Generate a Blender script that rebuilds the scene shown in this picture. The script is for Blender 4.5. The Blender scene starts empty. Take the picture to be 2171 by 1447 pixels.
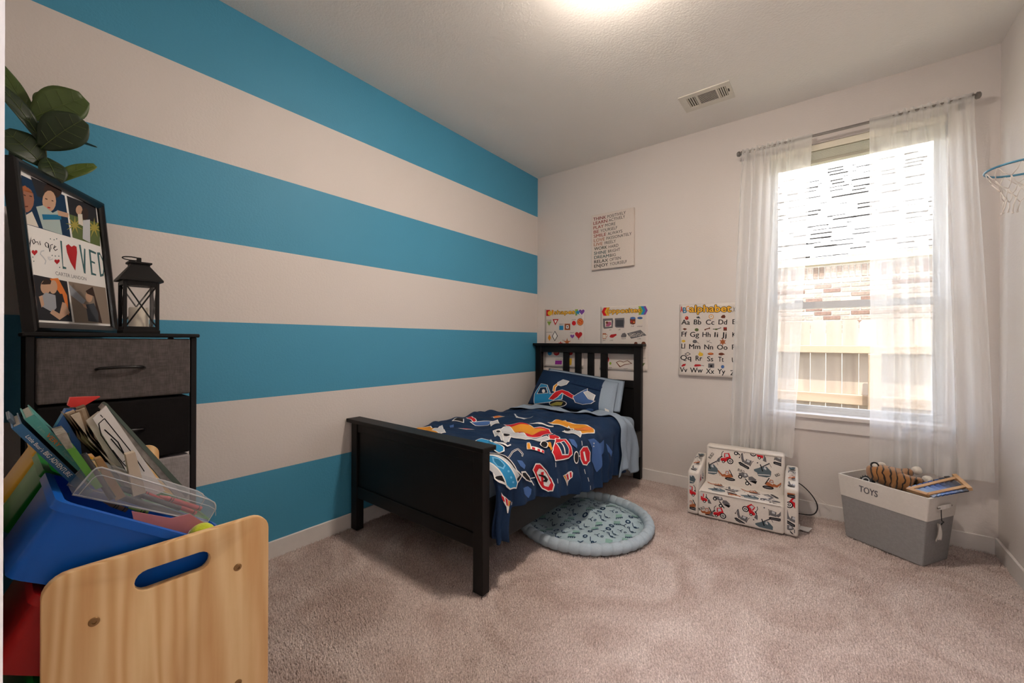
import bpy, bmesh, math, random
import numpy as np
from mathutils import Vector, Matrix
from mathutils.geometry import tessellate_polygon

SKY_STRENGTH = 0.56
SUN_STRENGTH = 4.6
EXPOSURE = 1.2
LAMP = 120.0
HALL_FILL = 95.0
SHEER = 0.52
CARPET_A = 'c0ada5'
CARPET_B = 'd6c7c0'

SC = bpy.context.scene
COL = SC.collection
H = 2.743          # ceiling height
RW = 3.013         # room width (left wall x=0, right wall x=RW)
YF = -3.352        # front wall plane (door wall), back wall is y=0
STR = 0.38183      # stripe height

# ------------------------------------------------------------------ camera
cam = bpy.data.cameras.new('camera')
cam.sensor_width = 36.0
cam.lens = 36.0 * 863.41 / 2171.0
cam.clip_start = 0.02
cam.clip_end = 100
camo = bpy.data.objects.new('camera', cam)
COL.objects.link(camo)
_yaw, _pit, _roll = 0.663257, -0.000972, 0.004603
R_ = Vector((math.cos(_yaw), math.sin(_yaw), 0))
F_ = Vector((-math.sin(_yaw) * math.cos(_pit), math.cos(_yaw) * math.cos(_pit), math.sin(_pit)))
U_ = R_.cross(F_)
R2 = R_ * math.cos(_roll) + U_ * math.sin(_roll)
U2 = U_ * math.cos(_roll) - R_ * math.sin(_roll)
camo.matrix_world = Matrix(((R2.x, U2.x, -F_.x, 2.29568), (R2.y, U2.y, -F_.y, -3.34267), (R2.z, U2.z, -F_.z, 1.13031), (0, 0, 0, 1)))
SC.camera = camo

# ------------------------------------------------------------------ sky, sun, exposure
world = bpy.data.worlds.new('sky')
SC.world = world
world.use_nodes = True
wn = world.node_tree
wn.nodes.clear()
sky = wn.nodes.new('ShaderNodeTexSky')
sky.sky_type = 'NISHITA'
sky.sun_disc = False
sky.sun_elevation = math.radians(68)
sky.sun_rotation = math.radians(180)
bgn = wn.nodes.new('ShaderNodeBackground')
bgn.inputs['Strength'].default_value = SKY_STRENGTH
won = wn.nodes.new('ShaderNodeOutputWorld')
hsv = wn.nodes.new('ShaderNodeHueSaturation')          # hazy summer sky
hsv.inputs['Saturation'].default_value = 0.5
wn.links.new(sky.outputs[0], hsv.inputs['Color'])
wn.links.new(hsv.outputs[0], bgn.inputs[0])
wn.links.new(bgn.outputs[0], won.inputs[0])

sun = bpy.data.lights.new('sun', 'SUN')
sun.energy = SUN_STRENGTH
sun.angle = math.radians(0.6)
sun.color = (1.0, 0.96, 0.88)
suno = bpy.data.objects.new('sun', sun)
COL.objects.link(suno)
suno.location = (0, -4, 9)
suno.rotation_euler = (math.radians(17), math.radians(6), 0)   # high sun, from the room's side of the fence

SC.view_settings.view_transform = 'Standard'
SC.view_settings.look = 'None'
SC.view_settings.exposure = EXPOSURE
SC.view_settings.gamma = 1.0
SC.view_settings.use_curve_mapping = False
SC.cycles.max_bounces = 6
SC.cycles.diffuse_bounces = 4
SC.cycles.glossy_bounces = 3
SC.cycles.transparent_max_bounces = 14
SC.cycles.use_adaptive_sampling = True
SC.cycles.adaptive_threshold = 0.12
SC.cycles.adaptive_min_samples = 16
SC.cycles.use_denoising = True
SC.cycles.sample_clamp_indirect = 8.0

# ------------------------------------------------------------------ helpers
def hx(s):
    s = s.lstrip('#')
    o = []
    for i in (0, 2, 4):
        c = int(s[i:i + 2], 16) / 255.0
        o.append(c / 12.92 if c <= 0.04045 else ((c + 0.055) / 1.055) ** 2.4)
    return tuple(o)

MATS = {}
def new_mat(name):
    m = bpy.data.materials.new(name)
    m.use_nodes = True
    nt = m.node_tree
    b = nt.nodes['Principled BSDF']
    return m, nt, b

def mat(name, col='888888', rough=0.6, metal=0.0, var=0.06, scale=30.0, bump=0.0, bscale=None, spec=0.5, coat=0.0, stretch=None, sheen=0.0, trans=0.0):
    """plain procedural material: base colour with a little noise in it, and optional noise bump"""
    if name in MATS:
        return MATS[name]
    m, nt, b = new_mat(name)
    c = hx(col)
    tc = nt.nodes.new('ShaderNodeTexCoord')
    src = tc.outputs['Object']
    if stretch:
        mp = nt.nodes.new('ShaderNodeMapping')
        mp.inputs['Scale'].default_value = stretch
        nt.links.new(src, mp.inputs[0]); src = mp.outputs[0]
    n = nt.nodes.new('ShaderNodeTexNoise')
    n.inputs['Scale'].default_value = scale
    n.inputs['Detail'].default_value = 3
    nt.links.new(src, n.inputs['Vector'])
    r = nt.nodes.new('ShaderNodeValToRGB')
    r.color_ramp.elements[0].position = 0.3
    r.color_ramp.elements[1].position = 0.7
    r.color_ramp.elements[0].color = tuple(x * (1 - var) for x in c) + (1,)
    r.color_ramp.elements[1].color = tuple(min(1, x * (1 + var)) for x in c) + (1,)
    nt.links.new(n.outputs[0], r.inputs[0])
    nt.links.new(r.outputs[0], b.inputs['Base Color'])
    b.inputs['Roughness'].default_value = rough
    b.inputs['Metallic'].default_value = metal
    b.inputs['Specular IOR Level'].default_value = spec
    b.inputs['Coat Weight'].default_value = coat
    b.inputs['Sheen Weight'].default_value = sheen
    b.inputs['Transmission Weight'].default_value = trans
    if bump:
        n2 = nt.nodes.new('ShaderNodeTexNoise')
        n2.inputs['Scale'].default_value = bscale or scale
        n2.inputs['Detail'].default_value = 2
        nt.links.new(src, n2.inputs['Vector'])
        bp = nt.nodes.new('ShaderNodeBump')
        bp.inputs['Strength'].default_value = bump
        bp.inputs['Distance'].default_value = 0.002
        nt.links.new(n2.outputs[0], bp.inputs['Height'])
        nt.links.new(bp.outputs[0], b.inputs['Normal'])
    MATS[name] = m
    return m

def mat_weave(name, col, var=0.12, scale=420.0, rough=0.9, bump=0.25):
    """woven cloth: two crossed sets of stretched noise threads"""
    if name in MATS:
        return MATS[name]
    m, nt, b = new_mat(name)
    c = hx(col)
    tc = nt.nodes.new('ShaderNodeTexCoord')
    outs = []
    for st in ((1, .12, .12), (.12, 1, .12), (.12, .12, 1)):
        mp = nt.nodes.new('ShaderNodeMapping'); mp.inputs['Scale'].default_value = st
        nt.links.new(tc.outputs['Object'], mp.inputs[0])
        n = nt.nodes.new('ShaderNodeTexNoise'); n.inputs['Scale'].default_value = scale; n.inputs['Detail'].default_value = 1
        nt.links.new(mp.outputs[0], n.inputs['Vector']); outs.append(n.outputs[0])
    a = nt.nodes.new('ShaderNodeMath'); a.operation = 'ADD'
    nt.links.new(outs[0], a.inputs[0]); nt.links.new(outs[1], a.inputs[1])
    a2 = nt.nodes.new('ShaderNodeMath'); a2.operation = 'ADD'
    nt.links.new(a.outputs[0], a2.inputs[0]); nt.links.new(outs[2], a2.inputs[1])
    mr = nt.nodes.new('ShaderNodeMapRange'); mr.inputs['From Min'].default_value = 1.2; mr.inputs['From Max'].default_value = 1.8
    nt.links.new(a2.outputs[0], mr.inputs[0])
    r = nt.nodes.new('ShaderNodeValToRGB')
    r.color_ramp.elements[0].color = tuple(x * (1 - var) for x in c) + (1,)
    r.color_ramp.elements[1].color = tuple(min(1, x * (1 + var)) for x in c) + (1,)
    nt.links.new(mr.outputs[0], r.inputs[0]); nt.links.new(r.outputs[0], b.inputs['Base Color'])
    bp = nt.nodes.new('ShaderNodeBump'); bp.inputs['Strength'].default_value = bump; bp.inputs['Distance'].default_value = 0.001
    nt.links.new(mr.outputs[0], bp.inputs['Height']); nt.links.new(bp.outputs[0], b.inputs['Normal'])
    b.inputs['Roughness'].default_value = rough
    b.inputs['Specular IOR Level'].default_value = 0.2
    MATS[name] = m
    return m

class MB:
    """collects faces, then builds one mesh object"""
    def __init__(s):
        s.v = []; s.f = []; s.mi = []
    def add(s, vs, fs, mi=0, M=None):
        o = len(s.v)
        s.v += [tuple(M @ Vector(v)) if M is not None else tuple(v) for v in vs]
        s.f += [tuple(i + o for i in f) for f in fs]
        s.mi += [mi] * len(fs)
        return s
    def box(s, a, b, mi=0, M=None):
        x0, y0, z0 = a; x1, y1, z1 = b
        vs = [(x0,y0,z0),(x1,y0,z0),(x1,y1,z0),(x0,y1,z0),(x0,y0,z1),(x1,y0,z1),(x1,y1,z1),(x0,y1,z1)]
        return s.add(vs, [(0,3,2,1),(4,5,6,7),(0,1,5,4),(1,2,6,5),(2,3,7,6),(3,0,4,7)], mi, M)
    def rbox(s, a, b, r=.005, seg=2, mi=0, M=None):
        bm = bmesh.new()
        x0, y0, z0 = a; x1, y1, z1 = b
        bmesh.ops.create_cube(bm, size=1, matrix=Matrix.Translation(((x0+x1)/2,(y0+y1)/2,(z0+z1)/2)) @ Matrix.Diagonal((x1-x0, y1-y0, z1-z0, 1)))
        bmesh.ops.bevel(bm, geom=bm.edges[:], offset=r, segments=seg, profile=.5, affect='EDGES')
        s.bm(bm, mi, M)
        return s
    def bm(s, bm, mi=0, M=None):
        bm.verts.index_update()
        s.add([v.co[:] for v in bm.verts], [tuple(v.index for v in f.verts) for f in bm.faces], mi, M)
        bm.free()
    def cyl(s, p0, p1, r0, r1=None, n=12, mi=0, caps=True):
        r1 = r0 if r1 is None else r1
        p0 = Vector(p0); p1 = Vector(p1); d = (p1 - p0).normalized()
        a = d.orthogonal().normalized(); b = d.cross(a)
        vs = []
        for p, r in ((p0, r0), (p1, r1)):
            vs += [p + a * r * math.cos(2*math.pi*i/n) + b * r * math.sin(2*math.pi*i/n) for i in range(n)]
        fs = [(i, (i+1) % n, n + (i+1) % n, n + i) for i in range(n)]
        if caps: fs += [tuple(range(n))[::-1], tuple(range(n, 2*n))]
        return s.add(vs, fs, mi)
    def tube(s, path, r, n=8, mi=0, closed=False):
        P = [Vector(p) for p in path]; m = len(P); rr = r if callable(r) else (lambda t: r)
        vs = []; prev = None
        for i, p in enumerate(P):
            d = (P[(i+1) % m] - P[i-1]) if closed else (P[min(i+1, m-1)] - P[max(i-1, 0)])
            d.normalize()
            a = d.orthogonal().normalized() if prev is None else (prev - d * prev.dot(d)).normalized()
            prev = a; b = d.cross(a); q = rr(i / max(1, m-1))
            vs += [p + a*q*math.cos(2*math.pi*k/n) + b*q*math.sin(2*math.pi*k/n) for k in range(n)]
        fs = []
        for i in range(m if closed else m-1):
            j = (i+1) % m
            fs += [(i*n+k, i*n+(k+1) % n, j*n+(k+1) % n, j*n+k) for k in range(n)]
        if not closed: fs += [tuple(range(n))[::-1], tuple(range((m-1)*n, m*n))]
        return s.add(vs, fs, mi)
    def lathe(s, prof, n=24, c=(0,0,0), mi=0, M=None, caps=True):
        vs = []; m = len(prof)
        for r, z in prof:
            vs += [(c[0]+r*math.cos(2*math.pi*k/n), c[1]+r*math.sin(2*math.pi*k/n), c[2]+z) for k in range(n)]
        fs = [(i*n+k, i*n+(k+1) % n, (i+1)*n+(k+1) % n, (i+1)*n+k) for i in range(m-1) for k in range(n)]
        if caps and prof[0][0] > 1e-6: fs.append(tuple(range(n))[::-1])
        if caps and prof[-1][0] > 1e-6: fs.append(tuple(range((m-1)*n, m*n)))
        return s.add(vs, fs, mi, M)
    def prism(s, poly, fn, t0, t1, mi=0):
        """polygon (2-D) extruded: fn(u, v, t) -> 3-D point"""
        n = len(poly)
        vs = [fn(u, v, t0) for u, v in poly] + [fn(u, v, t1) for u, v in poly]
        tr = tessellate_polygon([[Vector((u, v, 0)) for u, v in poly]])
        fs = [tuple(t) for t in tr] + [tuple(i + n for i in reversed(t)) for t in tr]
        fs += [(i, (i+1) % n, n+(i+1) % n, n+i) for i in range(n)]
        return s.add(vs, fs, mi)
    def grid(s, fn, nu, nv, mi=0, close_u=False):
        vs = [fn(i / nu, j / nv) for j in range(nv+1) for i in range(nu+1)]
        w = nu + 1
        return s.add(vs, [(j*w+i, j*w+i+1, (j+1)*w+i+1, (j+1)*w+i) for j in range(nv) for i in range(nu)], mi)
    def ell(s, c, r, n=16, m=10, mi=0, M=None):
        vs = []; 
        for j in range(m+1):
            a = math.pi*j/m
            for i in range(n):
                b = 2*math.pi*i/n
                vs.append((c[0]+r[0]*math.sin(a)*math.cos(b), c[1]+r[1]*math.sin(a)*math.sin(b), c[2]-r[2]*math.cos(a)))
        fs = [(j*n+i, j*n+(i+1) % n, (j+1)*n+(i+1) % n, (j+1)*n+i) for j in range(m) for i in range(n)]
        return s.add(vs, fs, mi, M)
    def build(s, name, mats, parent=None, smooth=False, world=True, fix=True):
        if not isinstance(mats, (list, tuple)): mats = [mats]
        me = bpy.data.meshes.new(name)
        vs = s.v
        if parent is not None and world:
            inv = WM(parent).inverted()
            vs = [tuple(inv @ Vector(v)) for v in vs]
        me.from_pydata(vs, [], s.f)
        for m in mats: me.materials.append(m)
        me.polygons.foreach_set('material_index', s.mi)
        if fix:
            bm = bmesh.new(); bm.from_mesh(me)
            bmesh.ops.remove_doubles(bm, verts=bm.verts, dist=1e-6)
            bmesh.ops.recalc_face_normals(bm, faces=bm.faces)
            bm.to_mesh(me); bm.free()
        if smooth:
            me.shade_smooth()
            if smooth is not True:
                me.set_sharp_from_angle(angle=math.radians(smooth))
        o = bpy.data.objects.new(name, me)
        COL.objects.link(o)
        if parent is not None: o.parent = parent
        return o

def WM(o):
    m = o.matrix_basis.copy()
    while o.parent is not None:
        o = o.parent
        m = o.matrix_basis @ m
    return m

def tag(o, label, cat, group=None):
    o['label'] = label; o['category'] = cat
    if group: o['group'] = group
    return o
def struct(o, label=None):
    o['kind'] = 'structure'
    if label: o['label'] = label
    return o
def thing(name, label, cat, loc=(0,0,0), rotz=0.0, group=None):
    o = bpy.data.objects.new(name, None)
    o.empty_display_size = 0.05
    COL.objects.link(o)
    o.location = loc; o.rotation_euler = (0, 0, rotz)
    o.matrix_basis = Matrix.Translation(loc) @ Matrix.Rotation(rotz, 4, 'Z')
    return tag(o, label, cat, group)
def bx(name, a, b, m, parent=None, r=0.0, seg=2):
    mb = MB()
    if r: mb.rbox(a, b, r, seg)
    else: mb.box(a, b)
    return mb.build(name, m, parent)
def share(src, name, parent, loc=(0,0,0), rot=(0,0,0), scale=(1,1,1)):
    o = src.copy(); o.name = name; COL.objects.link(o)
    o.parent = parent; o.location = loc; o.rotation_euler = rot; o.scale = scale
    return o

# ------------------------------------------------------------------ flat print
CC = dict(k='1b1b20', w='e9e6e2', r='c8202a', R='b3262b', y='d9b23a', o='d8912f', O='d9793a', Y='e8b23c', g='8aa83c', G='7f9a4a', b='2a86b8', B='45659b', U='1f6f96',
          p='7a4a9a', m='8a2a8c', n='a8623c', N='6b3a2a', s='6a686c', S='44464c', c='d8cfc2', P='a85a78', F='5d6b3f', D='17324f', E='2a2a2e', H='9c6a55', h='c09a80', L='3a2a24',
          T='a9b8b4', W='a79a4a', v='c0c2c5', V='8a7a6c', t='9a9ca2', z='3f6468', q='55646c', K='12294a', C='6fb0d8', e='7fa39a')
CC.update({'1': '7a2222', '2': '84302a', '3': '93443a', '4': '93483e', '5': 'a86e52', '6': '3f4436', '7': '40585a', '8': '2e2e2c'})
ink, _nt, _b = new_mat('printed_ink')
_a = _nt.nodes.new('ShaderNodeVertexColor'); _a.layer_name = 'Col'
_nt.links.new(_a.outputs[0], _b.inputs['Base Color'])
_b.inputs['Roughness'].default_value = 0.75; _b.inputs['Specular IOR Level'].default_value = 0.2
_TX = {}
def text2d(s, bold=0.0):
    key = (s, round(bold, 4))
    if key not in _TX:
        cu = bpy.data.curves.new('t', 'FONT'); cu.body = s; cu.size = 1.0; cu.offset = bold; cu.resolution_u = 3
        ob = bpy.data.objects.new('t', cu)
        me = bpy.data.meshes.new_from_object(ob)
        _TX[key] = ([(v.co.x, v.co.y) for v in me.vertices], [tuple(p.vertices) for p in me.polygons])
        bpy.data.objects.remove(ob); bpy.data.curves.remove(cu); bpy.data.meshes.remove(me)
    return _TX[key]
def grow(poly, d):
    n = len(poly); ar = sum(poly[i][0]*poly[(i+1) % n][1] - poly[(i+1) % n][0]*poly[i][1] for i in range(n))
    sg = 1 if ar > 0 else -1; out = []
    for i in range(n):
        (x0, y0), (x1, y1), (x2, y2) = poly[i-1], poly[i], poly[(i+1) % n]
        a = Vector((x1-x0, y1-y0)); b = Vector((x2-x1, y2-y1))
        if a.length < 1e-9 or b.length < 1e-9: out.append((x1, y1)); continue
        a.normalize(); b.normalize()
        nx, ny = sg*(a.y+b.y), -sg*(a.x+b.x); l = math.hypot(nx, ny)
        if l < 1e-6: out.append((x1, y1)); continue
        k = d / max(.45, l/2) / l
        out.append((x1+nx*k, y1+ny*k))
    return out
def split(vs, fs, mx):
    """split long triangle edges until the print can follow a curved cloth"""
    vs = list(vs); mid = {}
    def mp(i, j):
        e = (min(i, j), max(i, j))
        if e not in mid:
            mid[e] = len(vs); vs.append(((vs[i][0]+vs[j][0])/2, (vs[i][1]+vs[j][1])/2))
        return mid[e]
    L = lambda i, j: math.hypot(vs[i][0]-vs[j][0], vs[i][1]-vs[j][1])
    todo = [tuple(f) for f in fs]; out = []; guard = 0
    while todo and guard < 60000:
        guard += 1
        a, b, c = todo.pop()
        e = sorted(((L(a, b), a, b, c), (L(b, c), b, c, a), (L(c, a), c, a, b)), reverse=True)[0]
        if e[0] <= mx: out.append((a, b, c))
        else:
            k = mp(e[1], e[2]); todo += [(e[1], k, e[3]), (k, e[2], e[3])]
    return vs, out
class Print:
    def __init__(s, fn, base=.0006, step=.00025, mx=None, outline=.005):
        s.fn = fn; s.base = base; s.step = step; s.k = 0; s.mx = mx; s.ol = outline
        s.v = []; s.f = []; s.c = []; s.bb = []; s.parts = []
    def level(s, x0, x1, y0, y1, n=1):
        """lift a piece of print over whatever it overlaps"""
        k = 0
        for a0, a1, b0, b1, kk in s.bb:
            if a0 < x1 and a1 > x0 and b0 < y1 and b1 > y0: k = max(k, kk)
        s.bb.append((x0, x1, y0, y1, k+n)); return k
    def tris(s, vs, fs, col, lift=None, extra=0.0, txt=False):
        us_ = [q[0] for q in vs]; vv_ = [q[1] for q in vs]
        s.parts.append([len(s.f), 0, min(us_), max(us_), min(vv_), max(vv_), txt])
        if s.mx: vs, fs = split(vs, fs, s.mx)
        z = s.base + s.step * (s.k if lift is None else lift) + extra
        o = len(s.v); s.v += [s.fn(u, v, z) for u, v in vs]; s.f += [tuple(i+o for i in f) for f in fs]
        s.c += [hx(CC[col])] * len(fs)
        s.parts[-1][1] = len(s.f)
    def poly(s, pts, col):
        if len(pts) < 3: return
        tr = tessellate_polygon([[Vector((u, v, 0)) for u, v in pts]])
        us = [q[0] for q in pts]; vs = [q[1] for q in pts]
        s.tris(pts, [tuple(t) for t in tr], col, s.level(min(us), max(us), min(vs), max(vs)))
    def text(s, st, u0, v0, u1, v1, h, col, bold):
        if bold == 2: layers = [('k', .075*math.cos(q*math.pi/4), .075*math.sin(q*math.pi/4)) for q in range(8)] + [(col, .026*math.cos(q*math.pi/4), .026*math.sin(q*math.pi/4)) for q in range(8)]
        elif bold == 1: layers = [(col, -.016, 0), (col, .016, 0), (col, 0, .012)]
        else: layers = [(col, 0, 0)]
        us = [u0, u1]; vs_ = [v0-h*.3, v0+h, v1-h*.3, v1+h]
        k0 = s.level(min(us), max(us), min(vs_), max(vs_), 2)
        ref, _ = text2d('H'); rh = max(y for _, y in ref)
        base, _ = text2d(st); x0 = min(x for x, _ in base); x1 = max(x for x, _ in base)
        d = Vector((u1-u0, v1-v0)); L = d.length; d.normalize(); n = Vector((-d.y, d.x))
        if s.flip: n = -n
        vs, fs = base, text2d(st)[1]
        F = []
        for f in fs: F += [(f[0], f[i], f[i+1]) for i in range(1, len(f)-1)]
        kx = L/(x1-x0); ky = h/rh
        for li, (c, ox, oy) in enumerate(layers):
            P = [(u0 + d.x*((x-x0)*kx+ox*ky) + n.x*(y+oy)*ky, v0 + d.y*((x-x0)*kx+ox*ky) + n.y*(y+oy)*ky) for x, y in vs]
            s.tris(P, F, c, k0 + (1 if (bold == 2 and c != 'k') else 0), li*.00003, True)
    flip = False
    def items(s, L):
        for it in L:
            if it[0] == 'T': s.text(*it[1:])
            else:
                q = it[0]; pts = [(q[i], q[i+1]) for i in range(0, len(q), 2)]
                if len(it) > 2: s.poly(grow(pts, s.ol), it[2]); s.k += 1
                s.poly(pts, it[1]); s.k += 1
        return s
    def build(s, name, parent):
        return s._mesh(name, parent, range(len(s.f)))
    def build_split(s, parent, text='lettering', pic='picture'):
        """one part for each motif or line of text that stands apart from the rest"""
        P = s.parts; n = len(P); root = list(range(n))
        def find(i):
            while root[i] != i: root[i] = root[root[i]]; i = root[i]
            return i
        for i in range(n):
            for j in range(i):
                if P[i][2] < P[j][3] and P[i][3] > P[j][2] and P[i][4] < P[j][5] and P[i][5] > P[j][4]: root[find(i)] = find(j)
        G = {}
        for i in range(n): G.setdefault(find(i), []).append(i)
        for g in G.values():
            F = [k for i in g for k in range(P[i][0], P[i][1])]
            s._mesh(text if all(P[i][6] for i in g) else pic, parent, F)
    def _mesh(s, name, parent, F):
        me = bpy.data.meshes.new(name)
        inv = WM(parent).inverted()
        idx = {}; vs = []; fs = []
        for k in F:
            f = []
            for i in s.f[k]:
                if i not in idx: idx[i] = len(vs); vs.append(tuple(inv @ Vector(s.v[i])))
                f.append(idx[i])
            fs.append(f)
        me.from_pydata(vs, [], fs)
        at = me.color_attributes.new('Col', 'FLOAT_COLOR', 'CORNER')
        buf = []
        for k in F: buf += (s.c[k][0], s.c[k][1], s.c[k][2], 1.0) * len(s.f[k])
        at.data.foreach_set('color', buf)
        me.materials.append(ink)
        o = bpy.data.objects.new(name, me); COL.objects.link(o); o.parent = parent
        return o

# ------------------------------------------------------------------ shell materials
def mat_wall(name, col, peel=0.22):
    if name in MATS: return MATS[name]
    m, nt, b = new_mat(name); MATS[name] = m
    b.inputs['Base Color'].default_value = hx(col) + (1,)
    b.inputs['Roughness'].default_value = 0.7; b.inputs['Specular IOR Level'].default_value = 0.25
    g = nt.nodes.new('ShaderNodeNewGeometry'); n = nt.nodes.new('ShaderNodeTexNoise')
    n.inputs['Scale'].default_value = 95; n.inputs['Detail'].default_value = 2
    nt.links.new(g.outputs['Position'], n.inputs['Vector'])
    bp = nt.nodes.new('ShaderNodeBump'); bp.inputs['Strength'].default_value = peel; bp.inputs['Distance'].default_value = 0.004
    nt.links.new(n.outputs[0], bp.inputs['Height']); nt.links.new(bp.outputs[0], b.inputs['Normal'])
    return m
WALL = 'd6cfca'; WHITE = 'd8d2cc'; BLUE = '4895b6'
m_wall = mat_wall('painted_wall', WALL)
m_ceil = mat_wall('painted_ceiling', 'ebe8e2', .4)
m_trim = mat('white_trim', 'ddd8d4', .45, var=.02)
# painted stripes
m_str, nt, b = new_mat('striped_wall_paint')
g = nt.nodes.new('ShaderNodeNewGeometry'); sp = nt.nodes.new('ShaderNodeSeparateXYZ')
nt.links.new(g.outputs['Position'], sp.inputs[0])
def mth(op, a, bb):
    n = nt.nodes.new('ShaderNodeMath'); n.operation = op
    for i, x in enumerate((a, bb)):
        if isinstance(x, (int, float)): n.inputs[i].default_value = x
        elif x is not None: nt.links.new(x, n.inputs[i])
    return n.outputs[0]
q = mth('DIVIDE', mth('SUBTRACT', H, sp.outputs['Z']), STR)
par = mth('MODULO', mth('FLOOR', q, None), 2.0)
mx = nt.nodes.new('ShaderNodeMix'); mx.data_type = 'RGBA'
mx.inputs['A'].default_value = hx(BLUE) + (1,); mx.inputs['B'].default_value = hx(WALL) + (1,)
nt.links.new(par, mx.inputs['Factor']); nt.links.new(mx.outputs['Result'], b.inputs['Base Color'])
n = nt.nodes.new('ShaderNodeTexNoise'); n.inputs['Scale'].default_value = 95; n.inputs['Detail'].default_value = 2
nt.links.new(g.outputs['Position'], n.inputs['Vector'])
bp = nt.nodes.new('ShaderNodeBump'); bp.inputs['Strength'].default_value = .25; bp.inputs['Distance'].default_value = .004
nt.links.new(n.outputs[0], bp.inputs['Height']); nt.links.new(bp.outputs[0], b.inputs['Normal'])
b.inputs['Roughness'].default_value = .55; b.inputs['Specular IOR Level'].default_value = .35

# carpet
def carpet_mat(name, k=1.0):
    m, nt, b = new_mat(name)
    g = nt.nodes.new('ShaderNodeNewGeometry')
    n1 = nt.nodes.new('ShaderNodeTexNoise'); n1.inputs['Scale'].default_value = 2.6; n1.inputs['Detail'].default_value = 4; n1.inputs['Distortion'].default_value = 1.8
    n2 = nt.nodes.new('ShaderNodeTexNoise'); n2.inputs['Scale'].default_value = 160; n2.inputs['Detail'].default_value = 2
    for n in (n1, n2): nt.links.new(g.outputs['Position'], n.inputs['Vector'])
    r1 = nt.nodes.new('ShaderNodeValToRGB'); r1.color_ramp.elements[0].position = .35; r1.color_ramp.elements[1].position = .65
    r1.color_ramp.elements[0].color = tuple(x*k for x in hx(CARPET_A)) + (1,); r1.color_ramp.elements[1].color = tuple(x*k for x in hx(CARPET_B)) + (1,)
    nt.links.new(n1.outputs[0], r1.inputs[0])
    r2 = nt.nodes.new('ShaderNodeValToRGB'); r2.color_ramp.elements[0].position = .3; r2.color_ramp.elements[1].position = .7
    r2.color_ramp.elements[0].color = (.62, .60, .59, 1); r2.color_ramp.elements[1].color = (1.15, 1.15, 1.15, 1)
    nt.links.new(n2.outputs[0], r2.inputs[0])
    mm = nt.nodes.new('ShaderNodeMix'); mm.data_type = 'RGBA'; mm.blend_type = 'MULTIPLY'; mm.inputs['Factor'].default_value = 1
    nt.links.new(r1.outputs[0], mm.inputs['A']); nt.links.new(r2.outputs[0], mm.inputs['B'])
    nt.links.new(mm.outputs['Result'], b.inputs['Base Color'])
    b.inputs['Roughness'].default_value = 1.0; b.inputs['Specular IOR Level'].default_value = .05
    return m
m_carpet = carpet_mat('carpet_yarn'); m_carpet_base = carpet_mat('carpet_backing', .8)

# ------------------------------------------------------------------ room shell
WX0, WX1, WZ0, WZ1 = 1.955, 2.820, 0.66, 2.44      # window opening
T = .15
struct(bx('floor', (0, YF, -.05), (RW, 0, -.013), m_carpet_base))
struct(bx('ceiling', (-.1, YF-.12, H), (RW+.1, T, H+.1), m_ceil))
struct(bx('wall_left', (-.1, YF, -.05), (0, 0, H), m_str))
struct(bx('wall_right', (RW, YF, -.05), (RW+.1, 0, H), m_wall))
mb = MB()
mb.box((-.1, 0, -.05), (WX0, T, H)); mb.box((WX1, 0, -.05), (RW+.1, T, H))
mb.box((WX0, 0, -.05), (WX1, T, WZ0-.025)); mb.box((WX0, 0, WZ1), (WX1, T, H))
struct(mb.build('wall_back', m_wall, fix=False))
DX0, DX1, DZ = 1.945, 2.76, 2.05                   # door opening the photograph is taken from
mb = MB()
mb.box((-.1, YF-.12, -.05), (DX0, YF, H)); mb.box((DX1, YF-.12, -.05), (RW+.1, YF, H)); mb.box((DX0, YF-.12, DZ), (DX1, YF, H))
struct(mb.build('wall_front', m_wall, fix=False))
mb = MB()
mb.box((DX0-.065, YF, 0), (DX0, -3.3383, DZ+.065)); mb.box((DX1, YF, 0), (DX1+.065, -3.3383, DZ+.065)); mb.box((DX0, YF, DZ), (DX1, -3.3383, DZ+.065))
struct(mb.build('trim_1', m_trim, fix=False))
def board(name, a, b):
    mb = MB(); mb.rbox(a, b, .0025, 1)
    return struct(mb.build(name, m_trim))
BH = .082
board('baseboard_left', (0, YF, -.012), (.012, 0, BH))
board('baseboard_back', (.012, -.012, -.012), (RW-.012, 0, BH))
board('baseboard_right', (RW-.012, YF, -.012), (RW, 0, BH))
board('baseboard_front', (.012, YF, -.012), (DX0-.065, YF+.010, BH))
# the hallway behind the camera, with an added lamp as fill light
hy = YF-.12
struct(bx('hall_floor', (.4, hy-1.15, -.05), (RW+.6, YF, -.006), m_carpet_base))
struct(bx('hall_ceiling', (.4, hy-1.15, 2.55), (RW+.6, hy, 2.65), m_ceil))
struct(bx('wall_hall', (.4, hy-1.25, -.05), (RW+.6, hy-1.15, 2.65), m_wall))
struct(bx('wall_hall_left', (.3, hy-1.25, -.05), (.4, hy, 2.65), m_wall))
struct(bx('wall_hall_right', (RW+.6, hy-1.25, -.05), (RW+.7, hy, 2.65), m_wall))

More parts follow.
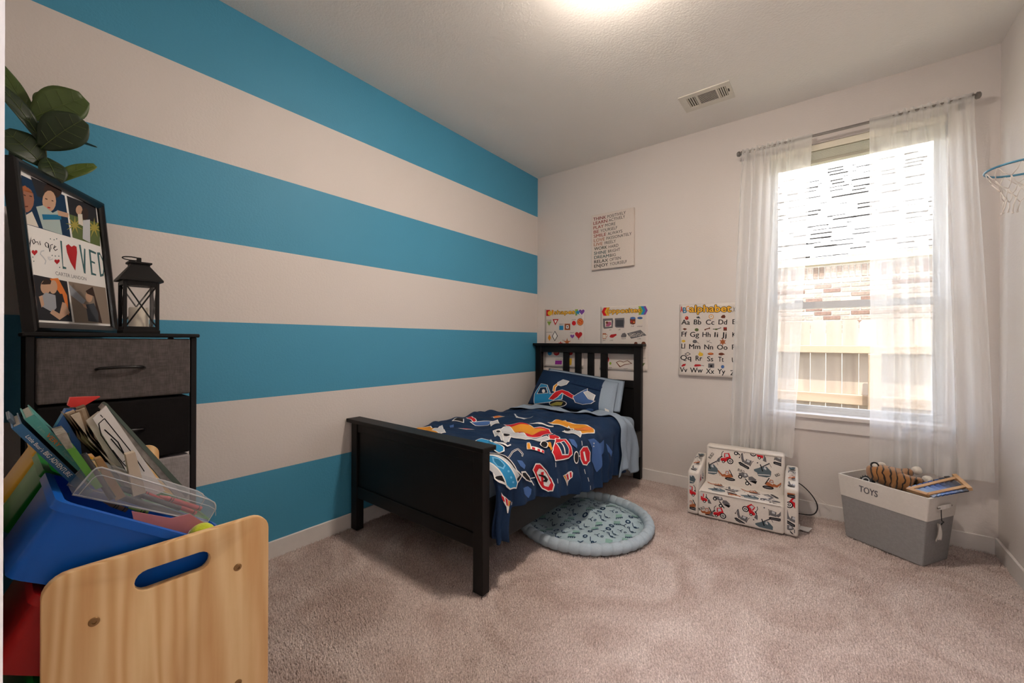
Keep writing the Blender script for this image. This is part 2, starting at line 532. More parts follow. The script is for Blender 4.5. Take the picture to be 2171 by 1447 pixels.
# carpet pile: short leaning tufts
rng = np.random.default_rng(7)
def pile():
    pts = []
    # finer near the camera, coarser far away
    sp = .0085
    xs = np.arange(.014, RW-.013, sp); ys = np.arange(YF+.012, -.013, sp)
    X, Y = np.meshgrid(xs, ys); X = X.ravel(); Y = Y.ravel()
    X = X + rng.uniform(-.004, .004, X.size); Y = Y + rng.uniform(-.004, .004, Y.size)
    keep = ~((X < 1.0) & (Y < -2.95))
    X = X[keep]; Y = Y[keep]; n = X.size
    ang = rng.uniform(0, 6.283, n); rad = rng.uniform(.0038, .0058, n); hh = rng.uniform(.010, .0165, n)
    lean = rng.uniform(0, .0065, n)
    la = 2.4*np.sin(X*3.1+1.3*np.sin(Y*2.7)) + 2.0*np.cos(Y*2.3-X) + rng.normal(0, .9, n)
    V = np.zeros((n, 4, 3), np.float32)
    for k in range(3):
        V[:, k, 0] = X + rad*np.cos(ang+2.094*k); V[:, k, 1] = Y + rad*np.sin(ang+2.094*k); V[:, k, 2] = -.0135
    V[:, 3, 0] = X + lean*np.cos(la); V[:, 3, 1] = Y + lean*np.sin(la); V[:, 3, 2] = -.0135 + hh
    base = (np.arange(n)*4)[:, None]
    F = np.concatenate([base+np.array([[0, 1, 3]]), base+np.array([[1, 2, 3]]), base+np.array([[2, 0, 3]])], 1).reshape(-1, 3).astype(np.int32)
    me = bpy.data.meshes.new('carpet_pile')
    me.vertices.add(n*4); me.vertices.foreach_set('co', V.ravel())
    me.loops.add(F.size); me.loops.foreach_set('vertex_index', F.ravel())
    me.polygons.add(len(F)); me.polygons.foreach_set('loop_start', np.arange(0, F.size, 3, dtype=np.int32))
    me.update(calc_edges=True)
    me.shade_smooth()
    me.materials.append(m_carpet)
    o = bpy.data.objects.new('carpet_pile', me); COL.objects.link(o)
    o['kind'] = 'stuff'
    return tag(o, 'short beige pink cut pile of the bedroom carpet', 'carpet')
pile()

# ------------------------------------------------------------------ outside
GZ = -.45
m_grass = mat('lawn', 'aaa282', .95, var=.25, scale=14, bump=.5, bscale=80)
struct(bx('ground', (-6, .15, GZ-.1), (9, 12, GZ), m_grass))
struct(bx('roof', (-1.2, -5.5, 2.86), (RW+1.2, .50, 2.98), mat('roof_felt', '5c5650', .9)))
# fence
def mat_wood(name, ca, cb, scale=5.0, axis='Z', rough=.7, dist=6.0, fine=.3):
    if name in MATS: return MATS[name]
    m, nt, b = new_mat(name); MATS[name] = m
    tc = nt.nodes.new('ShaderNodeTexCoord'); mp = nt.nodes.new('ShaderNodeMapping')
    st = {'Z': (1, 1, .07), 'Y': (1, .07, 1), 'X': (.07, 1, 1)}[axis]
    mp.inputs['Scale'].default_value = st
    nt.links.new(tc.outputs['Object'], mp.inputs[0])
    n0 = nt.nodes.new('ShaderNodeTexNoise'); n0.inputs['Scale'].default_value = scale; n0.inputs['Detail'].default_value = 2; n0.inputs['Distortion'].default_value = .4
    nt.links.new(mp.outputs[0], n0.inputs['Vector'])
    mu = nt.nodes.new('ShaderNodeMath'); mu.operation = 'MULTIPLY'; mu.inputs[1].default_value = dist*6.283
    sn = nt.nodes.new('ShaderNodeMath'); sn.operation = 'SINE'
    nt.links.new(n0.outputs[0], mu.inputs[0]); nt.links.new(mu.outputs[0], sn.inputs[0])
    n1 = nt.nodes.new('ShaderNodeTexNoise'); n1.inputs['Scale'].default_value = 160; n1.inputs['Detail'].default_value = 2
    nt.links.new(mp.outputs[0], n1.inputs['Vector'])
    ma = nt.nodes.new('ShaderNodeMath'); ma.operation = 'MULTIPLY_ADD'; ma.inputs[1].default_value = .32; ma.inputs[2].default_value = .35
    nt.links.new(sn.outputs[0], ma.inputs[0])
    mb_ = nt.nodes.new('ShaderNodeMath'); mb_.operation = 'MULTIPLY_ADD'; mb_.inputs[1].default_value = fine
    nt.links.new(n1.outputs[0], mb_.inputs[0]); nt.links.new(ma.outputs[0], mb_.inputs[2])
    r = nt.nodes.new('ShaderNodeValToRGB'); r.color_ramp.elements[0].position = .1; r.color_ramp.elements[1].position = .95
    r.color_ramp.elements[0].color = hx(ca) + (1,); r.color_ramp.elements[1].color = hx(cb) + (1,)
    nt.links.new(mb_.outputs[0], r.inputs[0]); nt.links.new(r.outputs[0], b.inputs['Base Color'])
    b.inputs['Roughness'].default_value = rough; b.inputs['Specular IOR Level'].default_value = .35
    return m
m_fence = [mat_wood('weathered_cedar_%d' % i, a, c, 4, 'Z', .85, 3) for i, (a, c) in enumerate((('b8a998', '9d8f80'), ('c0b2a2', 'a59889'), ('b0a08f', '958677')))]
m_rail = mat_wood('cedar_rail', 'b09a82', '98826a', 4, 'X', .85, 3)
fy = 1.72
fence = thing('fence', 'weathered wooden picket fence outside the window', 'fence', (2.3, fy, GZ))
random.seed(3)
x = .9; i = 0
while x < 4.0:
    mb = MB(); w = .1205; zt = 1.345 + random.uniform(-.012, .012)
    pl = [(x, GZ), (x+w, GZ), (x+w, zt-.025), (x+w-.02, zt), (x+.02, zt), (x, zt-.025)]
    mb.prism(pl, lambda u, v, t: (u, fy+t, v), 0, .018)
    mb.build('picket', m_fence[i % 3], fence)
    x += w + .0035; i += 1
for z0, z1, d in ((1.03, 1.102, .085), (.545, .638, .06)):
    bx('rail', (.9, fy-d, z0), (4.0, fy, z1), m_rail, fence, .004, 1)
for px_ in (.62+.0, 2.57):
    bx('post', (px_, fy-.17, GZ), (px_+.085, fy-.085, 1.03), m_rail, fence, .004, 1)
# neighbouring house: bricks, fascia, shingles
wy = 4.0
house = thing('neighbor_house', 'neighbouring brick house with a pale shingle roof behind the fence', 'house', (2.4, wy, GZ))
m_mortar = mat('mortar', 'c4bdb0', .95, var=.08, scale=60, bump=.3)
bw = bx('brick_wall', (-2.5, wy, GZ), (8, wy+.2, 2.30), m_mortar, house)
m_brick = [mat('brick_%d' % i, c, .9, var=.35, scale=38, bump=.6, bscale=90) for i, c in enumerate(('8e7c6e', '7a6758', '9f8e7f', '6b5142'))]
def brick_mesh(L, Hh, name, m):
    mb = MB(); mb.rbox((0, 0, 0), (L, .012, Hh), .004, 1); o = mb.build(name, m, None)
    return o
BL, BHt, JT = .194, .054, .0105
protos = []
random.seed(11)
row = 0; z = 2.035 - (BHt+JT)
first = {}
def put_brick(kind, L, Hh, x, z):
    mi = random.choice((0, 0, 1, 2, 2, 3)); key = (kind, mi)
    if key not in first:
        o = brick_mesh(L, Hh, 'brick', m_brick[mi]); first[key] = o
        o.parent = bw; o.location = (x-2.4, -.012, z-GZ)
    else:
        share(first[key], 'brick', bw, (x-2.4, -.012, z-GZ))
while z > 1.22:
    x = 1.50 + (0 if row % 2 else -(BL+JT)/2)
    while x < 3.75:
        put_brick('s', BL, BHt, x, z); x += BL + JT
    z -= BHt + JT; row += 1
x = 1.5
while x < 3.75:
    put_brick('v', .056, .165, x, 2.045); x += .056+.0105
m_fascia = mat('fascia_paint', 'bdb3a0', .7, var=.05)
bx('soffit', (-2.5, wy-.03, 2.245), (8, wy+.1, 2.262), m_fascia, house)
bx('fascia', (-2.5, wy-.05, 2.245), (8, wy-.03, 2.345), m_fascia, house)
sl = math.radians(42)
rf = MB()
ry0, rz0 = wy-.07, 2.345
def rp(x, d, up=0):   # point on the roof slope, d metres up from the eave
    return (x, ry0 + d*math.cos(sl) - up*math.sin(sl), rz0 + d*math.sin(sl) + up*math.cos(sl))
rf.add([rp(-2.5, 0), rp(8, 0), rp(8, 7.0), rp(-2.5, 7.0), rp(-2.5, 0, -.1), rp(8, 0, -.1), rp(8, 7.0, -.1), rp(-2.5, 7.0, -.1)], [(0,1,2,3),(7,6,5,4),(0,4,5,1),(2,6,7,3),(1,5,6,2),(3,7,4,0)])
m_sh = [mat('shingle_%d' % i, c, .95, var=.2, scale=120, bump=.5, bscale=300) for i, c in enumerate(('cfc8bf', 'c2bab0', 'dad4cb'))]
roof = rf.build('shingle_roof', m_sh[0], house)
EXP = .125
m_edge = mat('shingle_edge_shadow', '25221f', .95)  # near-black butt edges paint the shadow dashes under raised shingles
proto_sh = {}
cnt = 0
for r_ in range(24):
    d = r_*EXP; zz = 1 + d/5
    n_in_row = 12
    for k in range(n_in_row):
        if cnt >= 288: break
        L = random.choice((.17, .22, .26)); th = random.choice((.006, .011, .018, .027)); mi = random.randrange(3)
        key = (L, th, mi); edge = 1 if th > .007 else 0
        x = 2.43 + (k-5.5)*.235*(1+.02*r_) + random.uniform(-.05, .05)
        if key not in proto_sh:
            mb = MB(); mb.add([(0,0,0),(L,0,0),(L,.15,0),(0,.15,0),(0,0,th),(L,0,th),(L,.15,.002),(0,.15,.002)], [(0,3,2,1),(4,5,6,7),(1,2,6,5),(2,3,7,6),(3,0,4,7)])
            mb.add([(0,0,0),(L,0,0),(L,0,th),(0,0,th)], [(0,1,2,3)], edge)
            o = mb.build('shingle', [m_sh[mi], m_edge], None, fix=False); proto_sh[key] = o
        else:
            o = proto_sh[key].copy(); o.name = 'shingle'; COL.objects.link(o)
        o.parent = roof; p = rp(x, d+.01, .001)
        o.location = (p[0]-2.4, p[1]-wy, p[2]-GZ); o.rotation_euler = (sl, 0, 0)
        cnt += 1

# ------------------------------------------------------------------ window
m_vinyl = mat('white_vinyl', 'dfe3e6', .4, var=.02)
m_glass, nt, b = new_mat('window_glass')
tr = nt.nodes.new('ShaderNodeBsdfTransparent'); gl = nt.nodes.new('ShaderNodeBsdfGlossy'); gl.inputs['Roughness'].default_value = .03
mxs = nt.nodes.new('ShaderNodeMixShader'); mxs.inputs[0].default_value = .04
nt.links.new(tr.outputs[0], mxs.inputs[1]); nt.links.new(gl.outputs[0], mxs.inputs[2]); nt.links.new(mxs.outputs[0], nt.nodes['Material Output'].inputs[0])
win = bpy.data.objects.new('window_1', None); COL.objects.link(win); win.location = ((WX0+WX1)/2, .08, WZ0)
win.matrix_basis = Matrix.Translation(win.location); struct(win, 'single hung window with white vinyl sashes')
def ringframe(name, x0, x1, z0, z1, y0, y1, w, parent, wt=None, wb=None):
    wt = wt or w; wb = wb or w
    mb = MB(); mb.box((x0, y0, z0), (x0+w, y1, z1)); mb.box((x1-w, y0, z0), (x1, y1, z1))
    mb.box((x0+w, y0, z0), (x1-w, y1, z0+wb)); mb.box((x0+w, y0, z1-wt), (x1-w, y1, z1))
    return mb.build(name, m_vinyl, parent, fix=False)
ringframe('window_frame', WX0, WX1, WZ0, WZ1, .07, .145, .022, win)
up = ringframe('upper_sash', WX0+.022, WX1-.022, 1.36, WZ1-.022, .108, .132, .022, win, wt=.04, wb=.045)
lo = ringframe('lower_sash', WX0+.022, WX1-.022, WZ0+.012, 1.405, .078, .104, .026, win, wt=.045, wb=.032)
bx('pane', (WX0+.04, .118, 1.40), (WX1-.04, .122, WZ1-.05), m_glass, up)
bx('pane', (WX0+.045, .089, WZ0+.04), (WX1-.045, .093, 1.365), m_glass, lo)
bx('sash_lock', (2.10, .066, 1.405), (2.15, .085, 1.42), mat('lock_metal', '9a9ca0', .4, .6), lo, .003, 1)
bx('window_sill', (WX0-.022, -.035, WZ0-.026), (WX1+.022, .078, WZ0), m_trim, win, .004, 2)
bx('apron', (WX0-.006, -.015, .553), (WX1+.006, 0, WZ0-.026), m_trim, win, .003, 1)
# raised blind
bl = thing('window_blind', 'white slat blind pulled right up at the top of the window', 'blind', (2.3875, .045, WZ1))
m_bl = mat('blind_slat', 'e4e4d4', .5, var=.03)
bx('headrail', (WX0+.006, .012, WZ1-.042), (WX1-.006, .066, WZ1-.001), mat('headrail_paint', 'ece6d2', .5, var=.02), bl, .003, 1)
sl0 = bx('slat', (WX0+.01, .018, WZ1-.051), (WX1-.01, .066, WZ1-.047), m_bl, bl, .001, 1)
for i in range(1, 10):
    share(sl0, 'slat', bl, (0, 0, -i*.0056))
bx('bottom_rail', (WX0+.01, .014, WZ1-.122), (WX1-.01, .068, WZ1-.103), mat('blind_rail', 'b9b6a4', .5, var=.03), bl, .003, 1)

# curtain rod
m_nick = mat('brushed_nickel', '8e8a86', .35, .9, var=.05)
rod = thing('curtain_rod', 'thin brushed metal curtain rod above the window', 'curtain rod', (2.35, -.08, 2.461))
mb = MB(); mb.cyl((1.80, -.08, 2.461), (2.895, -.08, 2.461), .0085, n=14); mb.build('pole', m_nick, rod, smooth=40)
for xx, s_ in ((1.80, -1), (2.895, 1)):
    M = Matrix.Translation((xx, -.08, 2.461)) @ Matrix.Rotation(s_*math.pi/2, 4, 'Y')
    mb = MB(); mb.lathe([(.008, -.004), (.017, .0), (.012, .010), (.019, .016), (.017, .028), (.010, .033), (0, .034)], 14, M=M); mb.build('finial', m_nick, rod, smooth=40)
    mb = MB(); mb.box((xx-s_*.03-.006, -.074, 2.455), (xx-s_*.03+.006, -.001, 2.467)); mb.box((xx-s_*.03-.012, -.006, 2.435), (xx-s_*.03+.012, -.001, 2.485)); mb.build('bracket', m_nick, rod)

# sheer curtains
m_sheer, nt, b = new_mat('sheer_voile')
tr = nt.nodes.new('ShaderNodeBsdfTransparent'); tl = nt.nodes.new('ShaderNodeBsdfTranslucent'); df = nt.nodes.new('ShaderNodeBsdfDiffuse')
tl.inputs[0].default_value = (.98, .98, .97, 1); df.inputs[0].default_value = (.97, .97, .96, 1)
m1 = nt.nodes.new('ShaderNodeMixShader'); m1.inputs[0].default_value = .38
m2 = nt.nodes.new('ShaderNodeMixShader')
nt.links.new(tl.outputs[0], m1.inputs[1]); nt.links.new(df.outputs[0], m1.inputs[2])
nt.links.new(tr.outputs[0], m2.inputs[1]); nt.links.new(m1.outputs[0], m2.inputs[2]); nt.links.new(m2.outputs[0], nt.nodes['Material Output'].inputs[0])
tc = nt.nodes.new('ShaderNodeTexCoord'); mp = nt.nodes.new('ShaderNodeMapping'); mp.inputs['Scale'].default_value = (1, 1, .06)
n_ = nt.nodes.new('ShaderNodeTexNoise'); n_.inputs['Scale'].default_value = 500
nt.links.new(tc.outputs['Object'], mp.inputs[0]); nt.links.new(mp.outputs[0], n_.inputs['Vector'])
mr = nt.nodes.new('ShaderNodeMapRange'); mr.inputs['To Min'].default_value = SHEER-.02; mr.inputs['To Max'].default_value = SHEER+.02
nt.links.new(n_.outputs[0], mr.inputs[0]); nt.links.new(mr.outputs[0], m2.inputs[0])
def smooth01(x, a, b_):
    t = max(0., min(1., (x-a)/(b_-a))); return t*t*(3-2*t)
def curtain(name, label, x0t, x1t, x0b, x1b, zb, folds, seed, flat):
    """flat(u) in 0..1 says how strongly the cloth is gathered there"""
    rd = random.Random(seed)
    ph = [rd.uniform(0, 6.28) for _ in range(8)]
    z_b = zb(0.5) if callable(zb) else zb
    c = thing(name, label, 'curtain', ((x0t+x1t)/2, -.08, z_b))
    zt = 2.482
    def fn(u, v):
        z = zt + (zb(u)-zt)*v if callable(zb) else zt + (zb-zt)*v
        a = flat(u)
        k = smooth01(v, 0, .10)
        uu = u + a*.012*math.sin(2*math.pi*folds*u*1.0+ph[5])*k
        xx = (x0t+(x1t-x0t)*uu)*(1-v) + (x0b+(x1b-x0b)*uu)*v
        amp = (.008 + .034*smooth01(v, .02, .5))*a
        y = amp*math.sin(2*math.pi*folds*u + ph[0] + .9*math.sin(3*v+ph[1])) + .016*a*math.sin(2*math.pi*folds*2.3*u+ph[2]+1.5*v) + .010*math.sin(5*u+3*v+ph[3])*v
        xx += a*.010*math.cos(2*math.pi*folds*u+ph[4]+1.2*math.sin(2*v))*k + .006*math.sin(4*v+ph[6])*v
        yb = -.082 if v > .03 else -.082 - .012*math.sin(math.pi*v/.03)
        return (xx, yb - abs(y)*.3 + y*.75, z)
    mb = MB(); mb.grid(fn, 260, 70)
    cl = mb.build('panel', m_sheer, c, smooth=True, fix=False)
    mb = MB(); mb.grid(lambda u, v: (lambda q: (q[0], q[1]-.0025, q[2]))(fn(u, .945+.055*v)), 260, 4)
    mb.build('hem', m_sheer, c, smooth=True, fix=False)
    mb = MB(); mb.grid(lambda u, v: (lambda q: (q[0], q[1]+.022+.006*math.sin(3.1416*v), q[2]))(fn(u, .018*v)), 260, 3)
    mb.build('rod_pocket', m_sheer, c, smooth=True, fix=False)
    return c, fn
cL, fL = curtain('curtain', 'narrower white sheer curtain at the left of the window above the small sofa', 1.795, 2.200, 1.728, 2.105, lambda u: .405-.04*u, 6, 4, lambda u: 1-.93*smooth01(u, .68, .78))
cR, fR = curtain('curtain', 'wider white sheer curtain at the right of the window above the toy basket', 2.476, 2.900, 2.485, 2.985, lambda u: .395, 5.5, 9, lambda u: (.12+.88*smooth01(u, .2, .3))*(1-.75*smooth01(u, .74, .84)))
m_tag = mat('care_tag_cloth', 'a9a69c', .8)
q = fL(.83, .045); bx('care_tag', (q[0]-.012, q[1]+.02, q[2]-.055), (q[0]+.018, q[1]+.0215, q[2]), m_tag, cL)
q = fR(.07, .075); bx('care_tag', (q[0]-.012, q[1]+.02, q[2]-.045), (q[0]+.014, q[1]+.0215, q[2]), m_tag, cR)

# ---- cloth surfaces (shared by the cloth meshes and the print on them) ----
def duvet_zb(t):
    K=[(-1.93,.27),(-1.86,.25),(-1.80,.335),(-1.62,.33),(-1.40,.27),(-1.2,.235),(-1.0,.20),(-.70,.19),(-.55,.185),(-.40,.19)]
    if t<=K[0][0]: return K[0][1]
    for (a,b),(c,d) in zip(K,K[1:]):
        if t<=c: return b+(d-b)*(t-a)/(c-a)
    return K[-1][1]
DU_X0,DU_L,DU_R,DU_Z=.07,.955,.085,.565
DU_S2=DU_L+DU_R*1.5708
def duvet(s,t,off=0.0):
    e=max(0.0,min(1.0,s/.10)); 
    puff=.018*math.sin(5.3*t+1.1*math.sin(6*s))+.013*math.sin(9.1*s+4.2*t+.6)+.008*math.sin(19*s-13*t)+.006*math.sin(31*t+23*s+1.7*math.sin(9*s))+.003*math.sin(52*t-38*s+2.2*math.sin(13*t))
    ft=max(0.0,min(1.0,(t+1.93)/.14)); hd=max(0.0,min(1.0,(-.36-t)/.12))
    ztop=DU_Z-.075*(1-e)**2-.06*(1-ft)**2-.012*(1-hd)
    if s<DU_L:
        return (DU_X0+s, t, ztop+puff*min(1,e+.2)+off)
    if s<DU_S2:
        a=(s-DU_L)/DU_R; k=1-a/1.5708*.6
        rr=DU_R+off+puff*k
        return (DU_X0+DU_L+rr*math.sin(a), t, ztop-DU_R+rr*math.cos(a))
    h=s-DU_S2; g=min(1.0,h/.16)
    fold=g*(.013*math.sin(33*t+2.0*math.sin(6*t))+.009*math.sin(61*t+1.3))+puff*.4
    return (DU_X0+DU_L+DU_R+fold+off+.012*g, t, ztop-DU_R-h)
PIL=((.150,-.36,.565),(.965,-.36,.562),(.903,-.115,.786),(.150,-.115,.862))
def pillow(u,v,off=0.0):
    c=PIL; P=[]
    for i in range(3):
        P.append((1-u)*(1-v)*c[0][i]+u*(1-v)*c[1][i]+u*v*c[2][i]+(1-u)*v*c[3][i])
    b=max(0.0,(1-abs(2*u-1)**3.2))*max(0.0,(1-abs(2*v-1)**2.6))
    b=b**.6*.085+.004*math.sin(17*u+9*v)*b+off
    return (P[0]+.02*b, P[1]-.74*b, P[2]+.66*b)

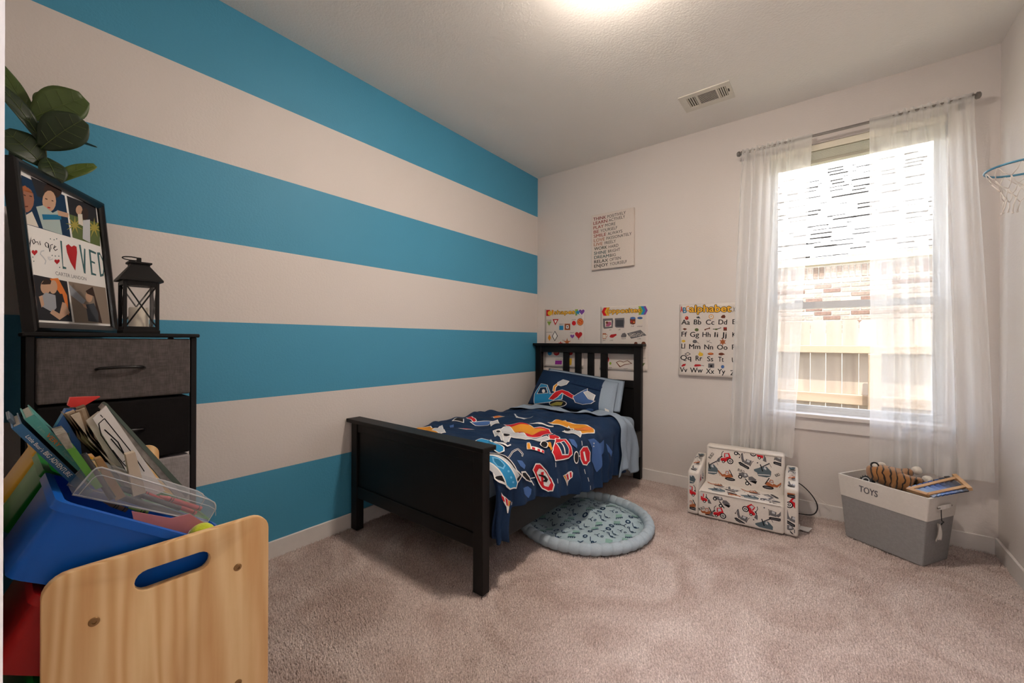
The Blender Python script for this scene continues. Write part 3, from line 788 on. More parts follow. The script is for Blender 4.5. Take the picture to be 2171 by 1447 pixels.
# flat artwork: polygons (u, v ... in metres on their own surface, colour key, outline key) and text lines
PRINTS = {
 'shapes': [
  ([0.1088,1.4359,0.1532,1.434,0.1535,1.3757,0.1092,1.3772],'r'),
  ([0.1789,1.4017,0.1763,1.392,0.1689,1.3843,0.1581,1.3803,0.1461,1.3807,0.1352,1.3855,0.1276,1.3938,0.1248,1.4038,0.1275,1.4137,0.135,1.4213,0.1458,1.4253,0.1579,1.4248,0.1687,1.4199,0.1762,1.4117],'y'),
  ([0.1695,1.4351,0.1956,1.4292,0.184,1.3734],'o'),
  ([0.4964,1.4117,0.4973,1.415,0.5025,1.4212,0.5125,1.4235,0.5225,1.4185,0.5268,1.4086,0.5226,1.3981,0.5127,1.3889,0.5028,1.3807,0.4975,1.3743,0.4966,1.3716,0.4957,1.3743,0.4903,1.3812,0.4803,1.3901,0.47,1.4002,0.4657,1.4111,0.4699,1.4208,0.4801,1.425,0.4901,1.4218,0.4955,1.4151],'p','w'),
  ([0.4274,1.4267,0.4566,1.4282,0.4504,1.3712,0.431,1.369],'g'),
  ([0.4566,1.4254,0.4643,1.4069,0.486,1.4052,0.4691,1.3938,0.475,1.375,0.4568,1.3864,0.4386,1.3763,0.4444,1.3948,0.4271,1.4076,0.449,1.4076],'b'),
  ('T','shapes',0.2,1.3908,0.4231,1.3871,0.0364,'Y',2),
  ([0.1181,1.3225,0.1708,1.3224,0.142,1.2798],'G'),
  ([0.182,1.3436,0.2503,1.3428,0.2132,1.2832],'R'),
  ([0.2003,1.3335,0.2338,1.3332,0.2138,1.3022],'w'),
  ([0.2575,1.2799,0.3026,1.279,0.3028,1.2373,0.2578,1.2379],'b'),
  ([0.3154,1.2975,0.3769,1.2961,0.3772,1.2364,0.3157,1.2372],'n'),
  ([0.3242,1.2891,0.3683,1.2882,0.3686,1.2446,0.3244,1.2452],'N'),
  ([0.3323,1.2819,0.3604,1.2814,0.3605,1.2517,0.3325,1.2521],'w'),
  ([0.3404,1.273,0.3524,1.2728,0.3525,1.26,0.3405,1.2602],'k'),
  ([0.4372,1.2993,0.4351,1.2899,0.4292,1.2824,0.4206,1.2784,0.411,1.2786,0.4023,1.283,0.3962,1.2908,0.394,1.3003,0.3961,1.3098,0.4021,1.3173,0.4108,1.3213,0.4204,1.3211,0.429,1.3166,0.435,1.3088],'r'),
  ([0.5153,1.3088,0.5121,1.2941,0.5028,1.2825,0.4893,1.2762,0.4742,1.2765,0.4605,1.2834,0.451,1.2955,0.4475,1.3105,0.4508,1.3254,0.4603,1.3371,0.4739,1.3433,0.489,1.3428,0.5025,1.3358,0.5119,1.3237],'n'),
  ([0.5096,1.309,0.5069,1.2967,0.4992,1.287,0.488,1.2818,0.4755,1.282,0.4641,1.2878,0.4562,1.2979,0.4533,1.3104,0.4561,1.3227,0.4639,1.3325,0.4752,1.3377,0.4877,1.3373,0.499,1.3315,0.5068,1.3214],'O'),
  ([0.5027,1.3091,0.5022,1.3074,0.501,1.3061,0.4992,1.3054,0.4972,1.3054,0.4954,1.3062,0.4942,1.3076,0.4938,1.3094,0.4942,1.3111,0.4954,1.3124,0.4972,1.3132,0.4992,1.3131,0.501,1.3123,0.5022,1.3109],'R'),
  ([0.4739,1.3035,0.4734,1.3018,0.4722,1.3004,0.4704,1.2997,0.4684,1.2997,0.4666,1.3006,0.4653,1.302,0.4649,1.3037,0.4653,1.3055,0.4665,1.3068,0.4683,1.3075,0.4703,1.3075,0.4721,1.3067,0.4734,1.3053],'R'),
  ([0.4875,1.3214,0.4871,1.3197,0.4858,1.3184,0.484,1.3177,0.482,1.3177,0.4802,1.3185,0.479,1.3199,0.4785,1.3217,0.479,1.3234,0.4802,1.3248,0.482,1.3255,0.484,1.3254,0.4858,1.3246,0.487,1.3232],'R'),
  ([0.4962,1.2978,0.4958,1.2961,0.4946,1.2947,0.4928,1.294,0.4908,1.294,0.489,1.2949,0.4878,1.2963,0.4873,1.298,0.4878,1.2997,0.489,1.3011,0.4908,1.3018,0.4928,1.3018,0.4946,1.301,0.4958,1.2995],'R'),
  ([0.4697,1.3112,0.4692,1.3095,0.468,1.3081,0.4662,1.3074,0.4642,1.3074,0.4624,1.3082,0.4611,1.3097,0.4607,1.3114,0.4611,1.3131,0.4624,1.3145,0.4642,1.3152,0.4662,1.3152,0.468,1.3144,0.4692,1.3129],'R'),
  ([0.5001,1.3142,0.4996,1.3125,0.4984,1.3112,0.4966,1.3105,0.4946,1.3105,0.4928,1.3113,0.4916,1.3127,0.4911,1.3145,0.4916,1.3162,0.4928,1.3176,0.4946,1.3183,0.4966,1.3182,0.4984,1.3174,0.4996,1.316],'R'),
  ([0.4818,1.2981,0.4814,1.2964,0.4802,1.295,0.4784,1.2943,0.4764,1.2943,0.4746,1.2952,0.4733,1.2966,0.4729,1.2983,0.4733,1.3,0.4745,1.3014,0.4763,1.3021,0.4783,1.3021,0.4801,1.3013,0.4814,1.2999],'R'),
  ([0.4784,1.3227,0.4779,1.321,0.4767,1.3196,0.4749,1.3189,0.4729,1.3189,0.4711,1.3197,0.4698,1.3212,0.4694,1.3229,0.4698,1.3246,0.4711,1.326,0.4729,1.3267,0.4749,1.3267,0.4767,1.3258,0.4779,1.3244],'R'),
  ([0.1467,1.1985,0.1661,1.1654,0.1485,1.1317,0.1283,1.1624],'o'),
  ([0.2093,1.2308,0.2422,1.1818,0.2098,1.1307,0.1766,1.1785],'k'),
  ([0.2093,1.2213,0.2346,1.1819,0.2098,1.1403,0.1843,1.1791],'w'),
  ([0.3993,1.1843,0.3999,1.1867,0.4038,1.1913,0.411,1.1932,0.4184,1.1899,0.4216,1.1828,0.4185,1.1752,0.4112,1.1683,0.4039,1.1621,0.4001,1.1573,0.3994,1.1554,0.3988,1.1573,0.3949,1.1622,0.3875,1.1683,0.38,1.1753,0.3769,1.183,0.38,1.1901,0.3874,1.1934,0.3947,1.1914,0.3986,1.1867],'p'),
  ([0.4655,1.2015,0.4666,1.2057,0.4733,1.2137,0.4858,1.217,0.4985,1.2112,0.5039,1.1989,0.4986,1.1855,0.486,1.1735,0.4736,1.1629,0.4669,1.1545,0.4658,1.1512,0.4646,1.1545,0.4579,1.1629,0.4452,1.1737,0.4322,1.1859,0.4267,1.1995,0.4321,1.2118,0.4449,1.2175,0.4576,1.2139,0.4644,1.2057],'R'),
  ([0.4619,1.1563,0.4696,1.1563,0.4671,1.1449,0.4632,1.1449],'R'),
  ([0.3443,1.1616,0.3536,1.134,0.3862,1.1351,0.3592,1.119,0.3706,1.0922,0.3446,1.1096,0.3187,1.0917,0.3298,1.1189,0.3022,1.1349,0.3354,1.134],'n'),
  ([0.2734,1.1328,0.28,1.1168,0.2995,1.1166,0.284,1.1063,0.2897,1.0903,0.2736,1.0997,0.2575,1.0899,0.2632,1.1062,0.2474,1.1163,0.2671,1.1168],'R'),
  ([0.1775,1.0169,0.1701,0.9998,0.1521,0.9923,0.1339,0.9989,0.1263,1.0158,0.1337,1.033,0.1518,1.0404,0.1699,1.0337],'b'),
  ([0.261,1.0175,0.2515,1.0005,0.228,0.993,0.2043,0.9994,0.1944,1.016,0.2041,1.0331,0.2278,1.0405,0.2513,1.034],'R'),
  ('T','STOP',0.207,1.0133,0.2487,1.0154,0.0132,'w',0),
  ([0.4054,1.0235,0.403,1.014,0.3961,1.0062,0.3861,1.0017,0.3749,1.0014,0.3647,1.0054,0.3577,1.0129,0.3551,1.0225,0.3576,1.0321,0.3646,1.0399,0.3746,1.0444,0.3858,1.0446,0.3959,1.0405,0.4029,1.033],'R'),
  ([0.2178,0.9463,0.2922,0.9488,0.2924,0.9123,0.218,0.9095],'m'),
  ([0.3407,0.9696,0.3971,0.9713,0.3975,0.9095,0.341,0.9072],'y'),
  ('T','triangle',0.1109,1.3312,0.1722,1.3307,0.0097,'k',0),
  ('T','square',0.2561,1.2906,0.3039,1.2907,0.0095,'k',0),
  ('T','circle',0.3932,1.3287,0.4351,1.3292,0.0093,'k',0),
  ('T','rhombus',0.1115,1.2138,0.1799,1.2144,0.0096,'k',0),
  ('T','heart',0.3767,1.2074,0.4201,1.2087,0.0092,'k',0),
  ('T','star',0.2912,1.1375,0.321,1.1382,0.0093,'k',0),
  ('T','rectangle',0.2192,0.9553,0.2921,0.9588,0.0095,'k',0),
 ],
 'opposites': [
  ([0.6954,1.3945,0.7172,1.4303,0.7454,1.4301,0.7233,1.3944,0.7446,1.3565,0.7134,1.3586],'r'),
  ([0.7233,1.3944,0.7454,1.4301,0.76,1.4299,0.7386,1.3938,0.7575,1.3571,0.7446,1.3565],'y'),
  ([0.7386,1.3938,0.76,1.4299,0.7745,1.4292,0.7544,1.3932,0.7703,1.3578,0.7575,1.3571],'o'),
  ([1.0268,1.4261,1.0464,1.4262,1.0665,1.3881,1.0483,1.3553,1.0288,1.355,1.0402,1.3892],'g'),
  ([1.0464,1.4262,1.0705,1.4255,1.0899,1.3897,1.0709,1.3545,1.0483,1.3553,1.0665,1.3881],'b'),
  ([1.0705,1.4255,1.0887,1.4257,1.107,1.389,1.0875,1.3539,1.0709,1.3545,1.0899,1.3897],'p'),
  ('T','opposites',0.7527,1.3802,1.0466,1.376,0.0384,'Y',2),
  ([0.7076,1.3319,0.7993,1.334,0.8051,1.3101,0.7997,1.2497,0.7199,1.2423,0.711,1.2578],'s'),
  ([0.7272,1.3122,0.7896,1.3149,0.7881,1.2618,0.7299,1.2585],'c'),
  ([0.7345,1.2628,0.7414,1.2955,0.7636,1.3047,0.7839,1.3026,0.7869,1.2781,0.7638,1.2623],'P'),
  ([0.7578,1.2961,0.7567,1.2914,0.7534,1.2877,0.7488,1.2857,0.7435,1.2859,0.7388,1.2881,0.7356,1.2919,0.7344,1.2967,0.7355,1.3014,0.7387,1.3051,0.7434,1.3071,0.7487,1.307,0.7533,1.3048,0.7566,1.3009],'N'),
  ([0.8193,1.3323,0.9054,1.3339,0.9072,1.2968,0.903,1.2491,0.8329,1.2513,0.8203,1.2612],'s'),
  ([0.8297,1.3175,0.8971,1.3156,0.8974,1.2598,0.83,1.2611],'S'),
  ([0.9548,1.3245,1.0044,1.324,1.0025,1.2814,0.9822,1.274,0.9578,1.2824],'N'),
  ([1.0044,1.3282,1.0021,1.3238,0.9956,1.3203,0.9861,1.3186,0.9756,1.3189,0.966,1.3212,0.9594,1.3251,0.957,1.3297,0.9593,1.3342,0.9659,1.3376,0.9755,1.3393,0.986,1.339,0.9955,1.3367,1.0021,1.3328],'B'),
  ([0.9777,1.3002,0.977,1.2971,0.9749,1.2946,0.9719,1.2932,0.9685,1.2933,0.9654,1.2948,0.9633,1.2974,0.9625,1.3006,0.9633,1.3038,0.9654,1.3063,0.9684,1.3076,0.9718,1.3076,0.9748,1.3061,0.9769,1.3034],'R'),
  ([0.9976,1.2945,0.9969,1.2914,0.9948,1.2889,0.9918,1.2875,0.9885,1.2876,0.9855,1.2891,0.9834,1.2917,0.9826,1.2949,0.9833,1.298,0.9854,1.3005,0.9884,1.3019,0.9918,1.3018,0.9948,1.3003,0.9969,1.2977],'O'),
  ([1.0178,1.3226,1.0658,1.3222,1.0644,1.2825,1.0408,1.2738,1.0196,1.2825],'c'),
  ([1.0652,1.3274,1.063,1.323,1.0566,1.3196,1.0473,1.3178,1.037,1.3181,1.0277,1.3204,1.0212,1.3242,1.0188,1.3288,1.0211,1.3332,1.0276,1.3366,1.0369,1.3383,1.0472,1.338,1.0565,1.3357,1.0629,1.3319],'B'),
  ([0.7053,1.203,0.7396,1.2027,0.7398,1.1535,0.7056,1.1535],'n'),
  ([0.7083,1.192,0.7367,1.1918,0.7368,1.159,0.7085,1.159],'c'),
  ([0.752,1.1819,0.7512,1.1762,0.7489,1.1717,0.7457,1.1691,0.742,1.1691,0.7387,1.1717,0.7364,1.1763,0.7356,1.1819,0.7363,1.1876,0.7386,1.1922,0.7419,1.1947,0.7455,1.1947,0.7488,1.1921,0.7511,1.1875],'n'),
  ([0.7485,1.1819,0.748,1.1781,0.7467,1.1751,0.7449,1.1734,0.7428,1.1734,0.7409,1.1751,0.7396,1.1781,0.7391,1.1819,0.7395,1.1857,0.7408,1.1888,0.7427,1.1904,0.7448,1.1904,0.7467,1.1887,0.748,1.1857],'w'),
  ([0.7701,1.1753,0.7845,1.1915,0.8331,1.1976,0.8377,1.1858,0.8047,1.1644,0.7817,1.1644],'R'),
  ([0.8755,1.1776,0.8894,1.2015,0.9115,1.2055,0.926,1.1879,0.9228,1.1695,0.8812,1.1669],'s'),
  ([0.9292,1.2001,1.0463,1.2292,1.0977,1.1834,0.9676,1.1547],'s'),
  ([0.9604,1.1957,0.9579,1.193,0.953,1.1931,0.9506,1.1958,0.953,1.1985,0.9579,1.1985],'c'),
  ([0.9718,1.1771,0.9694,1.1744,0.9645,1.1744,0.9621,1.1772,0.9645,1.1799,0.9694,1.1799],'c'),
  ([0.9831,1.1874,0.9807,1.1847,0.9759,1.1847,0.9734,1.1874,0.9758,1.1902,0.9807,1.1901],'c'),
  ([0.9944,1.1976,0.992,1.1949,0.9871,1.1949,0.9847,1.1977,0.9871,1.2004,0.9919,1.2003],'c'),
  ([1.0057,1.1791,1.0033,1.1764,0.9985,1.1764,0.9961,1.1791,0.9985,1.1818,1.0033,1.1818],'c'),
  ([1.0169,1.1893,1.0145,1.1866,1.0097,1.1866,1.0073,1.1894,1.0097,1.192,1.0145,1.192],'c'),
  ([1.028,1.1994,1.0256,1.1968,1.0208,1.1968,1.0184,1.1995,1.0208,1.2022,1.0256,1.2022],'c'),
  ([1.0392,1.1811,1.0368,1.1784,1.032,1.1784,1.0297,1.1811,1.032,1.1838,1.0368,1.1838],'c'),
  ([1.0502,1.1912,1.0478,1.1885,1.0431,1.1885,1.0407,1.1912,1.0431,1.1939,1.0478,1.1939],'c'),
  ([1.0612,1.2013,1.0588,1.1986,1.0541,1.1986,1.0517,1.2013,1.0541,1.204,1.0588,1.204],'c'),
  ([1.0722,1.183,1.0699,1.1803,1.0652,1.1803,1.0628,1.183,1.0652,1.1857,1.0699,1.1857],'c'),
  ([0.961,1.1842,0.9585,1.1815,0.9536,1.1815,0.9512,1.1843,0.9536,1.187,0.9585,1.187],'c'),
  ([0.9723,1.1945,0.9699,1.1918,0.965,1.1918,0.9625,1.1945,0.965,1.1973,0.9698,1.1972],'c'),
  ([0.9837,1.1759,0.9813,1.1732,0.9765,1.1732,0.974,1.176,0.9764,1.1787,0.9813,1.1786],'c'),
  ([0.995,1.1861,0.9926,1.1834,0.9877,1.1835,0.9853,1.1862,0.9877,1.1889,0.9925,1.1889],'c'),
  ([1.0062,1.1963,1.0038,1.1936,0.9989,1.1937,0.9965,1.1964,0.9989,1.1991,1.0037,1.1991],'c'),
  ([1.0175,1.1779,1.0151,1.1752,1.0103,1.1752,1.0079,1.1779,1.0102,1.1806,1.015,1.1806],'c'),
  ([1.0286,1.1881,1.0262,1.1854,1.0214,1.1854,1.019,1.1881,1.0214,1.1908,1.0262,1.1908],'c'),
  ([1.0396,1.1982,1.0373,1.1955,1.0325,1.1955,1.0301,1.1983,1.0325,1.2009,1.0372,1.2009],'c'),
  ([1.0508,1.1798,1.0484,1.1772,1.0437,1.1772,1.0413,1.1799,1.0437,1.1826,1.0484,1.1825],'c'),
  ([1.0617,1.1899,1.0594,1.1873,1.0547,1.1873,1.0523,1.19,1.0547,1.1927,1.0594,1.1926],'c'),
  ([1.0727,1.2,1.0703,1.1974,1.0656,1.1974,1.0633,1.2001,1.0656,1.2027,1.0703,1.2027],'c'),
  ([0.9616,1.1727,0.9591,1.17,0.9542,1.17,0.9518,1.1727,0.9542,1.1755,0.9591,1.1754],'c'),
  ([0.9729,1.183,0.9705,1.1803,0.9656,1.1803,0.9631,1.183,0.9656,1.1857,0.9704,1.1857],'c'),
  ([0.9842,1.1932,0.9818,1.1905,0.9769,1.1905,0.9745,1.1933,0.9769,1.196,0.9817,1.196],'c'),
  ([0.9956,1.1747,0.9932,1.172,0.9883,1.172,0.9859,1.1747,0.9883,1.1774,0.9931,1.1774],'c'),
  ([1.022,1.1162,1.0206,1.1108,1.0165,1.1064,1.0105,1.1039,1.0038,1.1039,0.9978,1.1062,0.9936,1.1106,0.9921,1.116,0.9936,1.1214,0.9977,1.1258,1.0037,1.1283,1.0104,1.1283,1.0164,1.1259,1.0205,1.1216],'N'),
  ([1.0918,1.1136,1.09,1.106,1.0849,1.0999,1.0774,1.0965,1.069,1.0964,1.0614,1.0997,1.0562,1.1057,1.0543,1.1133,1.0561,1.121,1.0613,1.1271,1.0688,1.1305,1.0772,1.1306,1.0847,1.1272,1.0899,1.1212],'N'),
  ([0.7682,0.9726,0.7654,0.9593,0.7574,0.9484,0.7457,0.9421,0.7326,0.9416,0.7208,0.9471,0.7125,0.9575,0.7095,0.9708,0.7124,0.9842,0.7205,0.9951,0.7323,1.0013,0.7454,1.0017,0.7571,0.9961,0.7652,0.9857],'R'),
  ([0.7915,0.9398,0.7905,0.9346,0.7877,0.9303,0.7835,0.9279,0.7789,0.9277,0.7747,0.9298,0.7718,0.9339,0.7707,0.939,0.7717,0.9442,0.7746,0.9485,0.7787,0.9509,0.7834,0.9511,0.7876,0.9489,0.7905,0.9449],'g'),
  ([0.8315,0.952,0.8671,0.9656,0.9017,0.9572,0.9348,0.972,0.9795,0.9452,0.9129,0.9311,0.8685,0.909],'N'),
  ([0.8401,0.9507,0.8682,0.9603,0.899,0.9518,0.9348,0.9668,0.9676,0.9458,0.9101,0.9363,0.8729,0.9177],'c'),
  ([1.0556,0.9496,1.0885,0.9544,1.0585,0.9048],'F'),
  ('T','on',0.7675,1.2285,0.7871,1.2294,0.0097,'k',0),
  ('T','off',0.85,1.2286,0.8713,1.2294,0.0096,'k',0),
  ('T','full',0.966,1.2565,0.9898,1.2571,0.0094,'k',0),
  ('T','empty',1.0187,1.2555,1.063,1.2557,0.0093,'k',0),
  ('T','hot',0.7092,1.1371,0.7328,1.1382,0.0098,'k',0),
  ('T','cold',0.7737,1.1362,0.8026,1.1374,0.0097,'k',0),
  ('T','hard',0.8829,1.1514,0.9162,1.1525,0.0096,'k',0),
  ('T','soft',1.0213,1.1505,1.0509,1.1516,0.0093,'k',0),
  ('T','little',0.768,0.8971,0.7969,0.8994,0.0098,'k',0),
  ('T','open',0.9048,0.8957,0.9395,0.8984,0.0096,'k',0),
  ('T','good',1.0655,1.0712,1.0915,1.0726,0.0092,'k',0),
  ('T','short',1.0622,0.9886,1.0919,0.9905,0.0093,'k',0),
 ],
 'alphabet': [
  ('T','A',1.3677,1.3632,1.3858,1.3645,0.0448,'R',1),
  ('T','B',1.3868,1.3547,1.4126,1.3557,0.0445,'U',1),
  ('T','C',1.408,1.3684,1.4336,1.3693,0.0405,'o',1),
  ('T','alphabet',1.4336,1.3625,1.7216,1.3536,0.0505,'Y',2),
  ('T','XYZ',1.7305,1.3487,1.7884,1.3464,0.0406,'s',0),
  ('T','Aa',1.3742,1.2667,1.4359,1.2639,0.0377,'k',1),
  ('T','Bb',1.4658,1.2657,1.5178,1.2631,0.0371,'k',1),
  ('T','Cc',1.5515,1.2629,1.6091,1.2602,0.0365,'k',1),
  ('T','Dd',1.6387,1.2619,1.6951,1.2593,0.0358,'k',1),
  ('T','Ee',1.7317,1.2617,1.7757,1.2608,0.0352,'k',1),
  ('T','Ff',1.3747,1.1723,1.4149,1.1707,0.0378,'k',1),
  ('T','Gg',1.4391,1.1702,1.5037,1.1686,0.0372,'k',1),
  ('T','Hh',1.5284,1.169,1.5839,1.1674,0.0366,'k',1),
  ('T','Ii',1.6112,1.1678,1.6349,1.1664,0.0361,'k',1),
  ('T','Jj',1.6596,1.1677,1.6926,1.1662,0.0358,'k',1),
  ('T','Kk',1.7313,1.1675,1.7734,1.1674,0.0352,'k',1),
  ('T','Ll',1.3742,1.0789,1.4011,1.0779,0.0378,'k',1),
  ('T','Mm',1.4332,1.0759,1.513,1.0757,0.0373,'k',1),
  ('T','Nn',1.542,1.0748,1.6023,1.0744,0.0365,'k',1),
  ('T','Oo',1.6303,1.0744,1.6992,1.0741,0.0359,'k',1),
  ('T','Pp',1.7297,1.076,1.771,1.0767,0.0352,'k',1),
  ('T','Qq',1.369,0.9883,1.4477,0.9893,0.0377,'k',1),
  ('T','Rr',1.4814,0.9871,1.5266,0.9872,0.037,'k',1),
  ('T','Ss',1.5632,0.9851,1.6036,0.9851,0.0364,'k',1),
  ('T','Tt',1.6383,0.9849,1.6741,0.9848,0.0359,'k',1),
  ('T','Uu',1.7302,0.9817,1.7691,0.9831,0.0352,'k',1),
  ('T','Vv',1.3686,0.8938,1.4222,0.895,0.0378,'k',1),
  ('T','Ww',1.444,0.8937,1.5332,0.8969,0.0371,'k',1),
  ('T','Xx',1.5576,0.892,1.6134,0.8935,0.0365,'k',1),
  ('T','Yy',1.6362,0.8943,1.6877,0.8956,0.0359,'k',1),
  ('T','Zz',1.7225,0.8884,1.7687,0.891,0.0352,'k',1),
  ([1.427,1.3161,1.4257,1.3099,1.4219,1.305,1.4164,1.3023,1.4103,1.3025,1.4047,1.3055,1.4009,1.3106,1.3995,1.317,1.4008,1.3232,1.4046,1.3281,1.4102,1.3308,1.4163,1.3305,1.4218,1.3276,1.4256,1.3224],'R'),
  ([1.4156,1.3203,1.4151,1.3182,1.4139,1.3166,1.412,1.3157,1.41,1.3158,1.4081,1.3168,1.4068,1.3185,1.4064,1.3206,1.4068,1.3227,1.4081,1.3243,1.4099,1.3252,1.412,1.3251,1.4138,1.3241,1.4151,1.3224],'O'),
  ([1.4821,1.3206,1.5021,1.327,1.5132,1.3101,1.4888,1.3132],'S'),
  ([1.6063,1.3202,1.6046,1.3122,1.5999,1.3059,1.5931,1.3025,1.5855,1.3027,1.5786,1.3066,1.5738,1.3132,1.572,1.3214,1.5737,1.3294,1.5784,1.3358,1.5853,1.3391,1.5929,1.3389,1.5998,1.335,1.6046,1.3284],'o'),
  ([1.6025,1.3204,1.6012,1.3142,1.5975,1.3093,1.5922,1.3066,1.5863,1.3068,1.581,1.3098,1.5773,1.3149,1.5759,1.3213,1.5772,1.3275,1.5809,1.3324,1.5862,1.335,1.5921,1.3348,1.5974,1.3318,1.6011,1.3267],'c'),
  ([1.5859,1.32,1.5894,1.325,1.595,1.3213,1.5962,1.3237,1.589,1.3278,1.5839,1.3219],'k'),
  ([1.6535,1.3159,1.6651,1.3307,1.6795,1.3315,1.6858,1.3185,1.6817,1.3072,1.661,1.3079],'N'),
  ([1.3823,1.2315,1.3985,1.2386,1.4178,1.23,1.3986,1.2216],'N'),
  ([1.5012,1.2236,1.4999,1.2183,1.4959,1.214,1.4902,1.2117,1.4839,1.2118,1.4781,1.2142,1.4741,1.2186,1.4727,1.224,1.4741,1.2294,1.478,1.2336,1.4838,1.2359,1.4901,1.2358,1.4958,1.2333,1.4998,1.229],'F'),
  ([1.5452,1.2213,1.5798,1.2325,1.578,1.2388,1.5434,1.2276],'N'),
  ([1.5819,1.2347,1.5814,1.2322,1.58,1.2303,1.5779,1.2293,1.5756,1.2293,1.5735,1.2304,1.5721,1.2324,1.5716,1.2348,1.5721,1.2373,1.5735,1.2392,1.5756,1.2402,1.5779,1.2402,1.5799,1.2391,1.5814,1.2371],'N'),
  ([1.5517,1.2234,1.5512,1.221,1.5498,1.219,1.5477,1.218,1.5454,1.218,1.5433,1.2191,1.5418,1.2211,1.5413,1.2235,1.5418,1.226,1.5432,1.2279,1.5453,1.229,1.5476,1.229,1.5497,1.2278,1.5512,1.2259],'N'),
  ([1.6002,1.2251,1.624,1.2234,1.6578,1.2345,1.6565,1.2389,1.6233,1.228,1.6004,1.2297],'k'),
  ([1.6342,1.2255,1.6332,1.2231,1.6303,1.2212,1.626,1.2202,1.6213,1.2203,1.6171,1.2214,1.6142,1.2234,1.6131,1.2258,1.6141,1.2282,1.6171,1.2301,1.6213,1.2311,1.626,1.2311,1.6302,1.2299,1.6332,1.2279],'F'),
  ([1.6721,1.2401,1.6952,1.2397,1.6953,1.2142,1.6722,1.2144],'N'),
  ([1.6746,1.2364,1.6927,1.2361,1.6928,1.2293,1.6746,1.2295],'R'),
  ([1.4045,1.1364,1.4031,1.1322,1.3993,1.1288,1.3938,1.1269,1.3876,1.1269,1.382,1.1287,1.3781,1.1321,1.3767,1.1363,1.3781,1.1405,1.3819,1.1439,1.3875,1.1458,1.3937,1.1458,1.3992,1.144,1.4031,1.1406],'y'),
  ([1.4901,1.1339,1.4885,1.1281,1.4841,1.1234,1.4777,1.1208,1.4705,1.1208,1.464,1.1233,1.4595,1.1279,1.4578,1.1337,1.4594,1.1396,1.4639,1.1442,1.4704,1.1468,1.4775,1.1468,1.484,1.1443,1.4885,1.1397],'s'),
  ([1.4845,1.1312,1.5045,1.1171,1.506,1.1195,1.4859,1.1336],'k'),
  ([1.5572,1.1385,1.5939,1.12,1.595,1.1225,1.5583,1.1411],'s'),
  ([1.5607,1.1269,1.5822,1.1434,1.5807,1.1457,1.5592,1.1292],'s'),
  ([1.6679,1.1585,1.6742,1.1429,1.6894,1.1448,1.6805,1.131,1.6896,1.1174,1.6743,1.1191,1.6682,1.1034,1.6619,1.119,1.6465,1.117,1.6556,1.1309,1.6463,1.1447,1.6618,1.1429],'n'),
  ([1.3971,1.0352,1.4233,1.0517,1.4461,1.0363,1.4202,1.0212],'s'),
  ([1.4077,1.0354,1.4233,1.0454,1.4361,1.0361,1.4211,1.0275],'c'),
  ([1.5343,1.036,1.5326,1.0298,1.5277,1.0248,1.5207,1.0219,1.5128,1.0216,1.5057,1.0242,1.5008,1.029,1.499,1.0352,1.5007,1.0414,1.5056,1.0464,1.5127,1.0493,1.5206,1.0495,1.5276,1.0469,1.5325,1.0421],'y'),
  ([1.5069,1.0581,1.5131,1.0582,1.5167,1.0427,1.5087,1.0425],'y'),
  ([1.6076,1.0415,1.6055,1.0374,1.5996,1.034,1.591,1.032,1.5815,1.0318,1.5729,1.0333,1.5669,1.0365,1.5647,1.0405,1.5668,1.0446,1.5728,1.048,1.5814,1.05,1.591,1.0502,1.5995,1.0485,1.6055,1.0454],'n'),
  ([1.5969,1.0445,1.5957,1.0428,1.5921,1.0414,1.587,1.0406,1.5812,1.0405,1.5761,1.0411,1.5725,1.0423,1.5712,1.0439,1.5724,1.0456,1.576,1.0469,1.5812,1.0478,1.5869,1.0479,1.5921,1.0473,1.5956,1.0461],'O'),
  ([1.6763,1.0417,1.6745,1.0372,1.6695,1.0336,1.6622,1.0315,1.654,1.0313,1.6467,1.033,1.6415,1.0364,1.6397,1.0408,1.6415,1.0453,1.6466,1.0489,1.6539,1.051,1.6621,1.0512,1.6694,1.0494,1.6745,1.046],'N'),
  ([1.6813,1.0404,1.6807,1.0386,1.6791,1.0371,1.6768,1.0363,1.6742,1.0362,1.6719,1.037,1.6703,1.0384,1.6697,1.0401,1.6703,1.0419,1.6719,1.0434,1.6742,1.0443,1.6768,1.0443,1.6791,1.0436,1.6807,1.0422],'N'),
  ([1.3744,0.9398,1.3883,0.9573,1.4099,0.9606,1.4045,0.9435,1.386,0.9364],'R'),
  ([1.4682,0.9437,1.4771,0.9584,1.5149,0.9589,1.5215,0.9468,1.4816,0.9404],'R'),
  ([1.5169,0.9514,1.541,0.9477,1.5415,0.9505,1.5173,0.9542],'k'),
  ([1.5702,0.9685,1.6113,0.97,1.6115,0.9375,1.5704,0.9357],'s'),
  ([1.5759,0.9631,1.6058,0.9643,1.6059,0.942,1.576,0.9407],'c'),
  ([1.5845,0.9602,1.5973,0.9607,1.5974,0.9416,1.5846,0.941],'k'),
  ([1.6801,0.9479,1.679,0.9425,1.6759,0.938,1.6714,0.9354,1.6665,0.9352,1.662,0.9374,1.6588,0.9416,1.6577,0.9469,1.6588,0.9524,1.6619,0.9568,1.6663,0.9594,1.6713,0.9596,1.6758,0.9574,1.6789,0.9532],'B'),
 ],
 'canvas': [
  ('T','THINK',0.6218,2.2084,0.744,2.2068,0.0268,'1',1),
  ('T','POSITIVELY',0.7569,2.207,0.925,2.2137,0.0254,'8',0),
  ('T','LEARN',0.6235,2.1701,0.7561,2.1721,0.0268,'2',1),
  ('T','ACTIVELY',0.7698,2.1723,0.9195,2.1803,0.0253,'8',0),
  ('T','PLAY',0.6237,2.1303,0.7227,2.1325,0.0269,'3',1),
  ('T','MORE',0.7365,2.1344,0.8318,2.136,0.0256,'8',0),
  ('T','BE',0.6263,2.0919,0.6776,2.0925,0.027,'3',1),
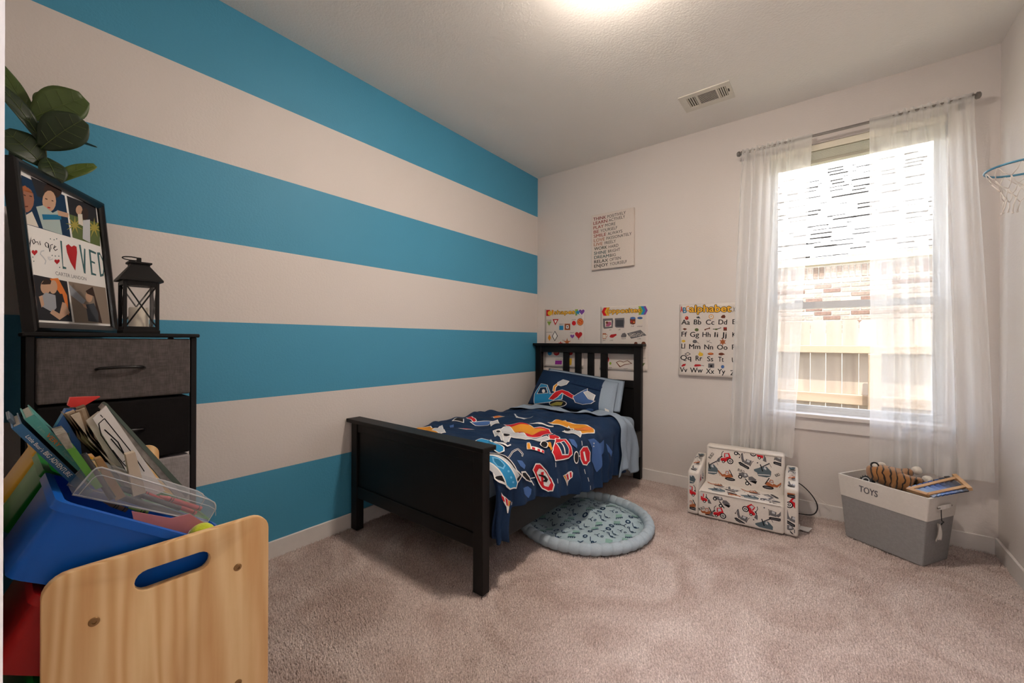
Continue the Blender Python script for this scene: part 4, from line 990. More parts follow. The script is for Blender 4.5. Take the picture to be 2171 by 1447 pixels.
  ('T','YOURSELF',0.6916,2.0937,0.8485,2.0987,0.0256,'8',0),
  ('T','SMILE',0.6274,2.0546,0.7462,2.0567,0.0269,'4',1),
  ('T','ALWAYS',0.7604,2.057,0.8936,2.0612,0.0254,'8',0),
  ('T','LOVE',0.6291,2.016,0.7325,2.0172,0.0268,'5',1),
  ('T','PASSIONATELY',0.7487,2.0187,0.9773,2.026,0.0253,'8',0),
  ('T','LIVE',0.6292,1.9802,0.7128,1.9793,0.0269,'5',1),
  ('T','FREELY',0.7323,1.9799,0.8366,1.9849,0.0256,'8',0),
  ('T','WORK',0.6318,1.9419,0.7559,1.9424,0.0268,'6',1),
  ('T','HARD',0.7692,1.9423,0.8595,1.9451,0.0254,'8',0),
  ('T','SHINE',0.6311,1.9027,0.7483,1.9024,0.0268,'7',1),
  ('T','BRIGHT',0.7648,1.9037,0.876,1.9081,0.0253,'8',0),
  ('T','DREAM',0.6322,1.865,0.7732,1.8651,0.0268,'7',1),
  ('T','BIG',0.7823,1.8657,0.8363,1.8683,0.0254,'8',0),
  ('T','RELAX',0.6324,1.8257,0.7652,1.8277,0.0268,'8',1),
  ('T','OFTEN',0.7798,1.8286,0.8821,1.8342,0.0253,'8',0),
  ('T','ENJOY',0.6326,1.7878,0.7654,1.7906,0.0267,'8',1),
  ('T','YOURSELF',0.7809,1.791,0.9357,1.7967,0.0253,'8',0),
 ],
 'frame': [
  ([0.005,0.4919,0.4245,0.5073,0.4377,0.0292,0.0327,0.0278],'w'),
  ([0.0148,0.4766,0.2339,0.4783,0.2403,0.3355,0.0203,0.327],'D'),
  ([0.0798,0.4862,0.1516,0.4887,0.1552,0.4364,0.0996,0.4313],'E'),
  ([0.083,0.4152,0.0766,0.3962,0.0647,0.3791,0.0499,0.3672,0.0351,0.3629,0.0233,0.3666,0.0166,0.3776,0.0162,0.3936,0.022,0.4117,0.0332,0.4285,0.0477,0.4409,0.0626,0.4462,0.0751,0.4431,0.0825,0.432],'H'),
  ([0.0219,0.4299,0.0516,0.4486,0.0837,0.4337,0.0721,0.4391,0.0377,0.4293],'n'),
  ([0.0195,0.3418,0.0672,0.3743,0.0888,0.3315,0.0241,0.3281],'c'),
  ([0.2248,0.494,0.2175,0.4789,0.202,0.4637,0.1818,0.4516,0.161,0.4448,0.1438,0.4445,0.1332,0.4505,0.1309,0.4615,0.1374,0.4756,0.1516,0.4903,0.171,0.5026,0.192,0.5103,0.2104,0.5115,0.2222,0.5057],'L'),
  ([0.1856,0.4439,0.1794,0.4265,0.1676,0.4106,0.1528,0.3994,0.1381,0.395,0.1262,0.3981,0.1194,0.4079,0.1189,0.4225,0.1247,0.4392,0.1358,0.4548,0.1502,0.4664,0.1652,0.4716,0.1777,0.4691,0.185,0.4592],'h'),
  ([0.0878,0.3954,0.1197,0.4097,0.1614,0.3979,0.1907,0.4157,0.1966,0.3343,0.1067,0.3319],'T'),
  ([0.1097,0.3783,0.2019,0.4029,0.2003,0.3862,0.1117,0.3615],'U'),
  ([0.1851,0.414,0.2432,0.4196,0.2383,0.4039,0.1873,0.3964],'h'),
  ([0.0373,0.4156,0.048,0.415,0.0503,0.4184,0.0395,0.4189],'L'),
  ([0.0639,0.4202,0.0741,0.4207,0.076,0.4241,0.0659,0.4236],'L'),
  ([0.0384,0.3781,0.0535,0.384,0.0535,0.3882,0.0384,0.3822],'N'),
  ([0.1322,0.4341,0.1428,0.4345,0.145,0.4381,0.1344,0.4377],'L'),
  ([0.1622,0.4372,0.1707,0.4376,0.1729,0.4413,0.1645,0.4408],'L'),
  ([0.1384,0.4069,0.1513,0.409,0.1532,0.4136,0.1402,0.4114],'R'),
  ([0.2451,0.482,0.4131,0.4943,0.4124,0.341,0.2502,0.3379],'E'),
  ([0.2466,0.4182,0.426,0.4332,0.4124,0.341,0.2502,0.3379],'F'),
  ([0.2766,0.4221,0.2763,0.396,0.3113,0.424,0.2828,0.394,0.3272,0.4076,0.2834,0.3884,0.3155,0.381,0.2776,0.3818,0.2828,0.3575,0.2684,0.3774,0.2455,0.3483,0.2601,0.3772,0.2209,0.3567,0.2564,0.3812,0.2189,0.3784,0.2591,0.3876,0.2404,0.4039,0.2669,0.3934],'W'),
  ([0.3938,0.4481,0.3935,0.418,0.4369,0.4509,0.4016,0.4158,0.4568,0.4323,0.4023,0.4093,0.4424,0.4013,0.3952,0.4017,0.4017,0.3738,0.3838,0.3965,0.3557,0.3628,0.3735,0.3961,0.3254,0.3722,0.3689,0.4007,0.3229,0.3969,0.3722,0.4081,0.3492,0.4265,0.3819,0.4149],'W'),
  ([0.3243,0.4559,0.3209,0.4475,0.3142,0.4396,0.3056,0.4339,0.2969,0.4314,0.2898,0.4325,0.2856,0.4371,0.2851,0.4441,0.2884,0.4523,0.2949,0.4601,0.3033,0.466,0.3121,0.4687,0.3194,0.4677,0.3238,0.4631],'h'),
  ([0.3589,0.451,0.3547,0.44,0.3469,0.43,0.3371,0.423,0.3273,0.4202,0.3195,0.4223,0.315,0.4287,0.3147,0.4381,0.3187,0.4488,0.3263,0.4587,0.3359,0.4659,0.3458,0.4689,0.3539,0.4671,0.3586,0.4607],'L'),
  ([0.2935,0.4319,0.3197,0.4395,0.3175,0.394,0.2908,0.3968],'c'),
  ([0.3203,0.4172,0.3636,0.4318,0.3479,0.3408,0.3046,0.3459],'v'),
  ([0.032,0.1763,0.1925,0.1758,0.1958,0.0382,0.0342,0.0371],'E'),
  ([0.1102,0.1731,0.1497,0.1811,0.184,0.1283,0.1819,0.0585,0.1524,0.084,0.1505,0.1292],'O'),
  ([0.1412,0.1507,0.1375,0.1405,0.1306,0.1319,0.1221,0.1266,0.1135,0.1257,0.1066,0.1291,0.1027,0.1363,0.1025,0.1458,0.106,0.1557,0.1126,0.1643,0.1211,0.1697,0.1297,0.1709,0.1368,0.1676,0.1409,0.1604],'h'),
  ([0.1107,0.1468,0.1066,0.1364,0.0986,0.1275,0.0884,0.122,0.0781,0.1209,0.0696,0.1243,0.0647,0.1314,0.0641,0.1409,0.068,0.151,0.0756,0.1598,0.0856,0.1655,0.096,0.167,0.1048,0.1639,0.11,0.1567],'h'),
  ([0.0679,0.1499,0.0884,0.17,0.1151,0.165,0.1097,0.1555,0.0822,0.151],'L'),
  ([0.0542,0.1059,0.084,0.1262,0.1266,0.1221,0.126,0.0819,0.1041,0.0648,0.0587,0.0808],'t'),
  ([0.1274,0.1266,0.1606,0.1303,0.1685,0.0991,0.1551,0.0614,0.1236,0.0684],'E'),
  ([0.1557,0.1025,0.172,0.0994,0.1871,0.0681,0.1319,0.042,0.0912,0.0617,0.1056,0.0737,0.1355,0.0624],'h'),
  ([0.052,0.1099,0.0674,0.1158,0.0713,0.0862,0.058,0.0765],'h'),
  ([0.1996,0.1768,0.415,0.181,0.4189,0.0393,0.2061,0.0363],'V'),
  ([0.2015,0.1676,0.2816,0.119,0.263,0.1025,0.2018,0.1302],'t'),
  ([0.3265,0.1385,0.3224,0.1284,0.3148,0.1199,0.3054,0.1148,0.2959,0.1139,0.2883,0.1174,0.2839,0.1246,0.2837,0.134,0.2876,0.1439,0.2949,0.1523,0.3042,0.1577,0.3138,0.1588,0.3217,0.1554,0.3262,0.1482],'h'),
  ([0.2883,0.1544,0.3326,0.1748,0.3575,0.0847,0.3664,0.0408,0.3406,0.0423,0.3341,0.1393,0.2945,0.1451],'L'),
  ([0.2788,0.1039,0.3291,0.1133,0.3478,0.0788,0.3449,0.0425,0.2834,0.0447],'S'),
  ([0.2577,0.107,0.2788,0.1039,0.2839,0.0895,0.2655,0.0954],'h'),
  ([0.24,0.2697,0.24,0.2698,0.2401,0.2699,0.2404,0.27,0.2406,0.27,0.2407,0.2698,0.2406,0.2696,0.2403,0.2694,0.24,0.2692,0.2399,0.269,0.2398,0.269,0.2398,0.269,0.2397,0.2691,0.2395,0.2692,0.2393,0.2694,0.2392,0.2695,0.2393,0.2697,0.2396,0.2699,0.2398,0.2699,0.24,0.2698],'R'),
  ([0.2091,0.3,0.2233,0.3088,0.2379,0.3025,0.2525,0.3105,0.2663,0.3087,0.2655,0.2882,0.2434,0.2203,0.2227,0.2463,0.2106,0.2769],'R'),
  ([0.1825,0.3116,0.1913,0.3118,0.1828,0.2252,0.1977,0.224,0.1966,0.2183,0.1785,0.2162],'z'),
  ([0.2804,0.3196,0.2913,0.3206,0.2944,0.2495,0.3084,0.3119,0.3162,0.3111,0.3003,0.2182,0.2911,0.2192],'z'),
  ([0.3364,0.3154,0.3803,0.3116,0.3788,0.304,0.3461,0.3057,0.345,0.2738,0.3665,0.2715,0.3652,0.2651,0.3453,0.2666,0.3429,0.2284,0.3646,0.2266,0.3634,0.2202,0.333,0.2197],'z'),
  ([0.3866,0.3129,0.4049,0.3167,0.4219,0.2934,0.4236,0.2562,0.4122,0.2266,0.3885,0.2198],'z'),
  ([0.3974,0.3056,0.4048,0.3071,0.4165,0.2844,0.4161,0.2549,0.4085,0.235,0.3971,0.2317],'w'),
  ([0.058,0.2497,0.0586,0.2509,0.0612,0.2537,0.0656,0.2555,0.0697,0.2548,0.0709,0.2517,0.0685,0.2475,0.0636,0.2432,0.0589,0.2394,0.0562,0.2366,0.0557,0.2356,0.0555,0.2365,0.0536,0.2384,0.05,0.2405,0.0463,0.243,0.0452,0.2464,0.0475,0.2501,0.052,0.2526,0.056,0.2526,0.0578,0.2507],'R'),
  ([0.1553,0.2393,0.1559,0.2405,0.1586,0.2431,0.1632,0.2449,0.1675,0.2442,0.1688,0.2412,0.1662,0.2371,0.1611,0.233,0.1562,0.2293,0.1535,0.2266,0.1529,0.2256,0.1527,0.2264,0.1507,0.2283,0.1469,0.2304,0.1431,0.2329,0.1418,0.2362,0.1443,0.2398,0.1489,0.2422,0.1532,0.2421,0.1551,0.2403],'R'),
  ([0.0204,0.2928,0.0244,0.273,0.0429,0.2686,0.0482,0.2937,0.0387,0.2587,0.0257,0.2444,0.0233,0.2478,0.0202,0.2452,0.0275,0.2424,0.0424,0.2588,0.0522,0.2948,0.0405,0.2702,0.028,0.2753,0.0243,0.2945],'k'),
  ([0.059,0.2738,0.0538,0.2825,0.0605,0.2864,0.0648,0.2802,0.0559,0.2722,0.0583,0.271,0.0683,0.2808,0.0624,0.2891,0.0504,0.2819,0.0557,0.272],'k'),
  ([0.0666,0.2792,0.0736,0.282,0.0773,0.2732,0.0857,0.2866,0.0846,0.2746,0.0883,0.2758,0.0868,0.2894,0.0767,0.2755,0.0764,0.2845,0.0665,0.2817],'k'),
  ([0.1089,0.2836,0.1146,0.2888,0.1217,0.287,0.1187,0.2744,0.1122,0.2773,0.1096,0.2851,0.1059,0.2834,0.1089,0.275,0.1213,0.2732,0.1255,0.2887,0.115,0.2916,0.1065,0.2849],'k'),
  ([0.1217,0.2872,0.1236,0.2607,0.1345,0.2746,0.1342,0.2852,0.1445,0.289,0.1438,0.2914,0.1309,0.2856,0.1306,0.274,0.1272,0.2627,0.1256,0.2885],'k'),
  ([0.1447,0.2758,0.1601,0.2864,0.151,0.2891,0.1437,0.2765,0.1519,0.2703,0.165,0.2778,0.1633,0.2797,0.1531,0.2733,0.1477,0.2777,0.1533,0.2876,0.1566,0.2868,0.1427,0.2775],'k'),
  ([0.1005,0.2626,0.0854,0.2569,0.0793,0.2452,0.0918,0.2364,0.1001,0.2279,0.094,0.2168,0.0986,0.2167,0.1051,0.2295,0.096,0.2394,0.084,0.2474,0.0882,0.2549,0.101,0.2593],'v'),
  ([0.1179,0.2362,0.1165,0.2439,0.1219,0.2442,0.1182,0.2327,0.1363,0.2404,0.1352,0.2427,0.1207,0.2354,0.1257,0.2459,0.1134,0.2445,0.114,0.235],'v'),
  ('T', 'CARTER LANDON', 0.1409, 0.1901, 0.3004, 0.1932, 0.0118, 's', 0),
  ([0.1387,0.3068,0.1371,0.3045,0.1345,0.3039,0.1335,0.3056,0.1352,0.3079,0.1378,0.3085],'z'),
  ([0.1562,0.3082,0.1545,0.3059,0.1519,0.3053,0.1509,0.307,0.1526,0.3093,0.1552,0.3099],'z'),
  ([0.169,0.3139,0.1672,0.3116,0.1645,0.3109,0.1635,0.3126,0.1652,0.315,0.1679,0.3157],'z'),
  ([0.0419,0.2299,0.0405,0.2279,0.0382,0.2274,0.0374,0.2291,0.0388,0.2311,0.0411,0.2316],'z'),
  ([0.0504,0.2308,0.0489,0.2287,0.0466,0.2282,0.0458,0.2299,0.0473,0.232,0.0496,0.2324],'z'),
  ([0.0523,0.2185,0.0509,0.2165,0.0486,0.216,0.0477,0.2177,0.0492,0.2198,0.0515,0.2202],'z'),
  ([0.1377,0.2531,0.1361,0.2508,0.1335,0.2503,0.1325,0.2521,0.1342,0.2543,0.1368,0.2548],'z'),
  ([0.152,0.2537,0.1503,0.2514,0.1476,0.2509,0.1466,0.2526,0.1483,0.2549,0.151,0.2554],'z'),
  ([0.1695,0.2567,0.1678,0.2544,0.1651,0.2538,0.164,0.2556,0.1658,0.2579,0.1685,0.2584],'z'),
  ([0.1669,0.2188,0.1651,0.2165,0.1624,0.216,0.1614,0.2178,0.1631,0.2201,0.1659,0.2206],'z'),
 ],
 'pillow': [
  ([0.0755,0.2218,0.1178,0.4857,0.2163,0.4452,0.2878,0.2518,0.283,0.2241,0.4478,0.2654,0.4452,0.139,0.2849,0.058,0.0957,0.0087],'b','w'),
  ([0.118,0.2177,0.1319,0.3767,0.2164,0.3804,0.2599,0.244],'D','w'),
  ([0.2203,0.2818,0.2196,0.2552,0.2102,0.2387,0.1958,0.2383,0.1816,0.2546,0.1726,0.2821,0.1726,0.31,0.1819,0.327,0.197,0.3264,0.2118,0.309],'w'),
  ([0.3246,0.3016,0.3135,0.4328,0.3361,0.5152,0.3525,0.4738,0.3377,0.4061,0.3477,0.2863],'o','w'),
  ([0.3445,0.5543,0.3998,0.6481,0.4776,0.619,0.4579,0.5218,0.3975,0.4646,0.3652,0.4785],'v','w'),
  ([0.2916,0.113,0.3602,0.2808,0.4279,0.3616,0.5046,0.329,0.6289,0.1975,0.617,0.1497,0.4931,0.2356,0.4381,0.2869,0.394,0.1639,0.345,0.1038],'r','w'),
  ([0.5791,0.2146,0.6592,0.3489,0.7184,0.4908,0.7242,0.2813,0.7544,0.2059,0.8166,0.1937,0.7818,0.125,0.6914,0.0859,0.6111,0.1079],'B','w'),
  ([0.6933,0.3648,0.7305,0.4159,0.8125,0.3501,0.8038,0.2071,0.7537,0.2198],'v','w'),
  ([0.5019,0.0622,0.4934,0.0417,0.4702,0.0238,0.4357,0.0113,0.3953,0.0048,0.356,0.0034,0.3243,0.0066,0.3044,0.0159,0.2986,0.0314,0.3078,0.051,0.3309,0.0708,0.3648,0.0871,0.4039,0.0976,0.442,0.1007,0.4739,0.0952,0.4949,0.0815],'k','w'),
  ([0.2963,0.0148,0.3891,0.068,0.4676,0.0758,0.4425,0.0222,0.3182,0.0032],'W'),
  ([0.5433,0.6907,0.8721,0.637,0.8576,0.5038,0.5207,0.5596],'K'),
  ('T','DANGER',0.5726,0.5693,0.8417,0.5493,0.0952,'D',1),
  ([0.8057,0.0182,0.7993,0.0079,0.7823,0.0068,0.7658,-0.0086,0.7464,-0.015,0.7279,-0.0113,0.7139,0.0018,0.7132,0.0052,0.7202,0.0144,0.7344,0.0246,0.7534,0.0328,0.7737,0.0367,0.7912,0.0352,0.8027,0.0284],'B'),
 ],
 'duvet': [
  ([0.4959,-1.2037,0.6361,-1.1341,0.6983,-1.1546,0.7706,-1.0832,0.8323,-1.1374,0.8608,-1.3134,0.8155,-1.4064,0.632,-1.2822],'r','w'),
  ([0.5628,-1.2619,0.6612,-1.1424,0.7083,-1.1556,0.7693,-1.1092,0.7763,-1.2404,0.7954,-1.3306],'o'),
  ([0.5261,-1.3545,0.5663,-1.3205,0.5491,-1.2335,0.8387,-1.415,0.8902,-1.2944,0.9167,-1.3095,0.8799,-1.3782,0.8475,-1.4502,0.7571,-1.4773,0.8967,-1.6902],'v','w'),
  ([0.7587,-1.4815,0.7517,-1.4757,0.6595,-1.3679,0.753,-1.4981,0.7514,-1.5097,0.746,-1.5151,0.7355,-1.5106,0.6828,-1.4489,0.6565,-1.4135,0.7114,-1.4724,0.6358,-1.3661,0.6771,-1.4033,0.6915,-1.4084,0.658,-1.357],'k','w'),
  ([0.8955,-1.691,0.5911,-1.3666,0.5898,-1.3792,0.5813,-1.3781,0.5685,-1.3712,0.5574,-1.3638,0.5511,-1.3584,0.5489,-1.3537,0.5503,-1.3496,0.5546,-1.3463,0.5608,-1.3444,0.5677,-1.3443,0.5748,-1.347],'k','w'),
  ([0.8958,-1.2746,0.8699,-1.1695,0.9437,-1.2346,0.9527,-1.2759,0.9218,-1.3046],'r','w'),
  ([0.9432,-1.2736,0.9846,-1.2196,1.0525,-1.2346,1.096,-1.2504,1.1079,-1.29,1.0916,-1.4245,1.0437,-1.4288],'r','w'),
  ([0.9953,-1.3367,0.994,-1.2478,1.061,-1.2726,1.0864,-1.2952,1.0735,-1.3566],'D','w'),
  ([0.993,-1.2979,1.0785,-1.3337,1.0786,-1.3239,0.9905,-1.2842],'w'),
  ([0.9348,-1.3748,0.944,-1.3392,1.0192,-1.4059,1.0314,-1.4359],'o'),
  ([0.9531,-1.3806,0.9619,-1.393,0.9932,-1.4377,0.9948,-1.4532,0.9926,-1.4671,0.9858,-1.4738,0.97,-1.4645,0.9268,-1.4087,0.9161,-1.3801,0.9134,-1.3623,0.9191,-1.3555,0.9308,-1.3594,0.9441,-1.3701],'k','w'),
  ([0.6218,-1.1008,0.6821,-1.0626,0.7626,-1.013,0.7729,-1.0292,0.7061,-1.098],'w'),
  ([0.7146,-0.9996,0.7409,-0.8223,0.7958,-0.8837,0.9478,-0.8983,1.0123,-0.9331,1.0274,-0.9551,1.0034,-1.0611,0.8788,-0.9488,0.7533,-0.9981],'o','w'),
  ([0.8441,-0.951,1.0006,-1.072,1.0183,-1.1181,0.9598,-1.1359,0.8828,-1.0919],'v','w'),
  ([0.9164,-1.052,0.9098,-1.0443,0.9265,-1.0842,0.9217,-1.0911,0.9124,-1.0921,0.8995,-1.0854,0.8672,-1.0413,0.861,-1.0346,0.8583,-1.0262,0.8579,-1.0147,0.8492,-0.984,0.8523,-0.9715,0.8593,-0.9674,0.8675,-0.9705],'k'),
  ([0.8861,-0.9461,0.9985,-0.9371,1.0107,-0.9516,0.9678,-1.0612],'O'),
  ([0.8965,-1.5039,0.9063,-1.4885,0.9668,-1.5621,1.0211,-1.5071,1.0339,-1.5201,0.9877,-1.5926,0.9836,-1.6262],'w'),
  ([0.904,-1.5099,0.9105,-1.4977,0.9854,-1.593,0.981,-1.6162],'o'),
  ([0.9749,-1.5652,0.9888,-1.5558,1.0012,-1.5726,0.9892,-1.5868],'r'),
  ([0.9986,-1.5455,1.0077,-1.5336,1.0185,-1.5459,1.0095,-1.5617],'r'),
  ([1.0139,-1.5233,1.0235,-1.5126,1.0305,-1.5222,1.0237,-1.5371],'r'),
  ([1.1014,-1.155,1.0836,-1.1198,1.0904,-1.0728,1.13,-1.0465,1.1782,-1.0567,1.1866,-1.1081,1.177,-1.1387,1.1427,-1.1561],'r','w'),
  ([1.1078,-1.1266,1.1639,-1.1218,1.167,-1.0999,1.1096,-1.1077],'w'),
  ([1.122,-1.1945,1.1295,-1.1599,1.1241,-1.1589,1.1171,-1.1925],'w'),
  ([1.1264,-1.1929,1.1373,-1.202,1.144,-1.2167,1.1469,-1.2288,1.1454,-1.2367,1.139,-1.2409,1.1287,-1.2416,1.1166,-1.2383,1.1054,-1.2307,1.0972,-1.2201,1.0936,-1.2094,1.0953,-1.2003,1.1025,-1.1938,1.1137,-1.1908],'k','w'),
  ([1.1924,-1.3617,1.1895,-1.345,1.188,-1.2712,1.1985,-1.2647,1.2241,-1.2712,1.2405,-1.2954,1.2664,-1.3103],'w'),
  ([1.1952,-1.3578,1.193,-1.3439,1.2632,-1.2988],'o'),
  ([1.1942,-1.3339,1.197,-1.3018,1.231,-1.2923,1.2334,-1.3087],'r'),
  ([1.1958,-1.2846,1.1923,-1.2733,1.2205,-1.2743,1.2261,-1.2824],'r'),
  ([1.0515,-1.0477,1.057,-0.9898,1.0942,-0.9251,1.0872,-0.8483,1.1703,-0.8578,1.2687,-0.9678,1.182,-1.0379,1.1073,-1.0158],'B'),
  ([1.0828,-0.9906,1.0844,-0.9912,1.0855,-0.9931,1.0859,-0.9957,1.0854,-0.9988,1.0842,-1.0015,1.0825,-1.0034,1.0807,-1.0041,1.079,-1.0034,1.078,-1.0015,1.0776,-0.9988,1.0781,-0.9959,1.0793,-0.9932,1.081,-0.9913],'v'),
  ([1.1004,-0.9922,1.1022,-0.9928,1.1035,-0.9947,1.1039,-0.9974,1.1034,-1.0005,1.102,-1.0034,1.1001,-1.0054,1.0981,-1.006,1.0963,-1.0053,1.0951,-1.0033,1.0947,-1.0006,1.0952,-0.9976,1.0965,-0.9948,1.0983,-0.9929],'v'),
  ([0.9948,-1.1999,1.0203,-1.1746,1.0604,-1.1767,1.0764,-1.1914,1.0438,-1.2143],'B'),
  ([1.1149,-0.8216,1.1869,-0.734,1.2173,-0.7577,1.1684,-0.8183],'B'),
  ([1.0176,-1.7516,1.0278,-1.7122,1.0567,-1.6934,1.0711,-1.7128,1.049,-1.7451],'B'),
  ([1.155,-1.7397,1.1644,-1.6842,1.1845,-1.661,1.2055,-1.6688,1.2207,-1.6877,1.1847,-1.7339],'B'),
  ([0.1485,-1.2148,0.1643,-1.1823,0.2777,-1.2537,0.2771,-1.2767],'r','w'),
  ([0.2649,-1.2874,0.3131,-1.2439,0.3732,-1.1761,0.4018,-1.2705,0.3143,-1.2926],'B','w'),
  ([0.3692,-1.2028,0.3763,-1.1416,0.4292,-1.1856,0.4399,-1.2781],'v','w'),
  ([0.1757,-1.3751,0.1697,-1.3186,0.1717,-1.2741,0.2336,-1.3363],'k','w'),
  ([0.1341,-1.716,0.0603,-1.5914,0.1405,-1.5491,0.2671,-1.61,0.3431,-1.6392,0.3492,-1.673,0.3021,-1.6786,0.193,-1.6801],'o','w'),
  ([0.169,-1.4715,0.3434,-1.6056,0.3386,-1.6447,0.2463,-1.6208],'v','w'),
  ([0.3126,-1.4481,0.4032,-1.4156,0.3654,-1.4365],'r','w'),
  ([0.2347,-1.0347,0.3724,-1.0649,0.3174,-1.098],'O','w'),
  ([0.2081,-1.4386,0.2262,-1.418,0.2619,-1.4523,0.2493,-1.4721],'B'),
  ([0.3616,-0.9406,0.4849,-1.0383,0.5251,-1.0087,0.5501,-0.943,0.5318,-1.0318,0.4779,-1.0565],'v'),
  ([1.0442,-1.1238,1.071,-1.1314,1.072,-1.1243,1.0454,-1.1175],'v'),
  ([1.2091,-1.1374,1.2377,-1.1321,1.2374,-1.1275,1.2088,-1.1326],'v'),
  ([1.261,-1.1179,1.2868,-1.1108,1.2877,-1.1027,1.2611,-1.1117],'v'),
  ([1.315,-1.0958,1.3435,-1.0861,1.3503,-1.066,1.3202,-1.0791],'v'),
  ([1.1018,-1.4348,1.125,-1.4413,1.1261,-1.4351,1.1032,-1.4278],'v'),
  ([1.1874,-1.4381,1.2114,-1.44,1.212,-1.435,1.188,-1.433],'v'),
 ],
 'duvet2': [
  ([0.6793,-1.6807,0.6879,-1.6434,0.7221,-1.6181,0.8818,-1.7459,0.9359,-1.7586,0.9517,-1.7779,0.9489,-1.8074,0.9075,-1.8019,0.8645,-1.8242,0.814,-1.8254],'b','w'),
  ([0.7147,-1.6176,0.7536,-1.6383,0.8811,-1.7711,0.8743,-1.8068],'U'),
  ([0.7262,-1.6169,0.8834,-1.7385,0.9497,-1.7424,0.9531,-1.717,0.9438,-1.7094,0.9437,-1.7334,0.8554,-1.7011,0.7186,-1.6037],'w'),
  ([0.9972,-1.7896,0.9795,-1.7407,0.9765,-1.6968,1.0014,-1.6887,1.0052,-1.701,1.0104,-1.6915,0.9993,-1.6728,0.9687,-1.6822,0.9722,-1.7403,0.9899,-1.7922],'w'),
  ([0.9952,-1.7904,0.9774,-1.7407,0.9745,-1.6931,1.0008,-1.6843,1.0066,-1.6985,1.0089,-1.6942,0.9999,-1.6772,0.9711,-1.6867,0.9742,-1.7405,0.992,-1.7915],'k'),
  ([0.9155,-1.8672,0.9563,-1.8309,0.9865,-1.8126,1.0277,-1.8034,1.0619,-1.7924,1.0909,-1.7575,1.1133,-1.7862,1.1185,-1.7999,1.0841,-1.8685,1.0173,-1.9363],'k','w'),
  ([0.9217,-1.8742,0.9666,-1.8382,1.0064,-1.8208,1.0445,-1.8068,1.0844,-1.7733,1.0997,-1.8013,1.0609,-1.8543,1.0144,-1.9268,0.9711,-1.936],'v'),
  ([0.907,-1.885,0.9461,-1.8675,0.9772,-1.8525,1.0113,-1.84,1.061,-1.8205,1.1165,-1.7914,1.1348,-1.799,1.1108,-1.8525,1.0717,-1.8852,1.0357,-1.8953,0.9949,-1.9018,0.9566,-1.9004,0.9189,-1.898],'b','w'),
  ([0.9659,-1.8726,0.9832,-1.86,1.0133,-1.8573,1.0159,-1.8744,0.9978,-1.8936,0.9781,-1.8864],'U','C'),
  ([1.0463,-1.8422,1.0475,-1.844,1.0476,-1.8468,1.0467,-1.8502,1.045,-1.8534,1.0428,-1.8559,1.0406,-1.8569,1.0388,-1.8563,1.0378,-1.8543,1.0377,-1.8514,1.0385,-1.8481,1.0401,-1.8451,1.0422,-1.8429,1.0444,-1.8419],'C'),
  ([1.0748,-1.8337,1.0762,-1.835,1.0764,-1.8377,1.0753,-1.8413,1.0731,-1.8452,1.0703,-1.8485,1.0676,-1.8505,1.0655,-1.8506,1.0644,-1.8491,1.0644,-1.8462,1.0655,-1.8426,1.0675,-1.839,1.0699,-1.836,1.0725,-1.8341],'C'),
  ([1.1023,-1.8176,1.104,-1.8185,1.1045,-1.8211,1.1035,-1.825,1.1012,-1.8294,1.0981,-1.8332,1.095,-1.8357,1.0925,-1.8364,1.091,-1.8354,1.0908,-1.8327,1.0918,-1.829,1.0939,-1.825,1.0967,-1.8213,1.0997,-1.8186],'C'),
  ([1.0789,-1.7505,1.0846,-1.7209,1.1188,-1.6831,1.1404,-1.6725,1.1188,-1.7147,1.0941,-1.7454],'k','w'),
  ([1.1276,-1.6745,1.1348,-1.6303,1.1309,-1.6311,1.1237,-1.6754],'w'),
  ([1.137,-1.6709,1.1671,-1.6528,1.167,-1.6468,1.1366,-1.6653],'w'),
  ([1.0922,-1.6411,1.0715,-1.6151,1.078,-1.587,1.1285,-1.5293,1.1816,-1.4812,1.2129,-1.4717,1.2386,-1.4821,1.2352,-1.5086,1.2057,-1.5609,1.1701,-1.5873,1.127,-1.6179],'r','w'),
  ([1.1142,-1.612,1.0965,-1.593,1.1125,-1.5546,1.1654,-1.5059,1.1982,-1.486,1.2161,-1.5059,1.1992,-1.5465,1.1623,-1.579],'w'),
  ([1.121,-1.5742,1.1229,-1.5535,1.2023,-1.5541,1.1892,-1.5694],'r'),
  ([1.1256,-1.5971,1.1449,-1.5449,1.1741,-1.511,1.1847,-1.527,1.1704,-1.5652,1.1651,-1.5444,1.1495,-1.5585,1.138,-1.5875],'k'),
  ([1.0645,-1.9315,1.1573,-1.8649,1.1874,-1.8348,1.1983,-1.8387,1.1868,-1.8609,1.2171,-1.8665,1.2074,-1.8759,1.174,-1.882,1.1242,-1.9097],'w'),
  ([1.0684,-1.9367,1.0961,-1.9119,1.1398,-1.895,1.1167,-1.9126],'r'),
  ([1.1169,-1.8961,1.1466,-1.8756,1.1786,-1.8714,1.1652,-1.8821],'r'),
  ([1.1529,-1.8705,1.1847,-1.8402,1.1911,-1.849,1.1835,-1.868],'o'),
 ],
}

